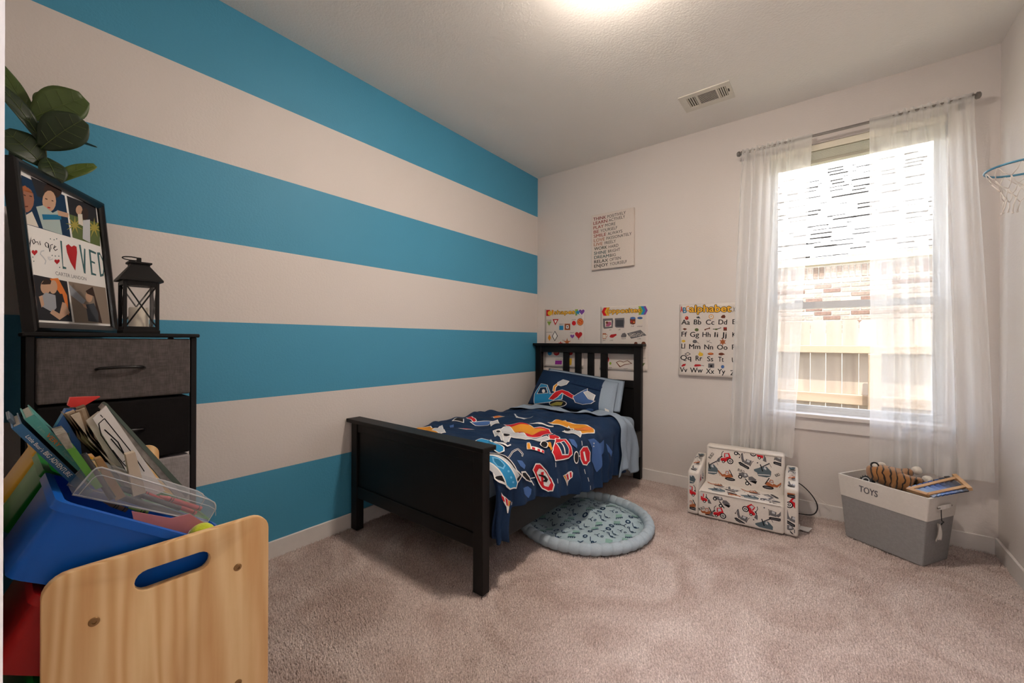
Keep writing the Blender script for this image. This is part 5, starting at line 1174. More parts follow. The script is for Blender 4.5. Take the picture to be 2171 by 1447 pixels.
# ------------------------------------------------------------------ bed
m_bed = mat('black_brown_stain', '0c0909', .5, var=.35, scale=9, bump=.05, bscale=60, stretch=(1, 1, .15), spec=.3)
bed = thing('bed_frame', 'black-brown wooden single bed frame against the striped wall', 'bed', (.56, -1.0, 0))
fb = MB(); fb.box((.085, -1.992, .245), (1.033, -1.974, .600)); fb = fb.build('footboard', m_bed, bed)
for a, b_ in (((.026, -2.005, 0), (.086, -1.957, .640)), ((1.031, -2.005, 0), (1.091, -1.957, .640))): bx('leg', a, b_, m_bed, fb, .003, 1)
bx('top_rail', (.086, -2.0, .585), (1.031, -1.964, .640), m_bed, fb, .002, 1)
bx('bottom_rail', (.086, -2.0, .195), (1.031, -1.964, .262), m_bed, fb, .002, 1)
bx('cap', (.006, -2.028, .640), (1.111, -1.936, .662), m_bed, fb, .004, 2)
hb = MB(); hb.box((.086, -.045, .25), (1.012, -.027, .805)); hb = hb.build('headboard', m_bed, bed)
for a, b_ in (((.026, -.062, 0), (.088, -.014, 1.090)), ((1.012, -.062, 0), (1.074, -.014, 1.090))): bx('leg', a, b_, m_bed, hb, .003, 1)
bx('top_rail', (.088, -.058, 1.027), (1.012, -.020, 1.090), m_bed, hb, .002, 1)
bx('middle_rail', (.088, -.058, .745), (1.012, -.020, .805), m_bed, hb, .002, 1)
bx('cap', (-.0 + .008, -.088, 1.090), (1.098, -.004, 1.112), m_bed, hb, .004, 2)
s0 = bx('slat', (.327, -.048, .805), (.388, -.028, 1.027), m_bed, hb, .002, 1)
for dx in (.1255, .2535, .3815): share(s0, 'slat', hb, (dx, 0, 0))
bx('side_rail', (1.045, -1.957, .19), (1.078, -.062, .400), m_bed, bed, .003, 1)
bx('side_rail', (.036, -1.957, .19), (.066, -.062, .400), m_bed, bed, .003, 1)
bx('slat_base', (.066, -1.955, .25), (1.045, -.064, .275), m_bed, bed)

m_sheet = mat_weave('light_blue_cotton', '93a3b4', .04, 700, .9, .12)
m_navy = mat_weave('navy_cotton', '182f4e', .10, 700, .75, .12)
mt = MB(); mt.rbox((.072, -1.93, .276), (1.036, -.068, .512), .045, 4)
tag(mt.build('mattress', m_sheet, smooth=40), 'mattress in a light blue fitted sheet under the truck duvet', 'mattress')

# duvet
N_U, N_V = 220, 260
T0, T1 = -1.93, -.47
def du_grid(off, t0=T0, t1=T1, extra=0.0, nu=N_U, nv=N_V, rag=0.0):
    def fn(u, v):
        t = t0 + (t1-t0)*v
        smax = DU_S2 + (DU_Z-DU_R-duvet_zb(t)) + extra + rag*math.sin(9*t)
        return duvet(u*smax, t, off)
    mb = MB(); mb.grid(fn, nu, nv); return mb
dv = thing('duvet', 'navy duvet printed with trucks, road signs and cones on the bed', 'duvet', (.56, -1.2, .512))
du = du_grid(0).build('cover', m_navy, dv, smooth=True, fix=False)
md = du.modifiers.new('thickness', 'SOLIDIFY'); md.thickness = .016; md.offset = -1
# foot end flap that hangs beside the footboard
mb = MB()
def flap(u, v):
    z = .50 - .27*v
    return (1.085 + .045*u + .012*math.sin(5*u+3*v), -1.93 + .085*u*(1-.35*v) + .012*math.sin(6*v), z - .02*u)
mb.grid(flap, 12, 24)
fl = mb.build('corner_flap', m_navy, dv, smooth=True, fix=False)
md = fl.modifiers.new('thickness', 'SOLIDIFY'); md.thickness = .008; md.offset = 0
pr = Print(lambda u, v, z: duvet(u, v, z), .0022, .0006, .014, .006)
pr.flip = True
pr.items(PRINTS['duvet']).items(PRINTS['duvet2'])
pr.build_split(dv, 'lettering', 'printed_motif')
# turned-back light blue sheet
st = thing('flat_sheet', 'light blue sheet folded back over the top of the truck duvet', 'sheet', (.56, -.45, .53))
def sheet_fn(u, v):
    t0 = -.60 + .06*math.sin(3*u+.5) ; t1 = -.375 + .09*smooth01(u, .70, .86)
    t = t0 + (t1-t0)*v
    smax = DU_S2 + .30 - .035*math.cos(6*(v-.3)) 
    p = duvet(u*smax, t, .014 + .004*math.sin(23*u+9*v))
    return p
mb = MB(); mb.grid(sheet_fn, 120, 30)
sho = mb.build('sheet', m_sheet, st, smooth=True, fix=False)
md = sho.modifiers.new('thickness', 'SOLIDIFY'); md.thickness = .004; md.offset = 1
# pillows
def pillow_part(name, fn, u0, u1, m, parent, back=.15):
    mb = MB()
    mb.grid(lambda u, v: fn(u0+(u1-u0)*u, v, 0), 40, 32)
    def bk(u, v):
        uu = u0+(u1-u0)*u
        a = fn(uu, v, 0); c = PIL_C(uu, v)
        return tuple(c[i] - back*(a[i]-c[i]) for i in range(3))
    mb.grid(lambda u, v: bk(1-u, v), 40, 32)
    return mb.build(name, m, parent, smooth=True)
def PIL_C(u, v):
    c = PIL
    return tuple((1-u)*(1-v)*c[0][i]+u*(1-v)*c[1][i]+u*v*c[2][i]+(1-u)*v*c[3][i] for i in range(3))
pl = thing('pillow', 'navy pillow printed with a blue digger, leaning on the headboard', 'pillow', (.55, -.25, .56))
pillow_part('pillowcase', pillow, 0.0, .86, m_navy, pl)
pillow_part('cuff', pillow, .86, 1.0, m_sheet, pl)
pr = Print(lambda u, v, z: pillow(u, v, z), .0025, .0008, .03, .008)
pr.items(PRINTS['pillow']); pr.build_split(pl, 'lettering', 'printed_motif')
q = pillow(.93, .02, .004)
mb = MB(); mb.add([(q[0]-.005, q[1]-.006, q[2]+.03), (q[0]+.03, q[1]-.008, q[2]+.02), (q[0]+.045, q[1]-.02, q[2]-.025), (q[0]+.012, q[1]-.02, q[2]-.03)], [(0,1,2,3)])
o = mb.build('care_tag', mat('white_tag', 'e2dfda', .7), pl); o.modifiers.new('thickness', 'SOLIDIFY').thickness = .001
# light blue pillow behind
def pillow2(u, v, off=0):
    a = pillow(u, v, off); c = PIL_C(u, v); k = .15
    return tuple(c[i] + k*(a[i]-c[i]) for i in range(3))
p2 = thing('pillow', 'plain light blue pillow behind the navy digger pillow', 'pillow', (.6, -.15, .56))
mb = MB()
def sh2(f): return (f[0]+.035, f[1]+.052, f[2]+.012)
mb.grid(lambda u, v: sh2(pillow2(u, v)), 30, 24)
mb.grid(lambda u, v: sh2(tuple(PIL_C(1-u, v)[i] - .12*(pillow(1-u, v)[i]-PIL_C(1-u, v)[i]) for i in range(3))), 30, 24)
mb.build('pillowcase', m_sheet, p2, smooth=True)

# ------------------------------------------------------------------ round play mat
m_mat = mat_weave('pale_blue_mat', '9fb3ba', .05, 600, .95, .1)
m_mat2 = mat_weave('pale_blue_rim', 'a4b2bb', .05, 600, .95, .1)
mc, mr_ = (1.085, -1.055), .40
pm = thing('play_mat', 'round pale blue padded play mat with printed diggers half under the bed', 'mat', (mc[0], mc[1], 0))
def mat_z(r, a):
    x = r*math.cos(a); y = r*math.sin(a)
    e = max(0, 1-(r/(mr_*.93))**6)
    return .010 + e*(.020 + .012*math.sin(9*x+5*y+1) + .010*math.sin(14*y-6*x) + .008*math.sin(21*x+13*y+2*math.sin(7*y)) + .005*math.sin(33*y+8*x))
def mat_xy(x, y, z): 
    r = math.hypot(x, y); a = math.atan2(y, x)
    return (mc[0]+x, mc[1]+y, mat_z(r, a)+z)
mb = MB()
def mtop(u, v):
    r = mr_*.95*v; a = 2*math.pi*u
    return (mc[0]+r*math.cos(a), mc[1]+r*math.sin(a), mat_z(r, a))
mb.grid(mtop, 140, 50); mb.build('cloth', m_mat, pm, smooth=True)
rad = lambda i: .0265 + .0065*abs(math.sin(i*math.pi*44))**.6
path = [(mc[0]+(mr_-.012)*math.cos(2*math.pi*i/528), mc[1]+(mr_-.012)*math.sin(2*math.pi*i/528), .026) for i in range(528)]
mb = MB(); mb.tube(path, lambda t: rad(t*527/528), 12, closed=True); mb.build('rim', m_mat2, pm, smooth=True)
pr = Print(mat_xy, .003, .0006, .012, .003)
random.seed(5)
def ring_(x, y, r, col, w=.5):
    n = 10; A = [(x+r*math.cos(2*math.pi*i/n), y+r*1.2*math.sin(2*math.pi*i/n)) for i in range(n)]
    B_ = [(x+r*w*math.cos(2*math.pi*i/n), y+r*1.2*w*math.sin(2*math.pi*i/n)) for i in range(n)]
    pr.tris(A+B_, [t for i in range(n) for t in ((i, (i+1) % n, n+(i+1) % n), (i, n+(i+1) % n, n+i))], col, 1)
def seg_(pts, w, col):
    for (x0, y0), (x1, y1) in zip(pts, pts[1:]):
        d = Vector((x1-x0, y1-y0)); 
        if d.length < 1e-6: continue
        d.normalize(); nx, ny = -d.y*w/2, d.x*w/2
        pr.tris([(x0+nx, y0+ny), (x0-nx, y0-ny), (x1-nx, y1-ny), (x1+nx, y1+ny)], [(0, 1, 2), (0, 2, 3)], col, 1)
ca, sa = math.cos(.66), math.sin(.66)
for iu in range(-6, 7):
    for iv in range(-9, 10):
        u = iu*.075 + (.037 if iv % 2 else 0) + random.uniform(-.008, .008); v = iv*.052 + random.uniform(-.008, .008)
        x = u*ca - v*sa; y = u*sa + v*ca
        if math.hypot(x, y) > mr_*.86: continue
        k = (iu*3+iv*5) % 4
        L = lambda P: [(x+1.45*(a*ca-b_*sa), y+1.45*(a*sa+b_*ca)) for a, b_ in P]
        if k == 0: ring_(x, y, random.uniform(.013, .017), 'D')
        elif k == 1:
            pts = L([(-.016, -.010), (.010, -.012), (.016, .006), (-.010, .010)]); pr.k = 0; pr.poly(pts, 'e')
            seg_(L([(-.016, -.012), (.014, -.013)]), .0042, 'D')
            for j in range(4): seg_(L([(-.014+j*.008, -.014), (-.016+j*.008, -.021)]), .004, 'D')
        elif k == 2:
            seg_(L([(-.006, .022), (-.010, -.002), (.002, -.012), (.012, -.008)]), .0045, 'D'); ring_(x+.004, y-.014, .009, 'D')
        else:
            seg_(L([(-.010, .008), (.0, .002), (.012, .010)]), .0042, 'D'); seg_(L([(.0, .002), (.002, -.012)]), .0042, 'D'); ring_(*L([(.016, -.012)])[0], .008, 'D')
o = pr.build('print', pm); o['kind'] = 'stuff'

# ------------------------------------------------------------------ small sofa
m_sofa = mat_weave('white_sofa_cotton', 'd9d2ca', .04, 700, .9, .1)
SA = math.radians(3.0); SO = (1.845, -.312, 0)
sofa = thing('toy_sofa', 'child-sized white sofa printed with red tractors and diggers under the window', 'sofa', SO, SA)
def L2W(x, y, z): 
    return (SO[0]+x*math.cos(SA)-y*math.sin(SA), SO[1]+x*math.sin(SA)+y*math.cos(SA), z)
def soft(name, a, b_, r, parent, sculpt=None, seg=4):
    bm = bmesh.new()
    bmesh.ops.create_cube(bm, size=1, matrix=Matrix.Translation([(p+q_)/2 for p, q_ in zip(a, b_)]) @ Matrix.Diagonal([q_-p for p, q_ in zip(a, b_)]+[1]))
    bmesh.ops.bevel(bm, geom=bm.edges[:], offset=r, segments=seg, profile=.5, affect='EDGES')
    if sculpt:
        for v in bm.verts: v.co = Vector(sculpt(*v.co))
    mb = MB(); mb.bm(bm); return mb.build(name, m_sofa, parent, smooth=50, world=False)
W2 = .302
AZ = lambda y: .275 + .055*max(0, min(1, (y+.17)/.20))    # arm top rises to the back
seat = soft('seat', (-W2+.068, -.178, 0), (W2-.068, .10, .168), .014, sofa)
def arm_sc(x, y, z):
    return (x, y, z if z < .2 else z + (AZ(y)-.29))
for s_ in (-1, 1):
    a = (s_*W2-(.07 if s_ > 0 else 0), -.172, 0); b_ = (s_*W2+(0 if s_ > 0 else .07), .17, .29)
    soft('arm', a, b_, .016, sofa, arm_sc)
lean_b = .20
def back_sc(x, y, z): return (x, y + lean_b*(z-.14), z)
soft('backrest', (-W2+.072, .035, .13), (W2-.072, .125, .408), .016, sofa, back_sc)
for P_ in ([(-W2+.086, -.179, .166), (W2-.086, -.179, .166)], [(-W2+.088, .033+.2*(.392-.14), .396), (W2-.088, .033+.2*(.392-.14), .396)]):
    mb = MB(); mb.tube([L2W(*P_[0]), L2W(*P_[1])], .003, 6); mb.build('piping', m_sofa, sofa, smooth=True)

# print: stamps drawn in their own units (1 unit = .00045 m), placed on the faces
KS = .00046
def ci(x, y, r, r2=None, n=14): return [(x+r*math.cos(2*math.pi*i/n), y+(r2 or r)*math.sin(2*math.pi*i/n)) for i in range(n)]
def ln(p, w):
    Lp = []; Rp = []
    for i, (x, y) in enumerate(p):
        x0, y0 = p[max(0, i-1)]; x1, y1 = p[min(len(p)-1, i+1)]; dx, dy = x1-x0, y1-y0; l = math.hypot(dx, dy) or 1
        Lp.append((x-dy/l*w/2, y+dx/l*w/2)); Rp.append((x+dy/l*w/2, y-dx/l*w/2))
    return Lp + Rp[::-1]
STAMPS = {
 'tractor': ((665, 275), [(ln([(583, 262), (588, 205), (612, 176)], 9), 'k'), ([(575,290),(600,280),(640,275),(690,250),(715,255),(738,292),(700,300),(660,320),(640,338),(600,332),(572,325)], 'r'), ([(622,205),(692,192),(720,255),(622,272)], 'r'), ([(635,213),(676,206),(692,248),(640,264)], 'v'),
   (ci(712,315,46), 'k'), (ci(712,315,31), 'w'), (ci(712,315,20), 'k'), (ci(712,315,9), 'w'), (ci(615,338,21), 'k'), (ci(615,338,10), 'w'), (ln([(560,282),(598,258)], 16), 'k'), ([(540,290),(568,284),(560,352),(508,352)], 's')]),
 'digger': ((915, 320), [([(866,203),(882,203),(897,290),(922,330),(880,342),(860,280)], 's'), (ln([(872,206),(838,278)], 6), 'k'), (ci(838,275,9), 'k'), ([(915,330),(930,284),(1008,298),(985,375),(895,348)], 's'), ([(935,322),(945,292),(985,300),(972,332)], 'v'),
   ([(822,352),(850,338),(968,395),(980,415),(960,434),(848,388)], 'k'), (ln([(845,362),(955,414)], 10), 's'), (ln([(985,385),(1012,318),(1032,300)], 7), 'k'), (ci(1085,315,10), 'S')]),
 'crane': ((1180, 430), [(ln([(1055,465),(1252,325)], 16), 'S'), (ln([(1250,322),(1278,380)], 5), 'k'), ([(1048,445),(1140,400),(1215,378),(1278,440),(1275,472),(1100,492),(1052,468)], 'q'), (ln([(1132,358),(1166,456)], 15), 'k'), ([(1175,415),(1188,384),(1212,400),(1212,432)], 'v'), ([(1092,492),(1278,470),(1268,512),(1220,536),(1108,532)], 'q'), (ln([(1105,512),(1262,495)], 9), 'w')]),
 'shovel': ((660, 590), [([(518,522),(545,522),(602,575),(650,560),(660,602),(600,608),(545,548)], 'n'), ([(640,585),(720,545),(758,592),(650,622)], 'n'), ([(642,552),(652,513),(692,508),(704,552)], 'n'), ([(652,545),(660,522),(685,520),(690,545)], 'v'), (ln([(700,488),(752,582)], 13), 'k'), (ci(715,628,74,25), 'k'), (ci(715,628,52,10), 's'), (ln([(530,524),(572,602)], 5), 'k')]),
 'truck': ((970, 620), [(ln([(940,622),(1025,705)], 15), 'k'), ([(850,550),(900,538),(962,538),(988,580),(940,612),(858,592)], 's'), ([(925,552),(953,546),(963,575),(930,585)], 'v'), ([(985,585),(1035,572),(1092,608),(1078,642),(985,632)], 's'), (ci(872,605,29), 'k'), (ci(872,605,14), 'w'), (ci(970,685,29), 'k'), (ci(970,685,14), 'w'), (ln([(1000,645),(1102,630),(1082,672)], 6), 'k')]),
}
def stamp(P0, kind, u, v, sc=1.0, rot=0.0, flip=1, clip=None):
    (cx_, cy_), L_ = STAMPS[kind]
    P = Print(P0.fn, P0.base, P0.step, P0.mx, P0.ol)
    c_, s_ = math.cos(rot), math.sin(rot)
    def tf(p):
        x = (p[0]-cx_)*KS*sc*flip; y = -(p[1]-cy_)*KS*sc
        return (u + x*c_-y*s_, v + x*s_+y*c_)
    for pts, col in L_:
        q_ = [tf(p) for p in pts]
        if clip:
            q_ = clip_poly(q_, clip)
        if len(q_) >= 3: P.poly(q_, col)
    if P.v: P.build('printed_' + kind, sofa)
def clip_poly(poly, box):
    x0, x1, y0, y1 = box
    for ax, lim, sg in ((0, x0, 1), (0, x1, -1), (1, y0, 1), (1, y1, -1)):
        out = []
        for i in range(len(poly)):
            a, b_ = poly[i-1], poly[i]; da = sg*(a[ax]-lim); db = sg*(b_[ax]-lim)
            if (da < 0) != (db < 0):
                t = da/(da-db); out.append((a[0]+(b_[0]-a[0])*t, a[1]+(b_[1]-a[1])*t))
            if db >= 0: out.append(b_)
        poly = out
        if not poly: break
    return poly
# front of the seat
FB = (-W2+.085, W2-.085, .016, .150)
pf = Print(lambda u, v, z: L2W(u, -.178-z, v), .0006, .00012, None, .003)
for kd, x, z_, rt, fl_ in (('tractor', 1.739, .050, 0, 1), ('digger', 1.857, .050, 0, 1), ('tractor', 1.905, .112, -.5, -1), ('crane', 1.985, .040, 0, 1), ('truck', 1.748, .120, -.15, 1), ('digger', 2.040, .110, -.4, -1), ('tractor', 1.630, .125, 0, -1), ('shovel', 1.66, .03, 0, 1)):
    stamp(pf, kd, x-SO[0], z_, .86, rt, fl_, FB)
pf.text('BUILD', -.225, .035, -.19, .055, .016, 'k', 1)
(pf.v and pf.build_split(sofa))
# front of the backrest
BB = (-W2+.090, W2-.090, .175, .388)
pf = Print(lambda u, v, z: L2W(u, .035 + lean_b*(v-.14) - z, v), .0006, .00012, None, .003)
for kd, x, z_, rt, fl_ in (('tractor', 1.747, .338, 0, 1), ('digger', 1.854, .335, 0, 1), ('crane', 1.962, .300, 0, 1), ('crane', 1.652, .262, 0, 1), ('shovel', 1.746, .222, 0, 1), ('truck', 1.870, .226, 0, 1), ('shovel', 2.010, .212, 0, -1), ('tractor', 1.925, .402, -.35, -1), ('digger', 2.058, .375, -.6, -1), ('truck', 1.80, .405, 0, 1)):
    stamp(pf, kd, x-SO[0], z_, .92, rt, fl_, BB)
pf.text('BUILD', 1.645-SO[0], .315, 1.668-SO[0], .352, .018, 'k', 1)
pf.text('BUILD', 1.812-SO[0], .268, 1.850-SO[0], .258, .016, 'k', 1)
pf.text('BUILD', 2.030-SO[0], .268, 2.052-SO[0], .282, .016, 'k', 1)
(pf.v and pf.build_split(sofa))
# top of the seat
pf = Print(lambda u, v, z: L2W(u, v, .168+z), .0006, .00012, None, .003)
for kd, x, y_, rt in (('crane', 1.715, -.41, .2), ('digger', 1.79, -.36, 0), ('shovel', 1.895, -.335, 0), ('shovel', 1.82, -.455, 2.9), ('crane', 1.905, -.425, 0), ('digger', 2.005, -.36, 2.6), ('truck', 2.01, -.44, .2), ('shovel', 1.69, -.32, 0)):
    stamp(pf, kd, x-SO[0], y_-SO[1], .95, rt, 1, (-W2+.09, W2-.09, -.160, .025))
(pf.v and pf.build_split(sofa))
# arms: front faces and tops
pf = Print(lambda u, v, z: L2W(u, -.172-z, v), .0006, .00012, None, .003)
RA = (W2-.054, W2-.016, .016, .252); LA = (-W2+.016, -W2+.054, .016, .252)
for kd, x, z_, rt, fl_, cb in (('tractor', 2.125, .195, -.2, -1, RA), ('digger', 2.108, .105, 0, 1, RA), ('shovel', 2.095, .250, 0, 1, RA), ('truck', 2.12, .03, 0, 1, RA), ('tractor', 1.560, .150, 0, -1, LA), ('shovel', 1.562, .052, 0, 1, LA), ('crane', 1.558, .245, -.3, 1, LA)):
    stamp(pf, kd, x-SO[0], z_, .9, rt, fl_, cb)
(pf.v and pf.build_split(sofa))
for s_ in (-1, 1):
    pf = Print(lambda u, v, z: L2W(u, v, AZ(v)+z), .0010, .00012, .02, .003)
    for i, kd in enumerate(('digger', 'shovel', 'truck', 'crane')):
        stamp(pf, kd, s_*(W2-.035), -.125+i*.075, .6, .4*i, 1, (s_*(W2-.035)-.018, s_*(W2-.035)+.018, -.15, .155))
    (pf.v and pf.build_split(sofa))
pf = Print(lambda u, v, z: L2W(-W2+.070+z, u, v), .0006, .00012, None, .003)
stamp(pf, 'tractor', -.10, .225, .6, 0, 1, (-.155, .02, .18, .262)); stamp(pf, 'digger', -.03, .225, .6, 0, 1, (-.155, .02, .18, .262)); (pf.v and pf.build_split(sofa))

# cords and card behind the sofa
def cord(name, label, pts, r, col):
    P = []
    V_ = [Vector(p) for p in pts]
    for i in range(len(V_)-1):
        p0 = V_[max(0, i-1)]; p1 = V_[i]; p2_ = V_[i+1]; p3 = V_[min(len(V_)-1, i+2)]
        for k in range(8):
            t = k/8
            P.append(.5*((2*p1)+(-p0+p2_)*t+(2*p0-5*p1+4*p2_-p3)*t*t+(-p0+3*p1-3*p2_+p3)*t**3))
    P.append(V_[-1])
    mb = MB(); mb.tube(P, r, 6)
    return tag(mb.build(name, mat(name+col, col, .5), smooth=True), label, 'cable')
cord('power_cord', 'black power cord looping to the floor behind the small sofa', [(2.10, -.06, .21), (2.15, -.06, .195), (2.205, -.055, .14), (2.235, -.05, .075), (2.22, -.05, .02), (2.17, -.06, .004), (2.10, -.07, .004)], .0035, '16161a')
cord('charging_cable', 'thin white cable looping beside the small sofa', [(2.12, -.045, .17), (2.19, -.04, .15), (2.26, -.04, .11), (2.305, -.045, .06), (2.27, -.05, .012), (2.19, -.07, .004), (2.13, -.08, .004)], .002, 'd8d2cc')
mb = MB(); mb.box((2.135, -.345, 0.001), (2.155, -.29, .018)); mb.prism([(2.147, -.279), (2.215, -.273), (2.198, -.352), (2.154, -.337)], lambda u, v, t: (u, v, t), .004, .006)
tag(mb.build('paper_leaflet', mat('leaflet_paper', 'dcd8d2', .7)), 'small white paper leaflet lying on the carpet beside the sofa', 'leaflet')

# ------------------------------------------------------------------ toy basket
BA = math.radians(-32); BO = (2.579, -.246, 0); BHH = .355
bk = thing('toy_basket', 'grey canvas toy basket with a white band reading TOYS', 'basket', BO, BA)
m_gray = mat_weave('grey_linen', '8f8d8d', .07, 520, .95, .2); m_white = mat_weave('white_canvas', 'd8d2cb', .03, 600, .9, .12)
def bw_(z): k = z/BHH; return (.176+.031*k, .112+.015*k)     # half length, half width
def shellbox(z0, z1, t, closed_bottom, out=0.0):
    mb = MB(); ring = []
    for z, ins in ((z0, 0), (z1, 0), (z1, t), (max(z0, .006), t)):
        a, b_ = bw_(z); a += out-ins; b_ += out-ins; r = .008
        pts = []
        for cx_, cy_, a0 in ((a-r, b_-r, 0), (-a+r, b_-r, 90), (-a+r, -b_+r, 180), (a-r, -b_+r, 270)):
            for k in range(4):
                an = math.radians(a0+30*k); pts.append((cx_+r*math.cos(an), cy_+r*math.sin(an), z))
        ring.append(pts)
    n = 16; vs = sum(ring, [])
    fs = [(j*n+i, j*n+(i+1) % n, (j+1)*n+(i+1) % n, (j+1)*n+i) for j in range(3) for i in range(n)]
    if closed_bottom: fs += [tuple(range(n))[::-1], tuple(range(3*n, 4*n))]
    else: fs += [(3*n+i, 3*n+(i+1) % n, (i+1) % n, i) for i in range(n)]
    mb.add(vs, fs); return mb
shellbox(0.0, .250, .008, True).build('body', m_gray, bk, smooth=40, world=False)
shellbox(.235, BHH, .010, False, .0025).build('band', m_white, bk, smooth=40, world=False)
CB, SB = math.cos(BA), math.sin(BA)
def B2W(x, y, z): return (BO[0]+x*CB-y*SB, BO[1]+x*SB+y*CB, z)
def bfront(u, v, z): return B2W(u, -(bw_(v)[1]+.0025)-z, v)
pr = Print(bfront, .0012, .0002, None); pr.text('TOYS', -.098, .287, -.010, .283, .034, 's', 1); o = pr.build('lettering', bk)
o.modifiers.new('thickness', 'SOLIDIFY').thickness = .002
m_hand = mat('white_webbing', 'ddd8d2', .8, bump=.2, bscale=300)
mb = MB(); hxx = bw_(.30)[0]+.003
P_ = [B2W(hxx, -.055, .298), B2W(hxx+.004, -.045, .300), B2W(hxx+.016, -.025, .308), B2W(hxx+.020, 0, .311), B2W(hxx+.016, .025, .308), B2W(hxx+.004, .045, .300), B2W(hxx, .055, .298)]
for (p, q_) in zip(P_, P_[1:]):
    p = Vector(p); q_ = Vector(q_); n_ = Vector((CB, SB, 0))*.004; up_ = Vector((0, 0, .010))
    mb.add([p-up_, q_-up_, q_+up_, p+up_, p-up_+n_, q_-up_+n_, q_+up_+n_, p+up_+n_], [(0,1,2,3),(7,6,5,4),(0,4,5,1),(1,5,6,2),(2,6,7,3),(3,7,4,0)])
hd = mb.build('handle', m_hand, bk)
for yy in (-.060, -.047, .047, .060):
    mb = MB(); mb.ell(B2W(hxx+.006, yy, .299), (.004, .004, .004), 8, 6); mb.build('rivet', m_nick, hd, smooth=True)
mb = MB(); mb.tube([B2W(hxx+.008, -.038, .312), B2W(hxx+.010, -.040, .26), B2W(hxx+.010, -.036, .235)], .0018, 6); mb.tube([B2W(hxx+.010, -.036, .235), B2W(hxx+.014, -.026, .23), B2W(hxx+.010, -.034, .222), B2W(hxx+.010, -.040, .215)], .0025, 6)
mb.build('tag_string', mat('black_string', '1a1a1c', .8), bk, smooth=True)
for dy, tw in ((-.062, -.5), (-.028, .35)):
    mb = MB(); mb.grid(lambda u, v: B2W(hxx-.001+.018*v*(1-v)+.010*(u-.5)*math.sin(tw*3), -.038+(dy+.038)*v+.024*(u-.5)*(.25+v if v < .3 else .55), .216-.085*v), 4, 8)
    o = mb.build('hang_tag', m_white, bk, smooth=True); o.modifiers.new('thickness', 'SOLIDIFY').thickness = .0012
# plush tiger lying in the basket
m_tig, nt, b = new_mat('tiger_plush')
tc = nt.nodes.new('ShaderNodeTexCoord'); wv = nt.nodes.new('ShaderNodeTexWave'); wv.inputs['Scale'].default_value = 12; wv.inputs['Distortion'].default_value = 5; wv.inputs['Detail'].default_value = 2; wv.inputs['Detail Scale'].default_value = 1.4
nt.links.new(tc.outputs['Object'], wv.inputs[0])
r = nt.nodes.new('ShaderNodeValToRGB'); r.color_ramp.elements[0].position = .10; r.color_ramp.elements[1].position = .17
r.color_ramp.elements[0].color = hx('2a1c14') + (1,); r.color_ramp.elements[1].color = hx('a5723f') + (1,)
nt.links.new(wv.outputs[0], r.inputs[0]); nt.links.new(r.outputs[0], b.inputs['Base Color'])
b.inputs['Roughness'].default_value = 1; b.inputs['Sheen Weight'].default_value = .4
nn = nt.nodes.new('ShaderNodeTexNoise'); nn.inputs['Scale'].default_value = 220; bp = nt.nodes.new('ShaderNodeBump'); bp.inputs['Strength'].default_value = .5; bp.inputs['Distance'].default_value = .004
nt.links.new(nn.outputs[0], bp.inputs['Height']); nt.links.new(bp.outputs[0], b.inputs['Normal'])
m_wf = mat('white_plush', 'd9d2c6', 1, var=.08, scale=90, bump=.5, bscale=220, sheen=.4); m_bf = mat('black_plush', '1a1614', 1, sheen=.3)
tg = thing('plush_tiger', 'orange plush tiger with black stripes lying in the toy basket', 'plush toy', (2.56, -.24, .30))
def skin(name, pts, rad, edges, m, parent, lv=2):
    me = bpy.data.meshes.new(name); inv = WM(parent).inverted()
    me.from_pydata([tuple(inv @ Vector(p)) for p in pts], edges, []); me.materials.append(m)
    o = bpy.data.objects.new(name, me); COL.objects.link(o); o.parent = parent
    md = o.modifiers.new('skin', 'SKIN'); md.use_smooth_shade = True
    for v_, r_ in zip(me.skin_vertices[0].data, rad): v_.radius = (r_, r_)
    me.skin_vertices[0].data[0].use_root = True
    o.modifiers.new('sub', 'SUBSURF').levels = lv; o.modifiers['sub'].render_levels = lv
    return o
#  head-down: crown at the left, haunches to the right, fore leg up at the back
skin('body', [(2.555,-.245,.375), (2.495,-.252,.395), (2.462,-.262,.388), (2.605,-.245,.362), (2.650,-.250,.350), (2.615,-.190,.395), (2.662,-.165,.412), (2.668,-.232,.366), (2.70,-.205,.378)],
     [.056, .052, .042, .052, .044, .030, .022, .034, .026], [(0,1),(1,2),(0,3),(3,4),(0,5),(5,6),(3,7),(7,8)], m_tig, tg)
skin('paw', [(2.662,-.165,.412), (2.684,-.150,.420), (2.700,-.142,.422)], [.023, .024, .018], [(0,1),(1,2)], m_wf, tg)
skin('paw', [(2.70,-.205,.378), (2.722,-.192,.384), (2.735,-.185,.384)], [.027, .027, .02], [(0,1),(1,2)], m_wf, tg)
mb = MB(); mb.ell((2.497, -.262, .437), (.020, .009, .020), 14, 10); mb.build('ear', m_bf, tg, smooth=True)
mb = MB(); mb.ell((2.497, -.271, .438), (.012, .004, .012), 12, 8); mb.build('ear', m_wf, tg, smooth=True)
mb = MB(); mb.ell((2.53, -.205, .435), (.018, .010, .014), 12, 8); mb.build('ear', m_wf, tg, smooth=True)
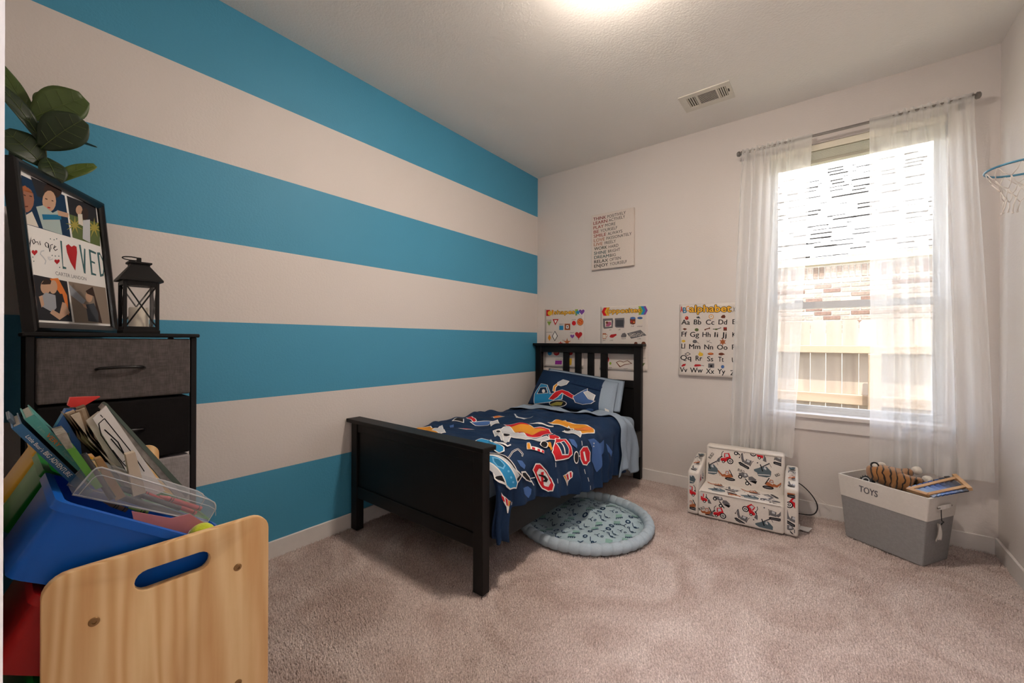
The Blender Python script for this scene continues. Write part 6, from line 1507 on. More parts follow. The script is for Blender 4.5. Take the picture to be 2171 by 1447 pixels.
# toy truck with a big black wheel
tk = thing('toy_truck', 'black toy truck with a big grooved wheel in the toy basket', 'toy truck', (2.48, -.22, .27))
m_rub = mat('black_rubber', '17181a', .6); m_wp = mat('white_plastic', 'dcdcdc', .3)
M = Matrix.Translation((2.465, -.262, .338)) @ Matrix.Rotation(math.radians(-28), 4, 'Z') @ Matrix.Rotation(math.radians(58), 4, 'X')
mb = MB(); mb.lathe([(.013, -.014), (.026, -.016), (.031, -.010), (.031, .010), (.026, .016), (.017, .016), (.014, .010)], 24, M=M)
for k in range(16):
    a = 2*math.pi*k/16; mb.box((-.003, -.012, .0), (.003, .012, .003), M=M @ Matrix.Rotation(a, 4, 'Z') @ Matrix.Translation((.031, 0, 0)) @ Matrix.Rotation(math.pi/2, 4, 'Y') @ Matrix.Rotation(math.pi/2, 4, 'Z'))
mb.build('tire', m_rub, tk, smooth=40)
mb = MB(); mb.lathe([(.017, .017), (.0175, .019), (.0145, .019), (.0135, .012), (.0165, .012), (.017, .017)], 20, M=M, caps=False); mb.build('wheel_rim', m_wp, tk, smooth=40)
mb = MB(); mb.rbox((2.43, -.24, .26), (2.54, -.19, .315), .008); mb.build('truck_body', m_rub, tk)
# xylophone-like wooden toy
xl = thing('toy_xylophone', 'wooden framed toy xylophone with a row of dark blue bars in the basket', 'xylophone', (2.72, -.30, .36))
m_pine = mat_wood('pale_pine', 'b58c62', 'cba57b', 9, 'X', .6, 3)
Ax = [Vector((2.612, -.352, .350)), Vector((2.815, -.205, .418)), Vector((2.842, -.345, .398)), Vector((2.700, -.430, .352))]   # near-left, far-left, far-right, near-right
def xq(u, v, h=0.0):
    p = Ax[0]*(1-u)*(1-v) + Ax[1]*u*(1-v) + Ax[2]*u*v + Ax[3]*(1-u)*v
    return p + Vector((-.22, -.36, .90)).normalized()*h
def strip(mb, u0, v0, u1, v1, w, h0, h1):
    a = xq(u0, v0, h0); b_ = xq(u1, v1, h0); d = (b_-a).normalized(); nrm = (xq(.5, .5, 1)-xq(.5, .5, 0)).normalized(); s_ = d.cross(nrm).normalized()*w/2; t_ = nrm*(h1-h0)
    mb.add([a-s_, b_-s_, b_+s_, a+s_, a-s_+t_, b_-s_+t_, b_+s_+t_, a+s_+t_], [(0,3,2,1),(4,5,6,7),(0,1,5,4),(1,2,6,5),(2,3,7,6),(3,0,4,7)])
for v_ in (.16, .84):
    mb = MB(); strip(mb, -.02, v_, 1.02, v_, .017, 0, .016); mb.build('frame_rail', m_pine, xl)
for u_, e in ((0.0, .04), (1.03, .22)):
    mb = MB(); strip(mb, u_, .16-e, u_, .84+e, .017, .002, .019); mb.build('frame_end', m_pine, xl)
m_bars = [mat('blue_bar_%d' % i, c, .25, var=.1, coat=.4) for i, c in enumerate(('7d8aa0', '4e6a94', '2f5a9c', '1f4a92', '1d4488', '22365e', '1b2742', '14141c'))]
for i in range(8):
    u_ = .09 + i*.115
    mb = MB(); strip(mb, u_, -.04-.10*(i/7), u_, 1.04+.06*(i/7), .021, .003, .010); mb.build('bar', m_bars[i], xl)

# ------------------------------------------------------------------ things on the back wall
m_paper = mat('poster_paper', 'd2cac3', .55, var=.02, scale=6)
def poster(label, x0, x1, z0, z1, key, curl=0.0):
    t = thing('poster', label, 'poster', ((x0+x1)/2, -.002, z0), group='learning posters on the back wall')
    f = lambda u, v: (x0+(x1-x0)*u, -.0012 - curl*max(0, .22-v)**2*6 - .0012*math.sin(5*u)*math.sin(4*v)**2, z0+(z1-z0)*v)
    mb = MB(); mb.grid(f, 16, 24)
    o = mb.build('sheet', m_paper, t, smooth=True, fix=False); md = o.modifiers.new('thickness', 'SOLIDIFY'); md.thickness = .0006; md.offset = 0
    pr = Print(lambda u, v, z: (u, f((u-x0)/(x1-x0), (v-z0)/(z1-z0))[1]-.0012-z, v), .0003, .00015, .06, .004)
    pr.items(PRINTS[key]); pr.build_split(t)
    return t
poster('shapes learning poster, partly behind the headboard beside the striped wall', .092, .520, .890, 1.446, 'shapes', .05)
poster('opposites learning poster, middle one of the three, partly behind the headboard', .682, 1.110, .885, 1.440, 'opposites', .03)
poster('alphabet learning poster beside the left sheer curtain', 1.357, 1.788, .872, 1.424, 'alphabet', .08)
cv = thing('canvas_print', 'white canvas with inspiring words from THINK POSITIVELY to ENJOY YOURSELF', 'canvas', (.80, -.012, 1.77))
bx('canvas', (.606, -.0265, 1.770), (.995, -.001, 2.258), mat_weave('white_artist_canvas', 'd6cbc2', .03, 900, .9, .15), cv, .003, 2)
pr = Print(lambda u, v, z: (u, -.0266-z, v), .0004, .0001, None); pr.items(PRINTS['canvas']); pr.build_split(cv)

# ------------------------------------------------------------------ ceiling
def emit(name, col, s):
    m, nt, b = new_mat(name)
    b.inputs['Base Color'].default_value = (.9, .88, .84, 1)
    b.inputs['Emission Color'].default_value = hx(col) + (1,); b.inputs['Emission Strength'].default_value = s
    return m
def ceiling_lamp(label, x, y, zc, s, r=.175, col='f4f6ff'):
    t = thing('ceiling_light', label, 'ceiling light', (x, y, zc))
    mb = MB(); mb.lathe([(0, 0), (r*1.05, 0), (r*1.10, -.006), (r*1.10, -.054), (r*1.07, -.057), (r*1.03, -.054), (r*1.01, -.032), (0, -.030)], 40, (x, y, zc)); mb.build('base', mat('lamp_base', 'b9b2a6', .4, .3), t, smooth=40)
    mb = MB(); mb.lathe([(r*.95, -.036), (r*.985, -.046), (r*.97, -.060), (r*.86, -.080), (r*.62, -.097), (r*.3, -.107), (0, -.110)], 40, (x, y, zc))
    mb.build('glass_dome', emit('lit_dome_%d' % int(s*10), col, s), t, smooth=True)
    return t
ceiling_lamp('lit round dome lamp on the bedroom ceiling', 1.578, -1.748, H, LAMP, .104, 'ffefe0')
ceiling_lamp('round dome lamp on the hallway ceiling behind the camera', 2.15, -4.05, 2.55, HALL_FILL)  # added out of view to fill the bedroom with light from behind
vt = thing('air_vent', 'white slotted air vent in the ceiling', 'vent', (1.646, -.443, H))
m_vent = mat('vent_paint', 'd9d4c8', .5, var=.02); m_dark = mat('vent_dark', '4a4640', .9)
vx0, vx1, vy0, vy1 = 1.494, 1.798, -.548, -.338
ox = [(1.536, 1.590), (1.603, 1.712), (1.722, 1.770)]; oy0, oy1 = -.508, -.385
mb = MB(); zt, zb = H, H-.007
mb.box((vx0, vy0, zb), (vx1, oy0, zt)); mb.box((vx0, oy1, zb), (vx1, vy1, zt))
px_ = vx0
for a, b_ in ox: mb.box((px_, oy0, zb), (a, oy1, zt)); px_ = b_
mb.box((px_, oy0, zb), (vx1, oy1, zt))
mb.build('plate', m_vent, vt, fix=False)
bx('duct_shade', (vx0+.03, oy0-.01, H-.0012), (vx1-.02, oy1+.01, H-.0004), m_dark, vt)  # thin dark sheet painting the shade of the opening behind the slats
def slat(x0, x1, y0, y1, ax, ang):
    c_ = ((x0+x1)/2, (y0+y1)/2, H-.004); M = Matrix.Translation(c_) @ Matrix.Rotation(ang, 4, ax)
    mb = MB(); mb.box((-(x1-x0)/2, -(y1-y0)/2, -.0006), ((x1-x0)/2, (y1-y0)/2, .0006), M=M); mb.build('slat', m_vent, vt)
for i in range(4):
    x = 1.536 + .0135*i; slat(x+.001, x+.0105, oy0, oy1, 'Y', math.radians(25))
for i in range(4):
    x = 1.722 + .012*i; slat(x+.002, x+.0085, oy0, oy1, 'Y', math.radians(-38))
for i in range(11):
    y = oy0 + (oy1-oy0)/11*i; slat(1.603, 1.712, y+.0004, y+.0108, 'X', math.radians(22))
bx('damper_lever', (1.778, -.47, H-.014), (1.784, -.445, H-.006), m_dark, vt)

# ------------------------------------------------------------------ basketball hoop on the right wall
hp = thing('basketball_hoop', 'small blue basketball hoop with a white net on the right wall', 'hoop', (2.90, -.96, 1.79))
hc = (2.868, -.960, 1.792); hr = .10
m_rim = mat('blue_rim', '4f8aa8', .4, .2); m_net = mat('net_cord', 'ddd6cf', .8)
mb = MB(); mb.tube([(hc[0]+hr*math.cos(2*math.pi*i/48), hc[1]+hr*math.sin(2*math.pi*i/48), hc[2]) for i in range(48)], .0042, 8, closed=True); mb.build('rim', m_rim, hp, smooth=True)
bx('bracket', (hc[0]+hr-.004, -.985, 1.775), (RW-.018, -.935, 1.797), m_rim, hp, .003, 1)
bx('backboard', (RW-.018, -1.12, 1.74), (RW-.002, -.80, 1.99), mat('hoop_board', 'd6d4d0', .4), hp, .006, 2)
mb = MB(); random.seed(2); NN = 10
lv = [(hr, 0), (hr*.82, -.042), (hr*.60, -.082), (hr*.5, -.118), (hr*.52, -.162)]
def npnt(l, k, half):
    r_, z_ = lv[l]; a = 2*math.pi*(k+(.5 if half else 0))/NN
    return Vector((hc[0]+r_*math.cos(a), hc[1]+r_*math.sin(a), hc[2]+z_))
for k in range(NN):
    for l in range(3):
        for dk in ((0, 1) if l % 2 else (0, -1)):
            a = npnt(l, k, l % 2); b_ = npnt(l+1, k+dk if l % 2 else k+dk, (l+1) % 2)
            mid = (a+b_)/2 + Vector((random.uniform(-.003, .003), random.uniform(-.003, .003), -.004))
            mb.tube([a, mid, b_], .0016, 5)
    a = npnt(3, k, True); b_ = npnt(4, k, True) + Vector((random.uniform(-.012, .012), random.uniform(-.012, .012), random.uniform(-.015, .012)))
    mb.tube([a, (a+b_)/2+Vector((.004*math.sin(k*3), .003*math.cos(k*5), 0)), b_], .0022, 5); mb.ell(b_, (.004, .004, .004), 6, 4)
mb.build('net', m_net, hp, smooth=True)

# ------------------------------------------------------------------ fabric dresser
DXf, DXb, DY0, DY1 = .462, .135, -3.286, -2.869
ds = thing('dresser', 'tall black framed dresser with grey and black fabric drawers by the striped wall', 'dresser', (.30, -3.08, 0))
m_dk = mat('black_metal', '0a0809', .5, var=.1, spec=.3)
for xx in (DXf-.024, DXb):
    for yy in (DY0+.006, DY1-.024):
        bx('leg', (xx, yy, 0), (xx+.018, yy+.018, 1.138), m_dk, ds, .002, 1)
bx('top', (DXb-.01, DY0, 1.138), (DXf+.008, DY1, 1.151), m_dk, ds, .003, 1)
drs = [(.935, 1.133, '55504f', .22), (.724, .926, '141213', .1), (.513, .715, '8d898a', .12), (.302, .504, '55504f', .22), (.091, .293, '141213', .1)]
for i, (z0, z1, c_, v_) in enumerate(drs):
    dr = bx('drawer', (DXb+.004, DY0+.026, z0), (DXf, DY1-.026, z1), mat_weave('drawer_cloth_%d' % i, c_, v_, 380, .95, .3), ds, .006, 3)
    mb = MB(); zc = (z0+z1)/2 + .004
    pth = [(DXf-.002, -3.137, zc-.004), (DXf+.010, -3.130, zc), (DXf+.017, -3.105, zc+.001), (DXf+.018, -3.079, zc+.002), (DXf+.017, -3.053, zc+.001), (DXf+.010, -3.028, zc), (DXf-.002, -3.021, zc-.004)]
    mb.tube(pth, .0045, 8); mb.build('handle', mat('handle_plastic', '0f0e10', .3), dr, smooth=True)
bx('shelf', (DXb+.004, DY0+.024, .072), (DXf-.006, DY1-.024, .086), m_dk, ds)

# ------------------------------------------------------------------ photo collage in a black frame
FBp = Vector((.428, -3.266, 1.1515)); FD = Vector((-math.sin(1.0181), math.cos(1.0181), 0)); FN = Vector((FD.y, -FD.x, 0)); FU = Vector((0, 0, math.cos(.0942))) - FN*math.sin(.0942)
FNn = FD.cross(FU); FNn = FNn if FNn.dot(FN) > 0 else -FNn
FW, FH = .449, .519
fr = thing('photo_collage', 'black framed photo collage reading You are So LOVED on the dresser', 'framed photos', tuple(FBp + FD*FW/2))
def fq(u, v, t): return tuple(FBp + FD*u + FU*v + FNn*t)
m_frm = mat('black_gloss_frame', '070607', .25, var=.1, spec=.3, coat=.15)
mw = .030
prof = [(0, -.024), (0, .004), (.004, .008), (.012, .009), (mw-.006, .004), (mw, 0), (mw, -.006), (mw-.004, -.024)]
mb = MB(); ring = []
for (u, v), (su, sv) in (((0, 0), (1, 1)), ((FW, 0), (-1, 1)), ((FW, FH), (-1, -1)), ((0, FH), (1, -1))):
    ring.append([fq(u+su*a, v+sv*a, t) for a, t in prof])
n_ = len(prof); vs = sum(ring, [])
mb.add(vs, [(j*n_+i, j*n_+(i+1) % n_, ((j+1) % 4)*n_+(i+1) % n_, ((j+1) % 4)*n_+i) for j in range(4) for i in range(n_)])
mb.build('moulding', m_frm, fr)
mb = MB(); mb.prism([(mw-.006, mw-.006), (FW-mw+.006, mw-.006), (FW-mw+.006, FH-mw+.006), (mw-.006, FH-mw+.006)], fq, -.020, -.006); mb.build('mount', mat('mount_board', 'cfcac6', .6, var=.02), fr)
CL = (mw, FW-mw, mw, FH-mw)
pr = Print(lambda u, v, z: fq(u, v, -.006+z), .0003, .0001, None)
for it in PRINTS['frame']:
    if it[0] == 'T': pr.text(*it[1:])
    else:
        q_ = it[0]; pts = clip_poly([(q_[i], q_[i+1]) for i in range(0, len(q_), 2)], CL)
        if len(pts) >= 3: pr.poly(pts, it[1]); pr.k += 1
pr.build('print', fr)
mb = MB(); mb.prism([(.12, 0), (.33, 0), (.30, .26), (.15, .26)], lambda u, v, t: fq(u, v, -.025-t), 0, .004); mb.build('back_board', m_dk, fr)

# ------------------------------------------------------------------ lantern with candle
LX, LY, LZ = .335, -3.015, 1.1515
ln_ = thing('lantern', 'small black lantern with crossed bars on the dresser', 'lantern', (LX, LY, LZ))
m_lan = mat('black_lantern_metal', '0e0b0b', .55, var=.15, spec=.3)
def lb(name, a, b_, r=.0015): return bx(name, (LX+a[0], LY+a[1], LZ+a[2]), (LX+b_[0], LY+b_[1], LZ+b_[2]), m_lan, ln_, r, 1)
lb('base', (-.050, -.050, 0), (.050, .050, .012))
hw = .043
for sx in (-1, 1):
    for sy in (-1, 1):
        lb('post', (sx*hw-.005, sy*hw-.005, .012), (sx*hw+.005, sy*hw+.005, .182))
for z0, z1 in ((.012, .024), (.170, .184)):
    mb = MB()
    for s_ in (-1, 1):
        mb.box((LX-hw, LY+s_*hw-.004, LZ+z0), (LX+hw, LY+s_*hw+.004, LZ+z1)); mb.box((LX+s_*hw-.004, LY-hw, LZ+z0), (LX+s_*hw+.004, LY+hw, LZ+z1))
    mb.build('band', m_lan, ln_, fix=False)
for face in range(4):
    a = face*math.pi/2; Mx = Matrix.Translation((LX, LY, LZ)) @ Matrix.Rotation(a, 4, 'Z')
    for s_ in (-1, 1):
        mb = MB(); p = Mx @ Vector((hw, -s_*hw*.92, .026)); q_ = Mx @ Vector((hw, s_*hw*.92, .168)); mb.cyl(p, q_, .0026, n=6); mb.build('cross_bar', m_lan, ln_)
    mb = MB(); mb.box((hw-.004, -hw+.004, .022), (hw-.003, hw-.004, .172), M=Mx); mb.build('pane', m_glass, ln_)
mb = MB(); rr = [(.058, .184), (.058, .190), (.026, .240), (.026, .246), (.031, .248), (.031, .254), (.010, .256)]
for (a, z0), (c_, z1) in zip(rr, rr[1:]):
    mb.add([(LX-a, LY-a, LZ+z0), (LX+a, LY-a, LZ+z0), (LX+a, LY+a, LZ+z0), (LX-a, LY+a, LZ+z0), (LX-c_, LY-c_, LZ+z1), (LX+c_, LY-c_, LZ+z1), (LX+c_, LY+c_, LZ+z1), (LX-c_, LY+c_, LZ+z1)], [(0,1,5,4),(1,2,6,5),(2,3,7,6),(3,0,4,7)])
mb.add([(LX-.058, LY-.058, LZ+.184), (LX+.058, LY-.058, LZ+.184), (LX+.058, LY+.058, LZ+.184), (LX-.058, LY+.058, LZ+.184)], [(3,2,1,0)])
mb.add([(LX-.01, LY-.01, LZ+.256), (LX+.01, LY-.01, LZ+.256), (LX+.01, LY+.01, LZ+.256), (LX-.01, LY+.01, LZ+.256)], [(0,1,2,3)])
mb.build('roof', m_lan, ln_)
lb('knob', (-.006, -.006, .255), (.006, .006, .272))
mb = MB(); mb.tube([(LX, LY-.008+.024*math.cos(2*math.pi*i/20)-.012, LZ+.266+.006*math.sin(2*math.pi*i/20)) for i in range(20)], .002, 6, closed=True); mb.build('ring', m_lan, ln_, smooth=True)
mb = MB(); mb.lathe([(0, .0125), (.027, .0125), (.0275, .02), (.0275, .088), (.025, .093), (.012, .088), (0, .088)], 24, (LX, LY, LZ))
tag(mb.build('candle', mat('ivory_wax', 'd9d0bd', .5, var=.03), smooth=40), 'ivory pillar candle inside the black lantern', 'candle')

# ------------------------------------------------------------------ fiddle leaf plant behind the frame
PX, PY, PZ = .20, -3.232, 1.1515
pt = thing('potted_plant', 'artificial plant with broad dark green leaves behind the photo frame', 'plant', (PX, PY, PZ))
mb = MB(); mb.lathe([(0, 0), (.033, 0), (.044, .085), (.046, .09), (.041, .09), (.039, .078), (0, .076)], 20, (PX, PY, PZ)); mb.build('pot', mat('dark_pot', '3a3532', .6), pt, smooth=40)
m_stem = mat('plant_stem', '6b6236', .6, var=.2)
mb = MB(); mb.tube([(PX, PY, PZ+.07), (PX+.004, PY-.003, 1.45), (PX-.002, PY+.004, 1.65), (PX, PY-.002, 1.80), (PX, PY-.005, 1.90)], lambda t: .0075-.003*t, 8); mb.build('stem', m_stem, pt, smooth=True)
def leaf_mat(name, ca, cb):
    m, nt, b = new_mat(name)
    tc = nt.nodes.new('ShaderNodeTexCoord'); n = nt.nodes.new('ShaderNodeTexNoise'); n.inputs['Scale'].default_value = 22
    nt.links.new(tc.outputs['Object'], n.inputs['Vector'])
    r = nt.nodes.new('ShaderNodeValToRGB'); r.color_ramp.elements[0].color = hx(ca)+(1,); r.color_ramp.elements[1].color = hx(cb)+(1,)
    nt.links.new(n.outputs[0], r.inputs[0]); nt.links.new(r.outputs[0], b.inputs['Base Color'])
    b.inputs['Roughness'].default_value = .45
    return m
m_leaf = [leaf_mat('leaf_dark', '1a2a12', '26381a'), leaf_mat('leaf_mid', '38491c', '465a24'), leaf_mat('leaf_light', '4a5c22', '586b2a')]
m_vein = mat('leaf_vein', '5c6c38', .5)
LEAVES = [((.20,-3.240,1.80),(.17,-3.333,2.03),.050,(.9,.2,.1),1), ((.18,-3.235,1.87),(.15,-3.218,1.985),.075,(1,0,.1),1), ((.20,-3.262,1.862),(.24,-3.143,1.972),.125,(1,.05,.1),1), ((.21,-3.240,1.768),(.28,-3.150,1.880),.128,(1,-.1,.1),0),
          ((.20,-3.232,1.78),(.22,-3.328,1.935),.055,(1,.1,.5),0), ((.20,-3.232,1.71),(.20,-3.318,1.80),.105,(1,.1,.2),0), ((.20,-3.20,1.80),(.24,-3.112,1.812),.04,(.08,.05,1),0), ((.20,-3.222,1.655),(.22,-3.113,1.752),.050,(1,-.3,.3),2),
          ((.21,-3.230,1.74),(.24,-3.205,1.655),.075,(1,.1,.1),0), ((.16,-3.24,1.80),(.10,-3.30,1.74),.09,(.7,.4,.6),0), ((.18,-3.235,1.66),(.12,-3.29,1.56),.08,(.7,.3,.5),0)]
for base, tip, w_, nr, mi in LEAVES:
    b0 = Vector(base); t0 = Vector(tip); d = t0-b0; L_ = d.length; d.normalize(); nv = Vector(nr); nv = (nv - d*nv.dot(d)).normalized(); sd = d.cross(nv)
    def lf(u, v):
        x = (u-.5)*2; ww = w_/2*(math.sin(math.pi*min(1, v*.93+.02))**.62)*(0.62+.5*v if v < .75 else .995-.10*(v-.75))
        return b0 + d*L_*v + sd*x*ww + nv*(.012*math.sin(math.pi*v) - .10*w_*x*x*0 + .05*w_*abs(x) + .012*L_*math.sin(9*v+3*x)*abs(x))
    mb = MB(); mb.grid(lambda u, v: tuple(lf(u, v)), 8, 14)
    o = mb.build('leaf', m_leaf[mi], pt, smooth=True, fix=False); md = o.modifiers.new('thickness', 'SOLIDIFY'); md.thickness = .0012
    mb = MB(); mb.tube([tuple(lf(.5, k/10)+nv*.0012) for k in range(11)], lambda t: .0014*(1-.7*t), 5)
    for k in range(2, 9, 2):
        for s_ in (0, 1): mb.tube([tuple(lf(.5, k/10)+nv*.001), tuple(lf(.5+(.36 if s_ else -.36), min(1, k/10+.10))+nv*.0008)], .0006, 4)
    mb.build('vein', m_vein, o, smooth=True)

# ------------------------------------------------------------------ toy organizer
XN, XFa = 1.45, .61
org = thing('toy_organizer', 'light pine toy organizer with end panels holding rows of plastic bins', 'toy organizer', (1.03, -3.16, 0))
m_pan = mat_wood('knotty_pine', 'cb9c66', 'e4c492', 9, 'Z', .5, 11, .36)
YB, YT, ZT, RR = -3.300, -3.014, .800, .028
def panel(x0, x1):
    mb = MB(); out = []
    for cy, cz, a0 in ((YT-RR, ZT-RR, 0), (YB+RR, ZT-RR, 90)):
        out += [(cy+RR*math.cos(math.radians(a0+15*k)), cz+RR*math.sin(math.radians(a0+15*k))) for k in range(7)]
    out += [(YB, 0), (YT, 0)]
    h0, h1, hz, hr_ = -3.205, -3.107, .752, .0155
    hole = [(h1-hr_+hr_*math.cos(math.radians(-90+22.5*k)), hz+hr_*math.sin(math.radians(-90+22.5*k))) for k in range(9)] + [(h0+hr_+hr_*math.cos(math.radians(90+22.5*k)), hz+hr_*math.sin(math.radians(90+22.5*k))) for k in range(9)]
    bm = bmesh.new()
    def loop(pts):
        vv = [bm.verts.new((x1, y, z)) for y, z in pts]
        return [bm.edges.new((vv[i], vv[(i+1) % len(vv)])) for i in range(len(vv))]
    E_ = loop(out) + loop(hole)
    bmesh.ops.triangle_fill(bm, use_beauty=True, use_dissolve=True, edges=E_)
    g = bmesh.ops.extrude_face_region(bm, geom=bm.faces[:])
    for v in [e for e in g['geom'] if isinstance(e, bmesh.types.BMVert)]: v.co.x = x0
    bmesh.ops.recalc_face_normals(bm, faces=bm.faces)
    ed = [e for e in bm.edges if len(e.link_faces) == 2 and e.calc_face_angle(0) > 1.2]
    bmesh.ops.bevel(bm, geom=ed, offset=.0018, segments=2, profile=.5, affect='EDGES')
    mb.bm(bm); return mb.build('end_panel', m_pan, org, smooth=30)
pn = panel(XN-.015, XN); pfar = panel(XFa, XFa+.015)
m_brass = mat('antique_brass', '8a6a44', .35, .8)
for (y, z) in ((-3.249, .718), (-3.066, .718), (-3.065, .507), (-3.249, .507)):
    M = Matrix.Translation((XN, y, z)) @ Matrix.Rotation(math.pi/2, 4, 'Y')
    mb = MB(); mb.lathe([(.0062, -.001), (.0064, .0008), (.0055, .0018), (.0028, .0020), (.0024, .0006), (0, .0006)], 18, M=M); mb.build('screw', m_brass, pn, smooth=40)
BD = Vector((.819, -.574)); BN = Vector((-.574, -.819)); R0 = Vector((-3.281, .898))
for dz in (0, -.125, -.25):
    for off in (.11, .255):
        q_ = R0 + Vector((0, dz)) + BD*off + BN*(.1045)
        mb = MB(); mb.cyl((XFa+.01, q_.x, q_.y), (XN-.01, q_.x, q_.y), .004, n=10); mb.build('dowel', m_pan, org, smooth=40)
m_bin = {}
for nm, c_ in (('blue', '0a57b4'), ('green', '0a7426'), ('yellow', 'c09420'), ('red', '9c1012')):
    m, nt, b = new_mat(nm + '_plastic'); b.inputs['Roughness'].default_value = .38; b.inputs['Specular IOR Level'].default_value = .28
    tc = nt.nodes.new('ShaderNodeTexCoord'); n = nt.nodes.new('ShaderNodeTexNoise'); n.inputs['Scale'].default_value = 4
    r = nt.nodes.new('ShaderNodeValToRGB'); r.color_ramp.elements[0].color = tuple(x*.92 for x in hx(c_))+(1,); r.color_ramp.elements[1].color = tuple(min(1, x*1.08) for x in hx(c_))+(1,)
    nt.links.new(tc.outputs['Object'], n.inputs[0]); nt.links.new(n.outputs[0], r.inputs[0]); nt.links.new(r.outputs[0], b.inputs['Base Color'])
    m_bin[nm] = m
def toy_bin(label, col, x0, x1, dz):
    r0 = R0 + Vector((-.020 if dz else 0, dz)); Lr = .29; dp = .097 if dz else .104
    t = thing('plastic_bin', label, 'bin', ((x0+x1)/2, r0.x+.12, r0.y-.2), group='plastic bins in the toy organizer')
    def P3(a, d_, x): q_ = r0 + BD*a + BN*d_; return (x, q_.x, q_.y)
    # rings: outer rim edge, outer wall top, outer bottom, inner bottom, inner rim
    def ring(a0, a1, xa, xb, d_, r_=.014):
        pts = []
        for ca_, cx_, s0 in ((a1-r_, xb-r_, 0), (a0+r_, xb-r_, 90), (a0+r_, xa+r_, 180), (a1-r_, xa+r_, 270)):
            for k in range(4):
                an = math.radians(s0+30*k); pts.append(P3(ca_+r_*math.cos(an), d_, cx_+r_*math.sin(an)))
        return pts
    rings = [ring(-.004, Lr+.004, x0, x1, .012), ring(-.005, Lr+.005, x0-.0, x1+.0, 0), ring(.006, Lr-.006, x0+.008, x1-.008, -.001), ring(.016, Lr-.036, x0+.018, x1-.018, dp-.003), ]
    rings2 = [ring(-.004, Lr+.004, x0, x1, .012), ring(.003, Lr-.003, x0+.005, x1-.005, .012), ring(.013, Lr-.033, x0+.015, x1-.015, dp)]
    mb = MB(); n = 16
    vs = sum(rings, []); mb.add(vs, [(j*n+i, j*n+(i+1) % n, (j+1)*n+(i+1) % n, (j+1)*n+i) for j in range(3) for i in range(n)] + [tuple(range(3*n, 4*n))])
    vs = sum(rings2, []); mb.add(vs, [(j*n+i, j*n+(i+1) % n, (j+1)*n+(i+1) % n, (j+1)*n+i) for j in range(2) for i in range(n)] + [tuple(range(2*n, 3*n))])
    mb.build('tub', m_bin[col], t, smooth=35)
    return t
toy_bin('blue plastic bin full of books and papers, nearest in the top row', 'blue', 1.222, 1.431, 0)
toy_bin('green plastic bin next to the blue one in the top row', 'green', 1.016, 1.217, 0)
toy_bin('yellow plastic bin behind the green one in the top row', 'yellow', .811, 1.011, 0)
toy_bin('red plastic bin right below the blue bin', 'red', 1.222, 1.431, -.125)
toy_bin('green plastic bin low down beneath the red bin', 'green', 1.222, 1.431, -.25)

# ------------------------------------------------------------------ what is in the blue bin
YZ = lambda u, v, t: (t, u, v)
def slab(name, poly, x0, x1, m, parent=None):
    mb = MB(); mb.prism(poly, YZ, x0, x1); return mb.build(name, m, parent)
def book(label, p, q_, d, L_, thick, xs, wd, cover, title, col, tcol):
    """p: spine top corner (y, z); d: direction down the spine; spine faces +x"""
    d = Vector(d).normalized(); n = Vector((-d.y, d.x)); n = n if n.x > 0 else -n
    t = thing('picture_book', label, 'book', (xs-wd/2, (Vector(p)+d*L_).x, (Vector(p)+d*L_).y), group='picture books in the blue bin')
    P = Vector(p)
    def quad(a0, a1, b0, b1): return [tuple(P+d*a0+n*b0), tuple(P+d*a1+n*b0), tuple(P+d*a1+n*b1), tuple(P+d*a0+n*b1)]
    mb = MB(); mb.prism(quad(0, L_, 0, .0018), YZ, xs-wd, xs); mb.prism(quad(0, L_, thick-.0018, thick), YZ, xs-wd, xs); mb.prism(quad(0, L_, .0018, thick-.0018), YZ, xs-.002, xs)
    mb.build('cover', cover, t)
    mb = MB(); mb.prism(quad(.003, L_-.003, .0018, thick-.0018), YZ, xs-wd+.003, xs-.002); mb.build('pages', mat('book_pages', 'cdc6ba', .8, var=.1, scale=200), t)
    pr = Print(lambda u, v, z: (xs+z, *(P+d*u+n*v)), .0004, .0001, None)
    for s_, u0, u1, h_, c_, b_ in title: pr.text(s_, u0, thick*.30, u1, thick*.30, h_, c_, b_)
    pr.build('lettering', t)
book('hardback with a deep blue spine reading Little Bear BIG ADVENTURE in the blue bin', (-3.3230, .9935), None, (.52, -.855), .150, .0118, 1.310, .150, mat('blue_book_cloth', '1a5a86', .4), [("Little Bear's", .020, .052, .0046, 'w', 0), ('BIG ADVENTURE', .055, .108, .0058, 'w', 1)], '', '')
book('hardback with a teal spine and coloured letters in the blue bin', (-3.3105, 1.0050), None, (.52, -.855), .150, .0120, 1.306, .155, mat('teal_book_cloth', '3f8f88', .4), [('I am', .020, .032, .004, 'e', 0), ('VERY', .036, .062, .0055, 'O', 1), ('Together', .070, .095, .0035, 'e', 0)], '', '')
book('thin hardback with a pale blue grey cover behind the blue book', (-3.3265, 1.0010), None, (.52, -.855), .14, .0040, 1.262, .11, mat('grey_book_cloth', '5a6c7c', .4), [], '', '')
gb = thing('picture_book', 'bright green book with grey page edges in the blue bin', 'book', (1.33, -3.24, .84), group='picture books in the blue bin')
slab('cover', [(-3.270, .959), (-3.261, .961), (-3.230, .893), (-3.239, .890)], 1.28, 1.372, mat('green_book_cover', '4a8a20', .4), gb)
slab('pages', [(-3.281, .983), (-3.270, .986), (-3.2625, .9605), (-3.270, .9585)], 1.285, 1.362, mat('grey_pages', '8f8a80', .8, var=.3, scale=120), gb)
m_bt = mat('blue_toy_plastic', '0f5fae', .3); m_rt = mat('red_toy_plastic', 'd42a22', .35)
bt = [(-3.278, .976), (-3.264, 1.010), (-3.245, 1.009), (-3.258, .984), (-3.248, .965), (-3.2445, .925), (-3.252, .91), (-3.260, .971), (-3.273, .970)]
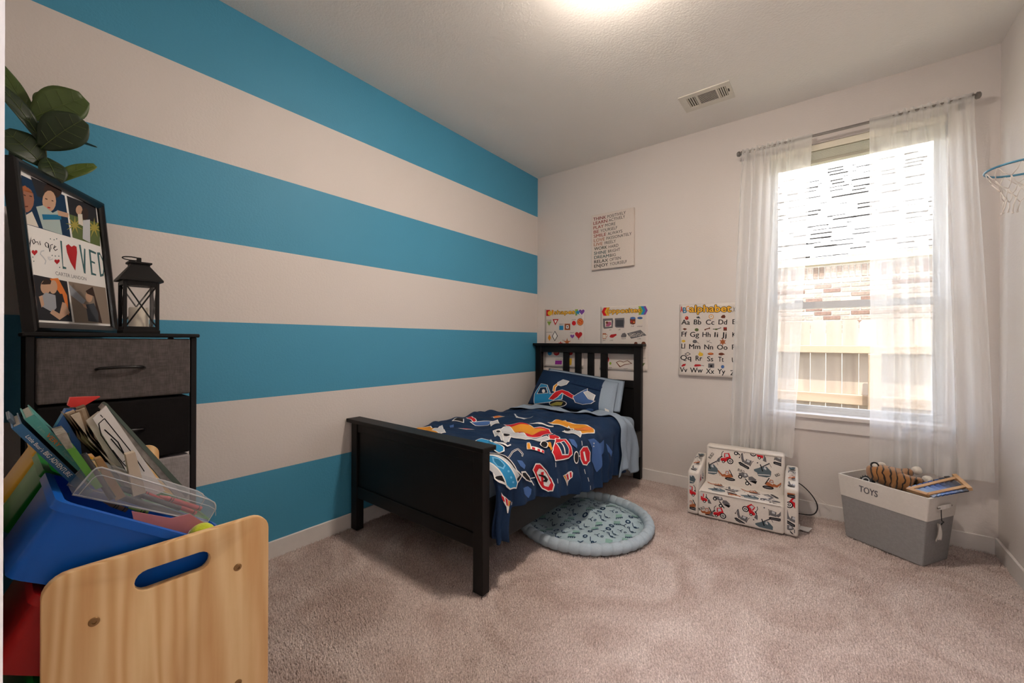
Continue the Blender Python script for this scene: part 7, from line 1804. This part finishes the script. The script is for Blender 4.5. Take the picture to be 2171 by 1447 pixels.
tag(slab('toy_crane', bt, 1.245, 1.275, m_bt), 'blue plastic toy piece standing up among the papers', 'toy')
tag(slab('toy_flag', [(-3.2611, 1.016), (-3.258, 1.029), (-3.221, 1.027), (-3.243, 1.0115), (-3.257, 1.0125)], 1.246, 1.262, m_rt), 'red plastic toy flag on top of the blue toy piece', 'toy')
wb = thing('workbook', 'worn stack of brown ragged workbook pages in the blue bin', 'workbook', (1.27, -3.22, .86))
random.seed(8)
m_bp = [mat('ragged_page_%d' % i, c_, .9, var=.2, scale=60) for i, c_ in enumerate(('8f7a62', 'a5937c', '75634f', 'b3a796'))]
for i in range(7):
    a = i/6; j = lambda: random.uniform(-.003, .003)
    p0 = (-3.266+.014*a+j(), 1.001+.010*a+j()); p1 = (p0[0]+.010, p0[1]+.004); d_ = Vector((.46, -.888)); L_ = .17
    slab('page_block', [p0, p1, (-3.249+.02*a+j(), .96+j()), (p1[0]+d_.x*L_, p1[1]+d_.y*L_), (p0[0]+d_.x*L_, p0[1]+d_.y*L_)], 1.24-.004*i, 1.300-.006*abs(3-i)+.008*random.random(), m_bp[i % 4], wb)
cb_ = thing('coloring_book', 'open white coloring page with black outlines in the blue bin', 'coloring book', (1.30, -3.18, .83))
slab('page', [(-3.236, .996), (-3.220, 1.016), (-3.140, .846), (-3.172, .838)], 1.306, 1.312, mat('white_page', 'd9d6d4', .7, var=.02), cb_)
slab('page', [(-3.243, .992), (-3.228, 1.006), (-3.150, .842), (-3.182, .838)], 1.298, 1.3045, mat('cream_page', 'c4bdb2', .7, var=.05), cb_)
pr = Print(lambda u, v, z: (1.312+z, u, v), .0004, .0001, None)
for pts, w_ in (([(-3.227, 1.001), (-3.224, .996)], .0012), ([(-3.222, .994), (-3.187, .928), (-3.170, .890)], .0014), ([(-3.222, .994), (-3.229, .986), (-3.226, .966), (-3.200, .910), (-3.185, .872)], .0014), ([(-3.222, .975), (-3.205, .950), (-3.196, .925)], .0018), ([(-3.214, .958), (-3.202, .936), (-3.192, .918), (-3.198, .914)], .0016), ([(-3.212, .938), (-3.200, .914), (-3.190, .898)], .0014)):
    pr.poly(ln(pts, w_), 'k')
pr.build('print', cb_)
mg = thing('magazine', 'magazine with dark grey glossy covers leaning behind the coloring page', 'magazine', (1.26, -3.16, .8))
slab('cover', [(-3.217, 1.013), (-3.2135, 1.015), (-3.093, .818), (-3.100, .812)], 1.19+.045, 1.272, mat('grey_green_cover', '4a5a50', .35), mg)
slab('pages', [(-3.2215, 1.006), (-3.2172, 1.0125), (-3.1005, .8135), (-3.110, .810)], 1.238, 1.270, mat('magazine_pages', '9a9690', .6, var=.3, scale=80), mg)
tag(slab('wooden_block', [(-3.201, .934), (-3.189, .936), (-3.1745, .862), (-3.191, .860)], 1.335, 1.352, mat('pale_block', 'b9ab98', .7)), 'small beige card wedged in front of the coloring page', 'card')
tag(slab('cardboard_piece', [(-3.239, .936), (-3.231, .938), (-3.202, .866), (-3.214, .862)], 1.345, 1.362, mat('kraft_board', '9a7850', .85)), 'brown cardboard piece beside the green book', 'cardboard')
mb = MB(); mb.cyl((1.368, -3.253, .949), (1.368, -3.219, .869), .0045, n=10)
tag(mb.build('marker_pen', mat('black_marker', '1c1c1e', .35), smooth=40), 'black marker pen between the green book and the cardboard', 'marker')
# clear pencil box
m_clear, nt, b = new_mat('clear_plastic')
tr = nt.nodes.new('ShaderNodeBsdfTransparent'); pb = nt.nodes['Principled BSDF']; pb.inputs['Base Color'].default_value = (.62, .64, .66, 1); pb.inputs['Roughness'].default_value = .3
mx_ = nt.nodes.new('ShaderNodeMixShader'); mx_.inputs[0].default_value = .30
nt.links.new(tr.outputs[0], mx_.inputs[1]); nt.links.new(pb.outputs[0], mx_.inputs[2]); nt.links.new(mx_.outputs[0], nt.nodes['Material Output'].inputs[0])
m_clear2 = m_clear.copy(); m_clear2.node_tree.nodes['Mix Shader'].inputs[0].default_value = .55
pbx = thing('pencil_box', 'clear plastic pencil box holding crayons on top of the blue bin', 'pencil box', (1.36, -3.17, .80))
PBK = 1.0336
def sh_(p): return (-3.3427+(p[0]+3.3427)*PBK, 1.1303-(1.1303-p[1])*PBK)
ol = [(-3.267, .898), (-3.261, .907), (-3.246, .928), (-3.242, .931), (-3.236, .931), (-3.097, .839), (-3.089, .831), (-3.087, .825), (-3.087, .818), (-3.099, .798)]
ol = [sh_(p) for p in ol]
slab('shell', ol, 1.305, 1.374, m_clear, pbx)
mb = MB(); mb.tube([(1.374, y, z) for y, z in ol], .0014, 6, closed=True); mb.tube([(1.305, y, z) for y, z in ol], .0014, 6, closed=True)
inn = [(y+.006*(1 if y < -3.2 else -1), z-.004) for y, z in ol[2:8]]
mb.tube([(1.375, y, z-.012) for y, z in ol[1:9]], .0007, 5); mb.build('lid_edge', m_clear2, pbx, smooth=True)
def crayon(label, col, x, p, q_, r_=.0042):
    x -= .03; p = sh_(p); q_ = sh_(q_)
    t = thing('crayon', label, 'crayon', (x, q_[0], q_[1]), group='crayons in the pencil box')
    a = Vector((x, *p)); b_ = Vector((x, *q_)); d = (b_-a); L_ = d.length; d.normalize()
    mb = MB(); mb.cyl(a+d*.012, b_, r_, n=12); mb.build('wrapper', mat('crayon_'+col, col, .6), t, smooth=40)
    mb = MB(); mb.cyl(a+d*.012, a, r_*.85, r_*.35, n=12); mb.build('tip', mat('crayon_'+col, col, .6), t, smooth=40)
    for k in (.018, .022, L_-.006): 
        mb = MB(); mb.cyl(a+d*k, a+d*(k+.0015), r_*1.04, n=12); mb.build('stripe', mat('crayon_band', '1c1a1c', .6), t, smooth=40)
crayon('long red crayon at the back of the clear pencil box', 'b0343c', 1.352, (-3.191, .873), (-3.104, .803))
crayon('red crayon nearest the top edge of the clear pencil box', 'b8444a', 1.368, (-3.160, .856), (-3.100, .814))
crayon('dark navy crayon across the middle of the clear pencil box', '23262f', 1.385, (-3.221, .881), (-3.128, .812), .0048)
crayon('charcoal crayon beside the navy one in the pencil box', '343840', 1.372, (-3.215, .889), (-3.132, .826))
crayon('short green crayon near the front of the pencil box', '5a7a34', 1.394, (-3.204, .856), (-3.180, .840), .0036)
crayon('short brown crayon at the left end of the pencil box', '6e5440', 1.380, (-3.232, .872), (-3.204, .848), .0036)
tag(slab('pink_card_box', [sh_(p) for p in [(-3.202, .853), (-3.152, .8245), (-3.126, .8235), (-3.092, .786), (-3.120, .764), (-3.196, .815)]], 1.3765, 1.3785, mat('pink_card', 'c98088', .6, var=.06)), 'flat pink card box in front of the pencil box', 'card box')
mb = MB(); mb.ell((1.4005, -3.1065, .777), (.0205, .0205, .0205), 24, 16)
bl_ = thing('tennis_ball', 'yellow tennis ball at the front corner of the blue bin', 'ball', (1.4005, -3.1065, .757))
mb.build('felt', mat('tennis_felt', 'b9c422', .95, var=.1, scale=90, bump=.4, bscale=300, sheen=.3), bl_, smooth=True)
mb = MB(); mb.tube([(1.4005+.0207*math.cos(a)*math.cos(.5*math.sin(2*a)), -3.1065+.0207*math.sin(a)*math.cos(.5*math.sin(2*a)), .777+.0207*math.sin(.5*math.sin(2*a))) for a in [2*math.pi*i/40 for i in range(40)]], .0009, 5, closed=True); mb.build('seam', mat('ball_seam', 'e0e0d0', .8), bl_, smooth=True)
